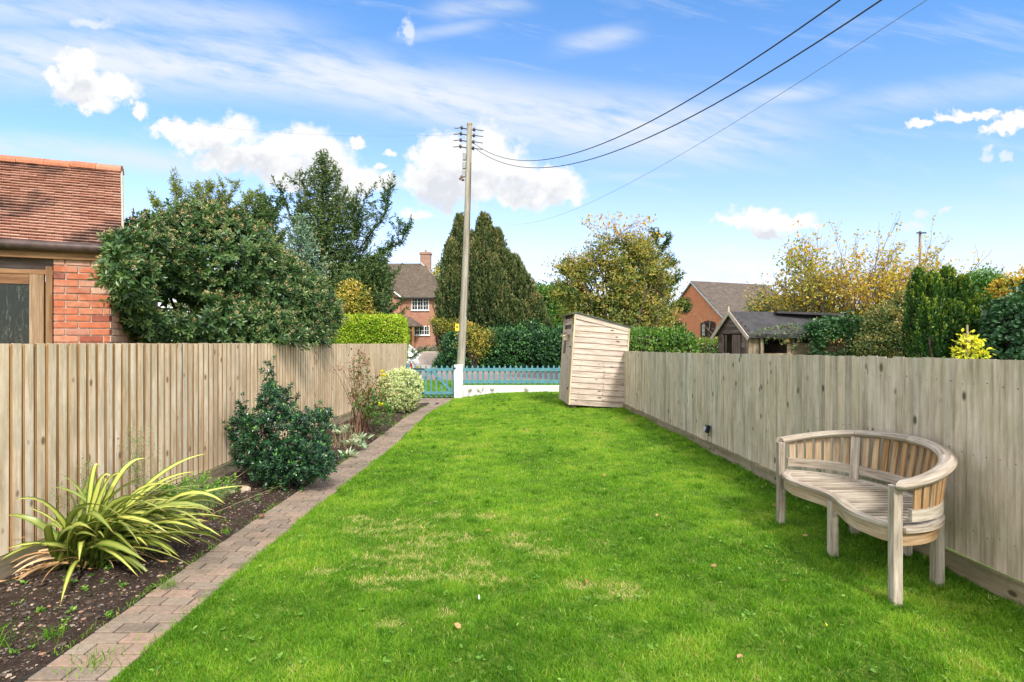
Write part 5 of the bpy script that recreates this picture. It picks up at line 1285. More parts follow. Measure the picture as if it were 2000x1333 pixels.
# clipped lime hedge
def box_hedge(name, label, x0, x1, y0, y1, z1, mat, seed, n, L, W, rough=.03, z0=0.9, round_=.12, core=True, shape=4, waves=.03, cat='hedge', rot=0, topc=.1):
    g = np.random.default_rng(seed); cx, cy = (x0 + x1) / 2, (y0 + y1) / 2
    t = plant(name, label, cat, (cx, y0, 0))
    hx_, hy_, hz_ = (x1 - x0) / 2, (y1 - y0) / 2, (z1 - z0)
    A_ = np.array([2 * hx_ * hz_, 2 * hx_ * hz_ * .5, 2 * hy_ * hz_, 2 * hy_ * hz_, 4 * hx_ * hy_]); p = A_ / A_.sum(); f = g.choice(5, n, p=p)
    u, v = g.uniform(-1, 1, n), g.random(n); X = np.where(f == 2, -hx_, np.where(f == 3, hx_, u * hx_)); Y = np.where(f == 0, -hy_, np.where(f == 1, hy_, np.where(f == 4, (2 * v - 1) * hy_, u * hy_)))
    Z = np.where(f == 4, hz_, v * hz_); N = np.zeros((n, 3)); N[f == 0, 1] = -1; N[f == 1, 1] = 1; N[f == 2, 0] = -1; N[f == 3, 0] = 1; N[f == 4, 2] = 1
    e = sst(hz_ - round_, hz_, Z); X = X - np.sign(X) * round_ * .5 * e * (np.abs(X) > hx_ - round_); Y = Y - np.sign(Y) * round_ * .5 * e * (np.abs(Y) > hy_ - round_)
    Z = Z - round_ * .5 * (sst(hx_ - round_, hx_, np.abs(X)) + sst(hy_ - round_, hy_, np.abs(Y))) * (f == 4)
    P = np.stack([X + cx, Y + cy, Z + z0], -1) + N * (g.normal(0, rough, (n, 1)) + waves * wav(X * 2 + Z, Y * 2 - Z, 2.5, seed)[:, None])
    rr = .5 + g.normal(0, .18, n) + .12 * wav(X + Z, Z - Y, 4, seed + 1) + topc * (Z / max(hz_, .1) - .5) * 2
    leaves('foliage', mat, t, P, N * .7 + g.normal(0, .6, (n, 3)) + [0, 0, .35], L * g.uniform(.7, 1.3, n), W, rr, up=unit(N + [0, 0, .5] + g.normal(0, .4, (n, 3))), shape=shape, g=g)
    if core:
        b = MB(); b.box((cx, cy, (z0 + z1) / 2 - .04), (2 * hx_ - .16, 2 * hy_ - .16, z1 - z0 - .10)); b.build('light_block_core', M['bark_dark'], t, world=True)  # solid dark box added inside the hedge to block light
    b = MB(); k = max(2, int(hx_ * 3))
    for i in range(k): xx = x0 + (i + .5) * (x1 - x0) / k; b.tube([(xx, cy, 0), (xx + .03, cy, z0 + .1)], .03, 6)
    b.build('stems', M['bark'], t, world=True); return t
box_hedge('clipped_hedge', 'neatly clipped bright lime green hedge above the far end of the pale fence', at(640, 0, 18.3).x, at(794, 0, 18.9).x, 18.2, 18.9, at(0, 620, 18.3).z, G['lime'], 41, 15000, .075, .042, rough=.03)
box_hedge('clipped_hedge', 'broad leafed hedge between the narrow shed and the dark old shed, behind the grey fence', at(1215, 0, 14.6).x, at(1352, 0, 14.6).x, 14.4, 15.6, at(0, 651, 14.6).z, G['hedge'], 42, 7500, .085, .045, rough=.05, shape=6, waves=.07, round_=.25, topc=-.08)
box_hedge('clipped_hedge', 'lower distant hedge in front of the orange brick house', at(1340, 0, 19).x, at(1440, 0, 19).x, 19, 20, at(0, 668, 19).z, G['hedge'], 43, 3200, .07, .04, rough=.04, waves=.05)

# ------------------------------------------------------------------ cypress trees
def cypress(name, label, base, spires, seed, n, mat=None, plume=.34, w=.085):
    """group of upright flame-shaped plumes making one columnar tree"""
    g = np.random.default_rng(seed); t = plant(name, label, 'conifer', base); PP = []; DD = []; RR = []
    for (c, rx, H, z0) in spires:
        c = np.array(c, float)
        m = int(n * rx * H / 6.0)
        u = g.random(m) ** .85; a = g.uniform(0, 6.283, m)
        prof = np.sin(np.clip((1 - u), 0, 1) ** .62 * math.pi * .5) * (.72 + .28 * np.sin(np.clip(u * 3.0, 0, math.pi / 2)))
        fl = 1 + .26 * np.sin(a * 6 + u * 3 + seed) + .13 * np.sin(a * 11 - u * 9)
        r = rx * prof * fl * (1 - .35 * g.random(m) ** 2)
        P = np.stack([c[0] + np.cos(a) * r, c[1] + np.sin(a) * r, z0 + u * H], -1)
        k = 12; ph = g.random((m, k)) ** .9; q = P[:, None, :] + np.stack([np.cos(a), np.sin(a), 0 * a], -1)[:, None, :] * .4 * plume * ph[..., None] + np.array([0, 0, 1]) * (ph * plume * 1.9)[..., None] + g.normal(0, 1, (m, k, 3)) * (.21 * plume * (1 - ph))[..., None]
        PP.append(q.reshape(-1, 3)); d = np.stack([np.cos(a), np.sin(a), 0 * a], -1)[:, None, :] * .35 + np.array([0, 0, 1.0]) + g.normal(0, .35, (m, k, 3)); DD.append(d.reshape(-1, 3))
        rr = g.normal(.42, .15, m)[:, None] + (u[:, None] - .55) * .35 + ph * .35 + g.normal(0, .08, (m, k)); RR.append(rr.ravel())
    leaves('crown', mat or G['cypress'], t, np.concatenate(PP), np.concatenate(DD), plume * .55, w, np.concatenate(RR), shape=4, g=g)
    segs = []
    for (c, rx, H, z0) in spires:
        segs.append(([Vector(base), Vector((c[0], c[1], z0 + .3)), Vector((c[0], c[1], z0 + H * .8))], rx * .14, rx * .03, 7))
        for k in range(26):
            a = g.uniform(0, 6.283); z = z0 + g.uniform(.1, .85) * H; segs.append(([Vector((c[0], c[1], z)), Vector((c[0] + math.cos(a) * rx * .8, c[1] + math.sin(a) * rx * .8, z + rx * .5))], rx * .03, rx * .008, 4))
    branches('trunk', M['bark'], t, segs); return t
YC = 36.0
def cyp(px, pyt, pyb, wpx, Y=YC): return (tuple(at(px, pyb, Y)), wpx * Y / F, (pyb - pyt - 17) * Y / F, at(px, pyb, Y).z)
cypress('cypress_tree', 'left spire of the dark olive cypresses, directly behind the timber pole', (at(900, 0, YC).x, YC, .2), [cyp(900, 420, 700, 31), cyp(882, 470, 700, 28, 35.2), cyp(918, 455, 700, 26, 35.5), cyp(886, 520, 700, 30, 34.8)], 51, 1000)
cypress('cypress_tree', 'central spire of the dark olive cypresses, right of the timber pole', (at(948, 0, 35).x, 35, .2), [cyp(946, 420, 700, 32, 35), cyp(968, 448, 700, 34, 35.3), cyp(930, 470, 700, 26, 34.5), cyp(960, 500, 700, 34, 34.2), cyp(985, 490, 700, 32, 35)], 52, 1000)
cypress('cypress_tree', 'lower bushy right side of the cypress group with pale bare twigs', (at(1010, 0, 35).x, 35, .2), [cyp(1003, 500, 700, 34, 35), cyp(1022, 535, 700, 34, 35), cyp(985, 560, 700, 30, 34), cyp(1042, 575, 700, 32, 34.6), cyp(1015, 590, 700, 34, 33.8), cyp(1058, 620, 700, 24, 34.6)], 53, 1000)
# green trees behind
b0 = at(1080, 667, 40)
blob_tree('green_tree', 'round green leafy tree between the cypresses and the narrow shed', (b0.x, 40, .3), [lo(1070, 610, 40, 1.5, 1.5, 1.8), lo(1095, 600, 39, 1.3, 1.4, 1.6), lo(1100, 650, 38, 1.6, 1.4, 1.6), lo(1060, 660, 38, 1.6, 1.4, 1.6), lo(1050, 585, 41, .9, 1, .9)], G['green'], 54, 1500, 14, .20, .20, .12)
b0 = at(870, 667, 66)
blob_tree('green_tree', 'distant yellowish green tree seen between the brick house and the cypresses', (b0.x, 66, .8), [lo(872, 570, 66, 2.2, 2, 3), lo(885, 600, 66, 2, 2, 3), lo(862, 610, 66, 2, 2, 3)], G['yellow'], 55, 600, 12, .3, .3, .2, rmu=.3)
# dark evergreen hedge on the verge side, left and right of the pole
DL = [lo(1060, 690, 31.8, .95, 1, 1.3), lo(1010, 688, 32, 1, 1, 1.25), lo(960, 690, 32, 1, 1, 1.2), lo(915, 694, 32, .95, 1, 1.1), lo(985, 680, 33, 1.4, 1, 1.3), lo(1090, 690, 32, .8, 1, 1.25), lo(1120, 680, 33, 1, 1, 1.6), lo(1035, 676, 33, 1.2, 1, 1.4)]
blob_tree('evergreen_hedge', 'dark glossy evergreen hedge across the lane, behind the turquoise pickets', (at(1010, 0, 32).x, 32, -.1), DL, G['laurel'], 56, 3200, 11, .10, .13, .075, cat='hedge', shape=6, topc=.2, jitter=.12, rsd=.28, gaps=.05)
blob_tree('evergreen_hedge', 'dark bush hiding the black car left of the timber pole', (at(880, 0, 33).x, 33, -.1), [lo(886, 682, 33, .62, .7, .95), lo(880, 705, 32.6, .7, .7, .6), lo(865, 712, 32.4, .45, .5, .35)], G['laurel'], 57, 650, 11, .09, .12, .07, cat='hedge', shape=6)
blob_tree('yellow_shrub', 'yellowing shrub left of the timber pole in front of the brick house', (at(868, 0, 34).x, 34, 0), [lo(868, 636, 34, .75, .6, .28), lo(882, 655, 34, .35, .5, .6), lo(852, 628, 34, .35, .4, .14), lo(888, 635, 34.4, .3, .4, .3), lo(876, 680, 33.6, .3, .3, .4)], G['yellow'], 58, 300, 9, .14, .12, .06, cat='shrub', rmu=.3, jitter=.12, inner=.4)
blob_tree('yellow_shrub', 'yellow and pink leaved shrub right of the timber pole under the cypresses', (at(925, 0, 31).x, 31, -.1), [lo(920, 648, 31.3, .55, .5, .28), lo(943, 662, 31.2, .5, .5, .25), lo(912, 672, 31.2, .4, .4, .35), lo(935, 685, 31.0, .5, .4, .35), lo(905, 640, 31.4, .3, .4, .2)], G['yellow'], 59, 330, 9, .15, .12, .06, cat='shrub', rmu=.45, rsd=.3, jitter=.14, inner=.4)
for i, (px, py, r, lab) in enumerate([(823, 686, .48, 'grey rounded shrub nearest the porch of the brick house'), (846, 684, .42, 'low grey shrub against the brick house wall'), (806, 690, .35, 'small brownish shrub left of the rounded grey one by the driveway'), (852, 689, .25, 'tiny clump at the edge of the gravel by the brick house')]):
    q = at(px, py, 47); blob_tree('lavender_bush', lab, (q.x, 47, q.z - r), [((q.x, 47, q.z), (r * 1.2, r, r * .8))], G['lavender'], 60 + i, 120, 9, .06, .10, .03, cat='shrub', limbs=4, r0=.02)
for i, (px, w_) in enumerate([(851, 1.2)]):
    q = at(850, 690, 46.5); pass

# ------------------------------------------------------------------ deciduous trees
def grow(base, d, L, r, depth, g, segs, tips, spread=.55, up=.25, kids=(2, 4), shrink=.72):
    pts = [Vector(base)]; dd = Vector(d).normalized(); p = Vector(base)
    for s in range(4):
        dd = (dd + Vector(g.normal(0, .10, 3)) + Vector((0, 0, up * .08))).normalized(); p = p + dd * L / 4; pts.append(p.copy())
    segs.append((pts, r, r * .6, 6 if depth > 2 else (4 if depth > 0 else 3)))
    if depth <= 1: tips.append((pts, dd))
    if depth == 0: return
    k = int(g.integers(kids[0], kids[1] + 1))
    for j in range(k):
        i = 4 if j == 0 else int(g.integers(2, 5)); nd = (dd + Vector(g.normal(0, spread, 3)) + Vector((0, 0, up))).normalized()
        grow(pts[i], nd, L * shrink * g.uniform(.8, 1.15), r * .58, depth - 1, g, segs, tips, spread, up, kids, shrink)
def decid(name, label, base, stems, mat, seed, L, W, per, depth=4, spread=.5, up=.3, bark='bark', cat='tree', kids=(2, 4), keep=None, rf=None, shrink=.74, maxleaf=None, scatter=.06):
    g = np.random.default_rng(seed); t = plant(name, label, cat, base); segs = []; tips = []
    for (d, l, r) in stems: grow(Vector(base), d, l, r, depth, g, segs, tips, spread, up, kids, shrink)
    PP = []; DD = []; RR = []
    for pts, dd in tips:
        for q in range(per):
            s = g.random() * (len(pts) - 1); i = min(int(s), len(pts) - 2); p = pts[i].lerp(pts[i + 1], s - i)
            PP.append(np.array(p) + g.normal(0, scatter, 3)); DD.append(np.array(dd) * .4 + g.normal(0, .7, 3) + [0, 0, -.25])
    PP = np.array(PP); DD = np.array(DD)
    if keep is not None: m = keep(PP, g); PP, DD = PP[m], DD[m]
    rr = rf(PP, g) if rf else g.normal(.5, .22, len(PP))
    leaves('crown', mat, t, PP, DD, L * g.uniform(.65, 1.3, len(PP)), W, rr, shape=6 if L > .05 else 4, g=g, up=unit(g.normal(0, 1, PP.shape) + [0, -.5, .4]))
    branches('trunk', M[bark], t, segs); return t
# middle autumn tree
bt = at(1210, 667, 24)
AT = [lo(1175, 555, 24, 1.45, 1.3, 1.4), lo(1235, 545, 24, 1.5, 1.3, 1.6), lo(1122, 570, 24, .85, 1, 1.2), lo(1108, 520, 24, .45, .6, .4), lo(1200, 500, 24, 1.15, 1, 1.0), lo(1205, 620, 23.5, 1.7, 1.2, 1.1), lo(1278, 590, 24, 1.0, 1, 1.1), lo(1290, 545, 24, .5, .7, .6), lo(1240, 500, 24.5, .8, .8, .7), lo(1150, 535, 24, .7, .7, .6)]
gA = np.random.default_rng(71)
def stem(dx, dy, dz, l, r): return ((dx, dy, dz), l, r)
aut = blob_tree('autumn_tree', 'broad mottled olive and russet autumn tree behind the narrow shed', (bt.x, 24, 0), AT, G['autumn'], 71, 1700, 13, .13, .13, .065, bark='bark', limbs=60, r0=.09, inner=.6, jitter=.20, gaps=.16, outward=.4, rsd=.26)
Ps, Ns = lobe_points([lo(1205, 432, 24, 1.7, 1, .22), lo(1185, 455, 24, .8, .7, .3), lo(1225, 450, 24, .6, .7, .35), lo(1260, 462, 24, .8, .5, .15)], 260, .2, gA)
leaves('top_leaves', G['autumn_y'], aut, np.repeat(Ps, 2, 0) + gA.normal(0, .06, (520, 3)), gA.normal(0, 1, (520, 3)), .12, .07, gA.uniform(.4, 1, 520), g=gA)
segs = []
for k in range(40):
    t_ = Vector(Ps[k * 6]); s0 = at(gA.uniform(1180, 1240), 480, 24); segs.append(([s0, s0.lerp(t_, .5) + Vector((0, 0, .08)), t_], .012, .004, 3))
branches('top_twigs', M['bark'], aut, segs)
b0 = at(1285, 667, 27)
arms = [[at(1270, 560, 27), at(1300, 520, 26.6), at(1324, 512, 26.5)], [at(1270, 600, 27), at(1305, 560, 26.6), at(1325, 545, 26.5)], [at(1265, 520, 27), at(1290, 495, 26.6), at(1300, 478, 26.6)], [at(1265, 500, 27), at(1280, 470, 26.6), at(1285, 455, 26.6)]]
conifer('fir_tree', 'dark conifer poking out to the right behind the mottled autumn tree', (at(1255, 0, 27).x, 27, 0), at(1250, 470, 27).z, 2.0, G['conifer'], 25, n=120, arms=arms, z0=.2, dens=2.2, Lf=.18, wf=.07)
q = at(1336, 597, 25)
blob_tree('mistletoe_ball', 'small round green clump hanging on the right edge of the autumn tree', (q.x, 25, q.z - .3), [(tuple(q), (.30, .3, .34))], G['yew'], 72, 110, 10, .05, .08, .03, cat='plant', limbs=6, r0=.012)
# bare twiggy tree before the orange house
b0 = at(1475, 667, 20)
decid('bare_tree', 'nearly leafless twiggy tree in front of the orange house roof', (b0.x, 20, 0), [stem(-.35, 0, 1, 1.25, .06), stem(.3, 0, 1, 1.2, .05), stem(0, .1, 1, 1.2, .05), stem(-.8, 0, .9, 1.1, .04)], G['autumn'], 73, .09, .05, 1, depth=4, bark='bark_pale', spread=.6, up=.10, kids=(2, 3), keep=lambda P, g: g.random(len(P)) < .35)
b0 = at(1535, 667, 18)
blob_tree('mixed_shrub', 'loose green and orange shrub behind the felt roof of the old shed', (b0.x, 18, 0), [lo(1510, 600, 18, .6, .6, .5), lo(1550, 605, 18, .7, .6, .4), lo(1490, 615, 18, .4, .5, .4), lo(1590, 605, 18, .6, .6, .5), lo(1530, 640, 18, .9, .7, .6)], G['mixed'], 74, 500, 11, .12, .10, .055, cat='shrub', inner=.5, jitter=.1)
# golden tree at right: many thin stems fanning from low down
b0 = at(1690, 667, 14.5)
stems = []
gs = np.random.default_rng(75)
for k in range(34):
    a = gs.uniform(-.95, .95) ; stems.append(((math.sin(a) * 1.15 - .02, gs.normal(0, .25), .95), gs.uniform(1.15, 1.55), gs.uniform(.022, .036)))
def gold(P, g):
    px = 1000 + P[:, 0] / P[:, 1] * F
    return np.clip(.62 - .16 * sst(1560, 1640, px) * 0 + g.normal(0, .18, len(P)) - .28 * np.exp(-((px - 1580) / 55) ** 2) * (P[:, 2] < 3.6) + .1 * sst(3.2, 4.2, P[:, 2]), 0, 1)
decid('golden_tree', 'wide multi stemmed tree with thinning golden leaves behind the grey fence', (b0.x, 14.5, .3), stems, G['autumn_y'], 76, .075, .048, 4, depth=4, spread=.32, up=.22, kids=(2, 4), rf=gold, shrink=.72, keep=lambda P, g: (g.random(len(P)) < .82), bark='bark')
blob_tree('leafy_shrub', 'green leaved left shoulder of the golden tree above the ivy', (at(1585, 0, 15).x, 15, 0), [lo(1568, 540, 15, .5, .5, .6), lo(1560, 500, 15, .35, .4, .35), lo(1600, 580, 15, .6, .6, .5), lo(1640, 620, 15, .8, .6, .5), lo(1720, 620, 14.8, .8, .6, .45)], G['autumn_y'], 77, 380, 8, .11, .085, .055, cat='shrub', inner=.3, rmu=.25, rsd=.25, limbs=20, r0=.02, jitter=.12)
# ivy on the hut
IL = [lo(1630, 662, 12.2, .34, .3, .30), lo(1662, 650, 12.2, .36, .35, .30), lo(1612, 690, 12.0, .18, .2, .35), lo(1682, 675, 12.1, .28, .3, .40), lo(1650, 640, 12.5, .42, .4, .13), lo(1660, 700, 11.9, .2, .2, .12), lo(1595, 645, 12.2, .12, .15, .08), lo(1610, 640, 12.4, .3, .3, .10)]
def ivy_keep(P):
    px = 1000 + P[:, 0] / P[:, 1] * F; py = 666.5 - (P[:, 2] - EYE) / P[:, 1] * F
    return ~((np.abs(px - 1634) < 28) & (py > 662) & (py < 692) & (P[:, 1] < 12.8))
g = np.random.default_rng(78); ivp = plant('ivy', 'tumbling green ivy covering the low plank hut', 'ivy', (at(1620, 0, 12.2).x, 12.2, 0))
P, N = lobe_points(IL, 850, .7, g); m = ivy_keep(P); P, N = P[m], N[m]; k = 9
leaves('foliage', G['ivy'], ivp, np.repeat(P, k, 0) + g.normal(0, .06, (len(P) * k, 3)), np.repeat(N, k, 0) + g.normal(0, .6, (len(P) * k, 3)), .065, .06, np.repeat(g.normal(.5, .2, len(P)), k) + g.normal(0, .1, len(P) * k), g=g)
segs = []; PP = []
for (x0, y0, x1, y1) in [(1545, 636, 1495, 668), (1560, 640, 1512, 665), (1565, 645, 1530, 672), (1572, 655, 1550, 684), (1560, 638, 1470, 655), (1540, 640, 1480, 648), (1590, 660, 1575, 700)]:
    a = at(x0, y0, 12.15); b_ = at(x1, y1, 12.1); pts = [a.lerp(b_, t) + Vector((g.normal(0, .01), 0, .05 * math.sin(t * 3.1) + g.normal(0, .01))) for t in np.linspace(0, 1, 9)]; segs.append((pts, .004, .002, 4))
    for p in pts:
        for _ in range(7): PP.append(np.array(p) + g.normal(0, .022, 3))
PP = np.array(PP); leaves('trailing_leaves', G['ivy'], ivp, PP, g.normal(0, 1, PP.shape), .04, .035, g.uniform(.4, 1, len(PP)), g=g); branches('stems', M['red_stem'], ivp, segs + limb_set((at(1640, 0, 12.4).x, 12.4, 0), [tuple(x) for x in P[:12]], .02, g))
# brown-green mixed shrub, yew, yellow sapling, right ivy hedge
blob_tree('mixed_shrub', 'brown and green straggly hedge left of the dark yew, behind the grey fence', (at(1735, 0, 11.5).x, 11.5, 0), [lo(1730, 650, 11.5, .42, .4, .55), lo(1765, 625, 11.6, .25, .3, .5), lo(1700, 680, 11.4, .3, .3, .3), lo(1755, 690, 11.3, .35, .3, .4), lo(1768, 590, 11.6, .12, .2, .2)], G['mixed'], 80, 1100, 11, .06, .055, .03, cat='shrub', inner=.6, jitter=.05, rmu=.4)
def yewp(px, pyt, wpx, Y, pyb=705): return (tuple(at(px, pyb, Y)), wpx * Y / F, (pyb - pyt) * Y / F, at(px, pyb, Y).z)
Yy = 9.6
yt = cypress('irish_yew', 'dense upright dark green yew with yellow green tips behind the grey fence', (at(1850, 0, Yy).x, Yy, 0),
        [yewp(1795, 542, 24, Yy), yewp(1822, 548, 22, Yy - .1), yewp(1850, 538, 26, Yy + .1), yewp(1880, 556, 24, Yy), yewp(1905, 590, 22, Yy - .1), yewp(1930, 590, 18, Yy), yewp(1870, 570, 26, Yy + .3), yewp(1835, 560, 26, Yy + .3), yewp(1815, 600, 24, Yy - .25), yewp(1860, 605, 26, Yy - .25), yewp(1900, 620, 24, Yy - .2), yewp(1885, 600, 20, Yy - .15)], 81, 10000, mat=G['yew'], plume=.085, w=.026)
g = np.random.default_rng(82); ys_ = plant('yellow_sapling', 'small bright yellow leaved plant tied to canes above the grey fence', 'plant', (at(1893, 0, 6.3).x, 6.3, 0))
P, N = lobe_points([lo(1893, 682, 6.3, .14, .14, .14), lo(1912, 690, 6.3, .09, .1, .10), lo(1877, 692, 6.3, .08, .1, .08), lo(1890, 664, 6.3, .08, .08, .07)], 150, .3, g); P = np.repeat(P, 2, 0) + g.normal(0, .02, (300, 3))
leaves('foliage', G['bright_yellow'], ys_, P, np.repeat(N, 2, 0) * .5 + g.normal(0, .7, P.shape) + [0, 0, -.1], .050, .032, g.random(300), g=g)
b = MB(); a = at(1889, 635, 6.3); b.tube([(a.x + .02, 6.3, .0), (a.x, 6.3, a.z)], .010, 8); a2 = at(1886, 655, 6.35); b.tube([(a2.x + .13, 6.35, .3), (a2.x, 6.35, a2.z)], .008, 8); b.build('cane', M['cane'], ys_, world=True)
branches('stem', M['bark'], ys_, limb_set((at(1893, 0, 6.3).x, 6.3, .2), [tuple(x) for x in P[:20]], .008, g))
blob_tree('ivy_hedge', 'tall dark ivy covered hedge at the right edge beside the yew', (at(1985, 0, 8.6).x, 8.6, 0), [lo(1985, 640, 8.6, .35, .5, .45), lo(2050, 620, 8.8, .5, .6, .65), lo(1965, 680, 8.5, .22, .4, .3), lo(2030, 700, 8.4, .5, .5, .5), lo(2120, 660, 8.6, .5, .6, .8)], G['ivy'], 83, 1500, 10, .05, .055, .05, cat='hedge', shape=6, rmu=.35, topc=0)
blob_tree('autumn_bush', 'brown and yellow climbing growth topping the ivy hedge at the right edge', (at(1975, 0, 9.6).x, 9.6, 0), [lo(1975, 565, 9.6, .22, .3, .20), lo(2030, 560, 9.6, .4, .4, .28), lo(1945, 600, 9.6, .12, .2, .14), lo(1965, 610, 9.6, .2, .3, .2)], G['autumn_y'], 84, 420, 9, .05, .06, .04, cat='shrub', inner=.4, rmu=.65, jitter=.04)
blob_tree('green_shrub', 'feathery green shrub tips between the yew and the ivy hedge', (at(1925, 0, 11).x, 11, 0), [lo(1900, 560, 11, .35, .4, .25), lo(1925, 550, 11, .3, .3, .2), lo(1940, 580, 11, .3, .3, .3)], G['green'], 85, 300, 9, .06, .06, .03, cat='shrub', inner=.4, rmu=.6, jitter=.06, upb=1.0)
# a far belt closes the skyline where nothing nearer stands
gb = np.random.default_rng(90)
for i, (px, py, Y, w_, h_) in enumerate([(-60, 640, 60, 5, 4.5), (60, 640, 62, 5, 4), (1330, 628, 70, 4, 2.6), (1560, 630, 60, 4.5, 3), (1650, 636, 64, 4.5, 2.6), (1740, 634, 60, 4, 2.8), (1850, 630, 58, 5, 3.2), (1960, 632, 60, 5, 3.2), (2080, 628, 60, 5, 3.4), (1160, 632, 66, 5, 3), (1040, 640, 70, 5, 3)]):
    q = at(px, py, Y)
    names = ['beyond the left edge of the outbuilding', 'behind the outbuilding roof', 'left of the orange house', 'behind the old shed', 'behind the ivy hut', 'behind the golden tree', 'behind the dark yew', 'behind the ivy hedge', 'beyond the right frame edge', 'behind the autumn tree', 'behind the cypresses']
    blob_tree('far_tree', 'distant green tree on the skyline ' + names[i], (q.x, Y, .8), [((q.x, Y, q.z - 1), (w_, 2.5, h_)), ((q.x + w_ * .5, Y + 1, q.z - 1.5), (w_ * .6, 2, h_ * .8))], [G['green'], G['mixed']][i % 2], 91 + i, 420, 10, .35, .35, .22, group='trees on the far skyline', limbs=10)

# ------------------------------------------------------------------ border plants
# phormium
def phormium():
    m, nt, b, out = new_mat('striped_strap_leaves'); lc = nt.attr('lc').outputs['Vector']; x, y, z = nt.xyz(lc)[:3]; rnd = nt.attr('rnd').outputs['Fac']
    a = nt.math('ABSOLUTE', x)
    st = nt.ramp(a, [(0, (.68, .65, .20)), (.45, (.62, .61, .15)), (.58, (.33, .42, .07)), (.76, (.11, .19, .03)), (1, (.05, .10, .02))])
    gr = nt.ramp(y, [(0, (.10, .20, .03)), (.35, (.9, .95, .75)), (1, (1.05, 1, .95))])
    c = nt.mix(.85, st, gr, 'MULTIPLY')
    c = nt.mix(nt.mrange(rnd, .35, .70), c, nt.mix(.35, (.15, .23, .04), c))
    c = nt.mix(nt.mrange(y, .93, 1.0), c, (.45, .30, .10)); nt.put(b.inputs['Base Color'], c); b.inputs['Roughness'].default_value = .35; b.inputs['Specular IOR Level'].default_value = .5
    tr = nt.node('ShaderNodeBsdfTranslucent'); nt.put(tr.inputs[0], c); mx = nt.node('ShaderNodeMixShader'); mx.inputs[0].default_value = .25
    nt.l.new(b.outputs[0], mx.inputs[1]); nt.l.new(tr.outputs[0], mx.inputs[2]); nt.l.new(mx.outputs[0], out.inputs[0]); return m
G['phormium'] = phormium()
G['dead_leaf'] = foliage('dead_strap_leaves', [(0, (.30, .17, .08)), (.5, (.45, .29, .15)), (1, (.55, .40, .24))], rough=.7, trans=.15)
def strap(V, L_, ST, R_, LC, base, d, length, width, bend, g, r, twist=0, side=None, seg=11):
    """a strap leaf: starts along d, bends toward 'bend' (vector) with distance"""
    p = Vector(base); dd = Vector(d).normalized(); b0_ = len(V)
    sd0 = dd.cross(Vector((0, 0, 1))); sd0 = (sd0.normalized() if sd0.length > .1 else Vector((1, 0, 0)))
    if side is not None: sd0 = Vector(side).normalized()
    for i in range(seg):
        s = i / (seg - 1); sd = (sd0 - dd * sd0.dot(dd)).normalized()
        tw = Matrix.Rotation(twist * s, 3, dd); sd = tw @ sd; nn = sd.cross(dd)
        w = width * .5 * (math.sin(min(1, s * 2.4 + .35) * math.pi / 2)) * (1 - max(0, (s - .55) / .45) ** 1.8)
        w = max(w, .0006)
        V += [tuple(p - sd * w + nn * w * .35), tuple(p), tuple(p + sd * w + nn * w * .35)]; R_ += [r] * 3; LC += [(-1, s, 0), (0, s, 0), (1, s, 0)]
        dd = (dd + Vector(bend) * (1.0 / (seg - 1)) * (.4 + 1.5 * s)).normalized(); p = p + dd * length / (seg - 1)
    for i in range(seg - 1):
        for j in (0, 1):
            a = b0_ + i * 3 + j; ST.append(len(L_)); L_ += [a, a + 1, a + 4, a + 3]
g = np.random.default_rng(101); pc = Vector((at(165, 1100, 3.93).x, 3.93, .02))
ph_ = plant('phormium', 'spiky striped yellow and green strap leaved plant arching over the bed beside the pale fence', 'plant', pc)
V = []; L_ = []; ST = []; R_ = []; LC = []
for k in range(175):
    a = g.normal(-.05, .80); side_ = g.random()
    dx, dy = math.cos(a), math.sin(a)
    if side_ < .07: dx = -abs(dx) * .3
    elif dx < .1: dx = .1 + abs(dx)
    rise = g.uniform(.7, 2.3); ln = g.uniform(.5, 1.02); dirv = (dx, dy * .7, rise)
    bend = (g.uniform(.5, 1.3) * (1 if dx > 0 else -.35), g.normal(.0, .25), -g.uniform(.7, 2.0))
    st_ = pc + Vector((g.uniform(-.16, .20), g.uniform(-.13, .20), 0))
    strap(V, L_, ST, R_, LC, st_, dirv, ln, g.uniform(.030, .054), bend, g, g.random(), twist=g.normal(0, .7), side=(g.normal(0, .35), 1, g.normal(0, .3)) if g.random() < .6 else None)
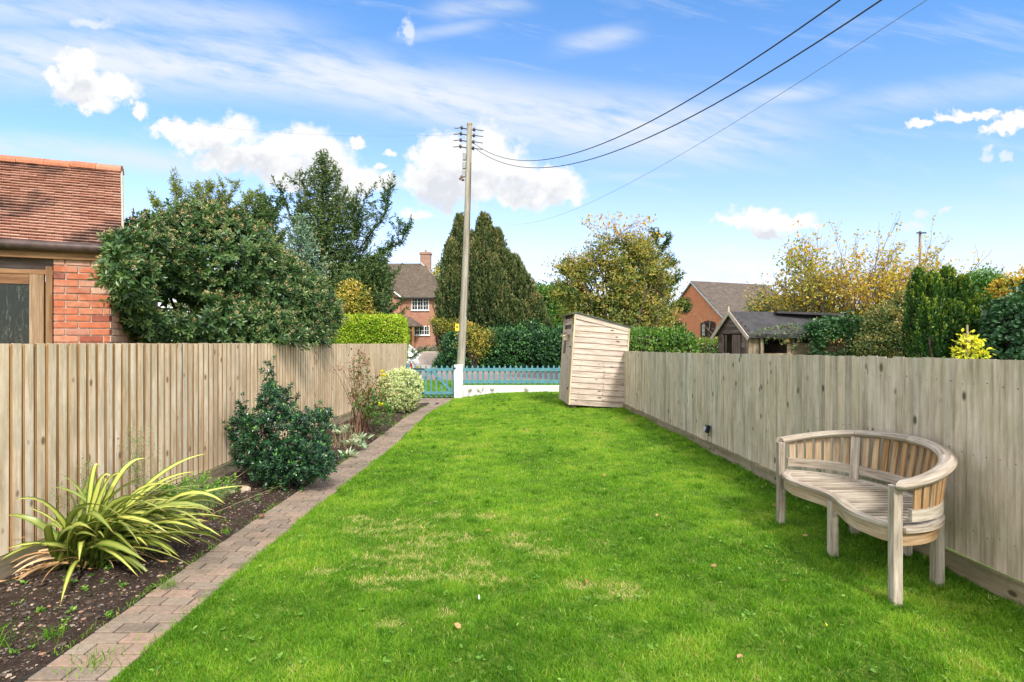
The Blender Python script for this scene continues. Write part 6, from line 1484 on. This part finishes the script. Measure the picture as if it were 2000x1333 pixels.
# hand placed leading leaves (aimed from the crown to where they end in the bed)
for (tx, ty, tz, h, w) in [(-3.02, 3.45, .58, 1.7, .045), (-2.25, 4.05, .62, 1.6, .04), (-2.30, 4.3, .70, 1.7, .04), (-1.98, 4.25, .47, 1.35, .035), (-2.05, 3.85, .33, 1.2, .035), (-2.55, 3.35, .25, 1.4, .04), (-2.62, 3.30, .02, 1.1, .035), (-2.38, 3.55, .12, 1.2, .034), (-2.7, 4.2, .68, 2.2, .045), (-3.16, 3.55, .25, .8, .035), (-2.75, 3.9, .62, 2.2, .05), (-2.60, 3.8, .66, 2.0, .05), (-2.9, 4.0, .66, 2.6, .035)]:
    e = Vector((tx, ty, tz)); d = (e - pc); hz_ = Vector((d.x, d.y, 0)).length; mid = pc.lerp(e, .5) + Vector((0, 0, .28 * h / 1.5))
    n_ = 12; pts = [pc.lerp(mid, s).lerp(mid.lerp(e, s), s) for s in np.linspace(0, 1, n_)]; b0_ = len(V); r = g.random() * .4
    for i, p in enumerate(pts):
        s = i / (n_ - 1); dd = (pts[min(i + 1, n_ - 1)] - pts[max(i - 1, 0)]).normalized(); sd = dd.cross(Vector((.25, -.5, .8))).normalized(); nn = sd.cross(dd)
        ww = max(.0006, w * .5 * math.sin(min(1, s * 2.4 + .35) * math.pi / 2) * (1 - max(0, (s - .55) / .45) ** 1.8))
        V += [tuple(p - sd * ww + nn * ww * .3), tuple(p), tuple(p + sd * ww + nn * ww * .3)]; R_ += [r] * 3; LC += [(-1, s, 0), (0, s, 0), (1, s, 0)]
    for i in range(n_ - 1):
        for j in (0, 1): a = b0_ + i * 3 + j; ST.append(len(L_)); L_ += [a, a + 1, a + 4, a + 3]
mesh_np('strap_leaves', V, L_, ST, None, G['phormium'], parent=ph_, rnd=R_, lc=LC, smooth=True)
V = []; L_ = []; ST = []; R_ = []; LC = []
for k in range(36):
    a = g.uniform(2.4, 6.6); st_ = pc + Vector((g.uniform(-.1, .1), g.uniform(-.1, .1), 0))
    strap(V, L_, ST, R_, LC, st_, (math.cos(a), math.sin(a) * .8, g.uniform(.3, .9)), g.uniform(.28, .60), g.uniform(.010, .022), (g.normal(0, .8), g.normal(0, .6), -g.uniform(.9, 1.9)), g, g.random(), twist=g.normal(0, 1.6))
V_ = np.array(V); V_[:, 2] = np.maximum(V_[:, 2], .028 + .02 * g.random(len(V_)))
mesh_np('dead_leaves', V_, L_, ST, None, G['dead_leaf'], parent=ph_, rnd=R_, smooth=True)['label'] = 'dry brown leaves curling on the soil'

# glossy dark shrub
g = np.random.default_rng(111); hb = plant('glossy_shrub', 'dark glossy evergreen shrub with a pointed top against the pale fence', 'shrub', (-2.55, 6.35, 0))
HL = [lo(545, 850, 6.2, .36, .38, .34), lo(600, 850, 6.2, .26, .32, .30), lo(560, 910, 6.0, .36, .30, .22), lo(475, 840, 6.5, .16, .25, .20), lo(540, 790, 6.4, .20, .25, .22), lo(525, 735, 6.6, .055, .08, .20), lo(620, 900, 5.9, .20, .25, .20), lo(500, 880, 6.3, .25, .3, .2), lo(632, 810, 6.6, .12, .15, .10), lo(470, 800, 6.7, .06, .1, .12)]
P, A = rosettes('foliage', G['holly'], hb, HL, 1450, 9, .042, .022, g=g, inner=.72, rmu=.38, rsd=.12, tipr=.75, jitter=.035, upb=.6)
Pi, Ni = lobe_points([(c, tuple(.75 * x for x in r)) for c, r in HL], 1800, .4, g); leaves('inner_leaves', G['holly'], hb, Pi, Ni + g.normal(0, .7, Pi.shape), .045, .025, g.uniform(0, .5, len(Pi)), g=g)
Pd = P[g.choice(len(P), 60)]; Pd = np.repeat(Pd, 6, 0) + g.normal(0, .018, (360, 3)); leaves('purple_tips', G['purple'], hb, Pd, g.normal(0, 1, Pd.shape) + [0, 0, 1], .03, .016, g.random(360), g=g)
branches('stems', M['bark_dark'], hb, limb_set((-2.55, 6.3, 0), [tuple(x) for x in P[g.choice(len(P), 40)]], .012, g, 0))
# rose with dead heads
g = np.random.default_rng(112); rb = plant('rose_bush', 'gangly reddish shrub with dried brown flower heads between the glossy shrub and the variegated bush', 'shrub', (-2.58, 9.7, 0))
segs = []; leafP = []; heads = []
for (tx, ty) in [(654, 722), (668, 718), (702, 688), (712, 697), (690, 705), (685, 735), (700, 715), (716, 708), (705, 735), (740, 735), (755, 745), (728, 752), (680, 760), (745, 770), (760, 760), (672, 745), (735, 790), (752, 800), (695, 770), (715, 760)]:
    e = at(tx, ty, 9.6 + g.uniform(-.3, .3)); s0 = Vector((-2.62 + g.normal(0, .07), 9.7 + g.normal(0, .06), 0)); mid = s0.lerp(e, .55) + Vector((g.normal(0, .05), 0, .10))
    pts = [s0.lerp(mid, s).lerp(mid.lerp(e, s), s) for s in np.linspace(0, 1, 8)]; segs.append((pts, .008, .003, 5))
    if ty < 740: heads.append(e)
    for p in pts[3:]:
        if tx < 690: continue
        for _ in range(11): leafP.append(np.array(p) + g.normal(0, .05, 3))
branches('stems', M['red_stem'], rb, segs)
leafP = np.array(leafP); leaves('foliage', G['bronze'], rb, leafP, g.normal(0, 1, leafP.shape), .048, .03, g.uniform(0, 1, len(leafP)) ** 1.3, g=g)
HP = np.concatenate([np.array(h) + g.normal(0, .030, (22, 3)) * [1, 1, 1.6] for h in heads]); leaves('dried_heads', G['dry'], rb, HP, g.normal(0, 1, HP.shape) + [0, 0, .5], .035, .022, g.random(len(HP)), g=g)
# low leafy rose growth and two yellow roses
P, N = lobe_points([lo(720, 790, 9.5, .22, .2, .22), lo(745, 810, 9.3, .2, .2, .16)], 60, .3, g); P = np.repeat(P, 9, 0) + g.normal(0, .04, (540, 3)); leaves('lower_leaves', G['green'], rb, P, g.normal(0, 1, P.shape) + [0, 0, .4], .045, .03, g.random(540), g=g)
for (tx, ty, lab) in [(747, 727, 'upper yellow rose bloom'), (748, 735, 'yellow rose bloom'), (744, 791, 'lower yellow rose bloom')]:
    q = at(tx, ty, 9.2); a = g.uniform(0, 6.28, 26); r = g.random(26) ** .6 * .022; PP = np.stack([q.x + np.cos(a) * r, q.y + np.sin(a) * r * .6, q.z + g.normal(0, .008, 26)], -1)
    leaves('flower', G['bright_yellow'], rb, PP, np.stack([np.cos(a), np.sin(a), .8 + 0 * a], -1), .035, .032, g.uniform(.5, 1, 26), g=g, label=lab)
# variegated globe
g = np.random.default_rng(113); q = at(785, 757, 12.5); ev = plant('variegated_bush', 'rounded cream and green variegated bush beside the turquoise gate', 'shrub', (q.x, 12.5, -.03))
EL = [(tuple(q), (.46, .46, .44)), ((q.x - .05, 12.5, q.z - .22), (.44, .44, .32)), ((q.x + .10, 12.4, q.z + .03), (.36, .36, .38)), ((q.x - .22, 12.3, q.z + .05), (.26, .3, .3))]
P, A = rosettes('foliage', G['variegated'], ev, EL, 2300, 6, .034, .020, g=g, inner=.88, rmu=.55, rsd=.16, tipr=.45, jitter=.02)
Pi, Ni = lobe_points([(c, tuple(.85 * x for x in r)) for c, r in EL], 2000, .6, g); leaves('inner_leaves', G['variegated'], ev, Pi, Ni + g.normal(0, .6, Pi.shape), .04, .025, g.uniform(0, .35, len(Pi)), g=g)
branches('stems', M['bark_dark'], ev, limb_set((q.x, 12.5, -.05), [tuple(x) for x in P[:30]], .012, g, 0))
# lambs ears
g = np.random.default_rng(114); lm = plant('lambs_ears', 'clump of felted silver green leaves at the path edge right of the glossy shrub', 'plant', (at(685, 0, 8.2).x, 8.2, .02))
PP = []; DD = []
for (px, py, r, k) in [(690, 872, .13, 30), (705, 862, .12, 26), (668, 850, .12, 24), (680, 895, .10, 16), (655, 842, .10, 16), (716, 880, .06, 10), (690, 840, .1, 14)]:
    Yq = F * EYE / (py - 666.5 + 0); c = np.array([(px - 1000) / F * Yq, Yq, .03])
    for _ in range(k):
        a = g.uniform(0, 6.28); PP.append(c + [math.cos(a) * r * g.random(), math.sin(a) * r * g.random(), 0]); DD.append([math.cos(a), math.sin(a), g.uniform(.3, 2.2)])
PP = np.array(PP); leaves('foliage', G['lambs'], lm, PP, np.array(DD), g.uniform(.07, .14, len(PP)), .045, g.random(len(PP)), g=g, droop=.25)
segs = []
for k in range(22):
    s0 = Vector((at(g.uniform(655, 700), 0, 8.3).x, 8.3 + g.normal(0, .1), 0)); e = s0 + Vector((g.normal(0, .07), g.normal(0, .05), g.uniform(.22, .5))); segs.append(([s0, s0.lerp(e, .5) + Vector((.02, 0, 0)), e], .004, .0015, 4))
branches('dry_stalks', M['dry_stem'], lm, segs)
# feathery plants by the fence
def wispy(name, label, px, pyb, Y, w, h, k, mat, seed, Lf=.022, wf=.006, lean=(0, 0)):
    g = np.random.default_rng(seed); x = at(px, 0, Y).x; t = plant(name, label, 'plant', (x, Y, .02)); segs = []; PP = []; DD = []
    for i in range(k):
        s0 = Vector((x + g.normal(0, w * .18), Y + g.normal(0, w * .15), .02)); e = s0 + Vector((g.normal(0, w * .5) + lean[0], g.normal(0, w * .3) + lean[1], h * g.uniform(.55, 1))); pts = [s0.lerp(e, s) + Vector((0, 0, 0)) for s in np.linspace(0, 1, 7)]; segs.append((pts, .003, .001, 4))
        for p in pts[2:]:
            for _ in range(16): PP.append(np.array(p) + g.normal(0, .020, 3)); DD.append(np.array(e - s0) + g.normal(0, .35, 3) * h * 2)
    PP = np.array(PP); leaves('foliage', mat, t, PP, np.array(DD), Lf * g.uniform(.6, 1.4, len(PP)), wf, g.random(len(PP)), shape=4, g=g); branches('stems', M['dry_stem'], t, segs); return t
wispy('wispy_shrub', 'tall wispy olive green plant against the pale fence behind the striped leaves', 272, 930, 4.75, .20, .86, 13, G['fern'], 121)
wispy('feathery_plant', 'small feathery grey green plant left of the wispy one by the fence', 170, 950, 4.15, .22, .62, 9, G['fern'], 122)
wispy('feathery_plant', 'low feathery green clump right of the striped leaves', 395, 985, 5.05, .40, .27, 24, G['fern'], 123, Lf=.03)
wispy('feathery_plant', 'green leafy clump at the foot of the fence behind the arching leaf tips', 375, 935, 5.4, .35, .22, 18, G['weed'], 124, Lf=.035, wf=.018)
for i, (px, py, h, lx_, lab) in enumerate([(448, 925, .16, .16, 'dry straw stalk leaning beside the gravel board near the glossy shrub'), (462, 930, .17, .18, 'second dry straw stalk leaning right of the first'), (205, 1000, .72, -.1, 'dead brown stem standing behind the striped leaves')]):
    Yq = 5.9 if i < 2 else 4.5; s0 = Vector((at(px - 25 if i < 2 else px + 15, 0, Yq).x, Yq, .02)); b = MB(); b.tube([s0, s0 + Vector((lx_ * .5, .1, h * .55)), s0 + Vector((lx_, .2, h))], [.004, .0035, .002], 5)
    e = s0 + Vector((lx_, .2, h)); b.tube([e, e + Vector((.01, 0, .012))], .008, 6)
    tag(b.build('dry_stalk', M['dry_stem'], loc=tuple(s0)), lab, 'stalk')
# pale knobbly stone
g = np.random.default_rng(130)
def rock(name, label, pos, s, mat, seed, cat='stone', disp=.35, parts=3):
    g = np.random.default_rng(seed); b = MB()
    for k in range(parts):
        c = Vector(pos) + Vector((g.normal(0, s * .5), g.normal(0, s * .4), abs(g.normal(0, s * .3)))) if k else Vector(pos); n, m = 10, 7; vs = []; sc = s * (1 if k == 0 else g.uniform(.4, .7))
        for i in range(m):
            th = math.pi * i / (m - 1)
            for j in range(n):
                f = 2 * math.pi * j / n; r = sc * (1 + disp * math.sin(3 * f + k * 2 + i) * math.sin(2 * th + k) + g.normal(0, .08)); vs.append(c + Vector((math.sin(th) * math.cos(f) * r * 1.2, math.sin(th) * math.sin(f) * r * .8, math.cos(th) * r * .75)))
        fs = [(i * n + j, i * n + (j + 1) % n, (i + 1) * n + (j + 1) % n, (i + 1) * n + j) for i in range(m - 1) for j in range(n)]; b.add(vs, fs)
    return tag(b.build(name, mat, loc=tuple(pos), smooth=True), label, cat)
Yq = 5.75; rock('stone', 'pale knobbly stone lying on the soil bed left of the glossy shrub', (at(478, 0, Yq).x, Yq, .045), .045, M['bone'], 131)
rock('stone', 'smaller pale brown stone touching the knobbly one', (at(455, 0, Yq).x, Yq - .03, .035), .028, M['bone'], 132, parts=2)
Yq = 4.95; rock('dried_seed_ball', 'rusty brown fuzzy clod near the brick path', (at(510, 0, Yq).x, Yq, .03), .022, M['rust'], 133, cat='clod', parts=1)
# weeds on the bed
g = np.random.default_rng(140); PP = []; DD = []; RR = []; LL = []
nW = 250; wy = 2.4 + 11.5 * g.random(nW) ** 1.5; wx_ = fence_lx(wy) + .12 + g.random(nW) * (path_l(wy) - fence_lx(wy) - .14)
for x, y in zip(wx_, wy):
    s = g.uniform(.012, .032); k = int(g.integers(5, 14)); z = float(soil_z(x, y))
    for _ in range(k):
        a = g.uniform(0, 6.28); PP.append([x + math.cos(a) * s * .4 * g.random(), y + math.sin(a) * s * .4 * g.random(), z + g.uniform(0, s)]); DD.append([math.cos(a), math.sin(a), g.uniform(.1, .8)]); RR.append(g.random()); LL.append(s * g.uniform(.6, 1.2))
PP = np.array(PP); LL = np.array(LL); wd = leaves('weeds', G['weed'], None, PP, np.array(DD), LL, LL * .55, np.array(RR), g=g); tag(wd, 'small green weeds and seedlings scattered over the soil bed', 'weeds', None, 'stuff')
# plantain and clover leaves low in the lawn
g = np.random.default_rng(302); PP = []; DD = []; RR = []; LL = []
for x, y in zip(*LAWN_WEEDS):
    s = g.uniform(.010, .030) * max(1, (y / 5) ** .5); k = int(g.integers(4, 8)); z = float(lawn_z(x, y)) + .012
    for _ in range(k):
        a = g.uniform(0, 6.28); PP.append([x, y, z]); DD.append([math.cos(a), math.sin(a), g.uniform(.15, .7)]); RR.append(g.random()); LL.append(s * g.uniform(.7, 1.3))
PP = np.array(PP); LL = np.array(LL); tag(leaves('lawn_weeds', G['weed'], None, PP, np.array(DD), LL, LL * .5, np.array(RR), g=g), 'flat little weed leaves among the lawn grass', 'weeds', None, 'stuff')
# grass tufts in the bed
def tuft(label, X, Y, k, h, w, name='grass_tuft'):
    t = plant(name, label, 'grass', (X, Y, .02)); g = np.random.default_rng(int(abs(X * 1000)) + k)
    bx = X + g.normal(0, w, k); by = Y + g.normal(0, w, k)
    blades('blades', bx, by, 0 * bx + .015, g.uniform(.5, 1.1, k) * h, np.full(k, .0045), np.clip(g.normal(.35, .15, k), 0, .7), None, lean=.9, parent=t)
    return t
tuft('long grass tuft at the bottom left corner of the soil bed', -2.62, 2.82, 130, .15, .055); tuft('smaller grass tuft right of the corner one, near the path', -2.38, 2.95, 60, .10, .035)
tuft('grass sprig at the edge of the brick path below the striped leaves', -2.14, 3.55, 34, .09, .02); tuft('little grass sprig on the path joint at the bottom of the picture', -1.98, 2.72, 70, .07, .07)
tuft('grass sprig by the path below the stone', -2.28, 4.55, 40, .06, .03)
# fallen leaves on the lawn
lf = MB()
def fallen_mesh():
    V = [(0, 0, 0), (.014, .010, .006), (.013, .030, .010), (0, .044, .004), (-.012, .029, .009), (-.015, .011, .004)]
    b = MB(); b.add(V, [(0, 1, 2, 3), (0, 3, 4, 5)]); return b
G['fallen'] = foliage('fallen_leaf', [(0, (.22, .13, .05)), (.5, (.30, .20, .09)), (1, (.18, .09, .04))], rough=.7, trans=.1)
G['fallen_y'] = foliage('yellow_fallen_leaf', [(0, (.75, .50, .03)), (1, (.80, .62, .06))], rough=.6, trans=.2)
src = None
pl_ = [(805, 882, 1), (958, 1036, 0), (1053, 928, 0), (835, 983, 0), (797, 1012, 0), (1400, 1108, 0), (1537, 1135, 0), (1455, 1070, 0), (1610, 1215, 1), (1578, 1048, 0), (1450, 1280, 0), (1285, 1003, 0), (1180, 930, 0), (1325, 862, 0), (1262, 832, 0), (1160, 795, 0), (1415, 905, 0), (1480, 925, 0), (1515, 990, 0), (1250, 822, 0), (1145, 1130, 0), (900, 1235, 0), (1460, 968, 0), (1110, 905, 0)]
for i, (px, py, yel) in enumerate(pl_):
    Yq = F * (EYE - .03) / (py - 666.5); X = (px - 1000) / F * Yq; b = fallen_mesh()
    o = b.build('fallen_leaf', G['fallen_y' if yel else 'fallen'], loc=(0, 0, 0)); o.location = (X, Yq, float(lawn_z(X, Yq)) + .033); o.rotation_euler = (random.gauss(0, .3), random.gauss(0, .3), random.uniform(0, 6)); sc_ = random.uniform(.7, 1.15); o.scale = (sc_,) * 3
    tag(o, {0: 'bright yellow fallen leaf on the lawn nearest the brick path', 8: 'yellow fallen leaf on the grass beside the near bench leg'}.get(i, 'small curled brown leaf fallen on the lawn'), 'leaf', None if yel else 'brown leaves fallen on the lawn')
Yq = F * EYE / (1187 - 666.5); b = MB(); b.add([(0, 0, 0), (.006, .012, .004), (0, .03, .010), (-.006, .012, .004)], [(0, 1, 2, 3)]); o = b.build('feather', M['white_paint'], loc=(0, 0, 0)); o.location = ((936 - 1000) / F * Yq, Yq, .045); o.rotation_euler = (1.0, 0, .3); tag(o, 'tiny white feather standing in the grass in the foreground', 'feather')
# little plants at the foot of the white wall
for i, (px, lab) in enumerate([(917, 'tiny dark plant at the foot of the white wall nearest the pillar'), (938, 'tiny plant second from the pillar at the white wall'), (962, 'tiny plant third from the pillar at the white wall'), (1025, 'tiny green sprig at the white wall near the narrow shed')]):
    wispy('wall_plant', lab, px, 775, 16.75, .10, .13, 3, G['bronze'], 150 + i, Lf=.022, wf=.012)
# ------------------------------------------------------------------ sky, sun, camera
SUN_AZ = R(158)     # direction the sun stands in, measured from +Y (forward) clockwise (behind, to the right)
SUN_EL = R(42)
w = bpy.data.worlds.new('World'); scene.world = w; w.use_nodes = True
nt = NT(w.node_tree); nt.n.clear(); out = nt.node('ShaderNodeOutputWorld')
sky = nt.node('ShaderNodeTexSky', sky_type='NISHITA', sun_disc=False, sun_elevation=SUN_EL, sun_rotation=SUN_AZ, altitude=50, air_density=1.0, dust_density=.5, ozone_density=2.2)
dirn = nt.node('ShaderNodeTexCoord').outputs['Generated']; x, y, z = nt.xyz(dirn)[:3]
ysafe = nt.math('MAXIMUM', y, .04)
u = nt.math('DIVIDE', x, ysafe); v = nt.math('DIVIDE', z, ysafe)
uv = nt.comb(u, v, 0)
def pxs(px, py): return ((px - 1000) / F, (666.5 - py) / F)
n1 = nt.node('ShaderNodeTexNoise'); n1.inputs['Scale'].default_value = 9; n1.inputs['Detail'].default_value = 9; n1.inputs['Roughness'].default_value = .58; nt.put(n1.inputs['Vector'], uv)
warp = nt.vmath('SCALE', nt.vmath('SUBTRACT', n1.outputs['Color'], (.5, .5, .5)), sc=.10)
n2 = nt.node('ShaderNodeTexNoise'); n2.inputs['Scale'].default_value = 38; n2.inputs['Detail'].default_value = 8; n2.inputs['Roughness'].default_value = .6; nt.put(n2.inputs['Vector'], uv)
warp2 = nt.vmath('SCALE', nt.vmath('SUBTRACT', n2.outputs['Color'], (.5, .5, .5)), sc=.032)
wuv = nt.vmath('MULTIPLY', nt.vmath('ADD', uv, nt.vmath('ADD', warp, warp2)), (1, 1, 0))
CL = [(140, 128, 38, 28), (175, 122, 30, 26), (165, 165, 62, 32), (228, 172, 44, 25), (185, 198, 38, 22), (268, 206, 20, 10), (95, 148, 26, 15),
      (330, 245, 42, 20), (395, 262, 60, 32), (465, 245, 48, 38), (440, 300, 60, 28), (520, 300, 62, 40), (590, 290, 50, 36), (560, 340, 55, 28), (640, 320, 55, 45), (690, 345, 52, 30), (745, 350, 30, 22), (660, 380, 45, 20),
      (692, 270, 12, 10), (757, 285, 14, 9), (735, 312, 12, 8),
      (868, 305, 62, 46), (945, 290, 50, 50), (985, 330, 70, 48), (1075, 358, 66, 38), (910, 360, 90, 46), (830, 350, 50, 32), (1010, 385, 70, 26), (1115, 375, 34, 20), (810, 415, 42, 12),
      (1545, 415, 48, 18), (1490, 428, 58, 20), (1430, 436, 36, 11), (1500, 452, 40, 13), (1590, 425, 20, 10),
      (1985, 240, 48, 17), (1955, 258, 40, 10), (1885, 228, 36, 10), (1840, 236, 28, 8), (1790, 250, 22, 9), (1925, 226, 22, 9)]
SC = [(1355, 525, 55, 18), (1428, 505, 38, 13), (1930, 495, 45, 22), (1985, 500, 50, 18), (1012, 495, 22, 26), (1052, 518, 30, 16), (1922, 300, 10, 12), (1960, 300, 14, 12), (1795, 410, 22, 8), (1850, 407, 14, 6), (1780, 435, 24, 13), (1030, 540, 60, 16), (1900, 540, 90, 14), (1400, 545, 80, 14), (180, 52, 42, 13), (790, 52, 12, 24)]
def field(lst, src=None):
    f = None
    for px, py, rx, ry in lst:
        cu, cv = pxs(px, py)
        d = nt.vmath('LENGTH', nt.vmath('MULTIPLY', nt.vmath('SUBTRACT', src or wuv, (cu, cv, 0)), (F / rx, F / ry, 0)))
        q = nt.math('SUBTRACT', 1.0, d)
        f = q if f is None else nt.math('SMOOTH_MAX', f, q, .25)
    return f
cum = field(CL)
# undersides: a coarse second field lifted a little, so thick cloud above greys what is below it
BIG = [(165, 150, 60, 30), (400, 262, 75, 34), (500, 300, 75, 44), (620, 320, 75, 46), (900, 345, 110, 60), (1040, 350, 95, 42), (1520, 430, 85, 22)]
cum_up = field(BIG, nt.vmath('ADD', wuv, (.004, .026, 0)))
soft = field(SC)
fine = nt.math('MULTIPLY', nt.math('SUBTRACT', n2.outputs['Fac'], .5), 1.5)
a_c = nt.mrange(nt.math('ADD', cum, fine), -.34, .34)
a_s = nt.math('MULTIPLY', nt.mrange(nt.math('ADD', soft, fine), -.25, .55), .72)
shade = nt.mrange(nt.math('ADD', cum_up, nt.math('MULTIPLY', fine, .9)), -.05, .6)        # thick cloud above = greyer here
n3 = nt.noise(uv, 13, 6, .6)
shade = nt.math('MULTIPLY', shade, nt.mrange(n3, .36, .58))
ccol = nt.mix(shade, (.475, .475, .475), (.36, .375, .40))
# high streaks
ang = nt.comb(nt.math('ADD', nt.math('MULTIPLY', u, .97), nt.math('MULTIPLY', v, .22)), nt.math('SUBTRACT', nt.math('MULTIPLY', v, .97), nt.math('MULTIPLY', u, -.20)), 0)
st1 = nt.noise(nt.scale(ang, (1.6, 9, 1)), 2.0, 9, .62, .5)
st2 = nt.noise(nt.scale(ang, (5, 20, 1)), 2.2, 6, .6, .3)
stf = nt.math('ADD', nt.math('MULTIPLY', st1, .6), nt.math('MULTIPLY', st2, .4))
def band(pts, wid, amt, u0=-2, u1=2, fe=.15):
    """soft ridge along a polyline v(u)"""
    n = nt.node('ShaderNodeFloatCurve'); c = n.mapping.curves[0]
    P = [pxs(a, b) for a, b in pts]; lo_, hi_ = -1.2, 1.2
    xs_ = [(p[0] - lo_) / (hi_ - lo_) for p in P]
    c.points[0].location = (xs_[0], P[0][1]); c.points[1].location = (xs_[-1], P[-1][1])
    for xx, p in list(zip(xs_, P))[1:-1]: c.points.new(xx, p[1])
    n.mapping.update(); nt.put(n.inputs['Value'], nt.mrange(u, lo_, hi_, 0, 1, False))
    d = nt.math('DIVIDE', nt.math('ABSOLUTE', nt.math('SUBTRACT', v, n.outputs[0])), wid / F)
    m = nt.mrange(d, 0, 1, 1, 0)
    e = nt.math('MULTIPLY', nt.mrange(u, u0 - fe, u0 + fe), nt.mrange(u, u1 - fe, u1 + fe, 1, 0))
    return nt.math('MULTIPLY', nt.math('MULTIPLY', m, e), amt)
bs = [band([(-300, 120), (200, 118), (600, 140), (900, 200), (1200, 245), (1700, 270)], 105, 1.15, -2, .48), band([(-300, 20), (300, 30), (700, 80)], 75, .75, -2, -.35),
      band([(-300, 285), (100, 290), (400, 335)], 45, .8, -2, -.52, .06), band([(700, 225), (1100, 240), (1700, 285)], 42, .7, -.1, .50),
      band([(1000, 105), (1250, 65)], 36, .75, .09, .21, .05), band([(1350, 205), (1700, 168)], 30, .75, .40, .56, .06), band([(1500, 235), (2000, 165), (2300, 150)], 45, .5, .55, 2), band([(1200, 345), (1400, 338)], 14, .4, .15, .32, .05),
      band([(850, 20), (1050, 8)], 30, .6, -.14, .03, .04), band([(780, 75), (960, 45)], 22, .5, -.2, -.04, .04)]
ci = bs[0]
for b_ in bs[1:]: ci = nt.math('MAXIMUM', ci, b_)
a_i = nt.math('MULTIPLY', nt.math('MULTIPLY', ci, nt.mrange(stf, .26, .60)), .90, clamp=True)
a_i = nt.math('MAXIMUM', a_i, nt.math('MULTIPLY', nt.mrange(st1, .50, .72), .30))
# gentle brightening of the sky towards the horizon clouds, elsewhere (behind the camera) unseen cloud added for fill light
skc = nt.vmath('SCALE', sky.outputs[0], sc=.15)
skc = nt.mix(1.0, skc, nt.ramp(nt.mrange(v, 0, .6, 0, 1, False), [(0, (.98, .74, .78)), (.5, (.72, .75, .86)), (1, (.48, .72, .90))]), 'MULTIPLY')
bk = nt.noise(nt.scale(dirn, (1.5, 1.5, 3)), 2.0, 3, .6)
front = nt.mrange(y, .02, .12)
a_b = nt.math('MULTIPLY', nt.mrange(bk, .34, .50), nt.math('SUBTRACT', 1, front)); a_b = nt.math('MULTIPLY', a_b, nt.mrange(z, 0, .1))
up_f = nt.math('MULTIPLY', nt.mrange(v, .95, 1.3), front)      # above the frame: unseen cloud added for fill too
a_b = nt.math('MAXIMUM', a_b, nt.math('MULTIPLY', up_f, nt.mrange(bk, .36, .54)))
def over(base, col, a): return nt.mix(a, base, col)
c = over(skc, (.39, .42, .46), a_i)
hz = nt.mrange(v, .0, .34, .30, 0)
c = over(c, (.36, .39, .44), hz)
c = over(c, (.42, .44, .47), a_s)
c = over(c, ccol, a_c)
c = over(c, (.56, .57, .60), nt.math('MULTIPLY', nt.mrange(v, .85, 1.3), nt.mrange(bk, .40, .60)))  # unseen pale cloud added above the frame to whiten the ambient light
bg = nt.node('ShaderNodeBackground'); nt.put(bg.inputs[0], c)
skb = nt.mix(1.0, nt.vmath('SCALE', sky.outputs[0], sc=.15), (.80, .84, 1.0), 'MULTIPLY')
c2 = over(skb, (1.05, 1.0, .92), nt.math('MULTIPLY', nt.mrange(bk, .34, .50), .9))  # bright warm cloud out of view, added to fill camera-facing surfaces
bg2 = nt.node('ShaderNodeBackground'); nt.put(bg2.inputs[0], c2)
# the detailed clouds stand in the half of the sky ahead; elsewhere unseen bright warm cloud added as fill
isf = nt.math('MULTIPLY', nt.math('GREATER_THAN', y, .18), nt.math('GREATER_THAN', z, -.01))
ms = nt.node('ShaderNodeMixShader'); nt.put(ms.inputs[0], isf); nt.l.new(bg2.outputs[0], ms.inputs[1]); nt.l.new(bg.outputs[0], ms.inputs[2])
nt.l.new(ms.outputs[0], out.inputs[0])
w.cycles.sampling_method = 'MANUAL'; w.cycles.sample_map_resolution = 512

L = bpy.data.lights.new('sun', 'SUN'); L.energy = 2.1; L.angle = R(9); L.color = (1.0, .945, .86)
so = bpy.data.objects.new('sun', L); COL.objects.link(so)
sd = Vector((math.sin(SUN_AZ) * math.cos(SUN_EL), math.cos(SUN_AZ) * math.cos(SUN_EL), math.sin(SUN_EL)))
so.rotation_euler = sd.to_track_quat('Z', 'Y').to_euler(); so.location = sd * 60

cam = bpy.data.cameras.new('camera'); cam.lens = 20; cam.sensor_width = 36; cam.clip_start = .05; cam.clip_end = 4000
co = bpy.data.objects.new('camera', cam); COL.objects.link(co); co.location = (0, 0, EYE); co.rotation_euler = (R(90), 0, 0); scene.camera = co
vs = scene.view_settings; vs.view_transform = 'Standard'; vs.look = 'None'; vs.exposure = 1.12; vs.gamma = 1
scene.cycles.max_bounces = 6; scene.cycles.transparent_max_bounces = 8; scene.cycles.diffuse_bounces = 4
scene.cycles.use_denoising = True
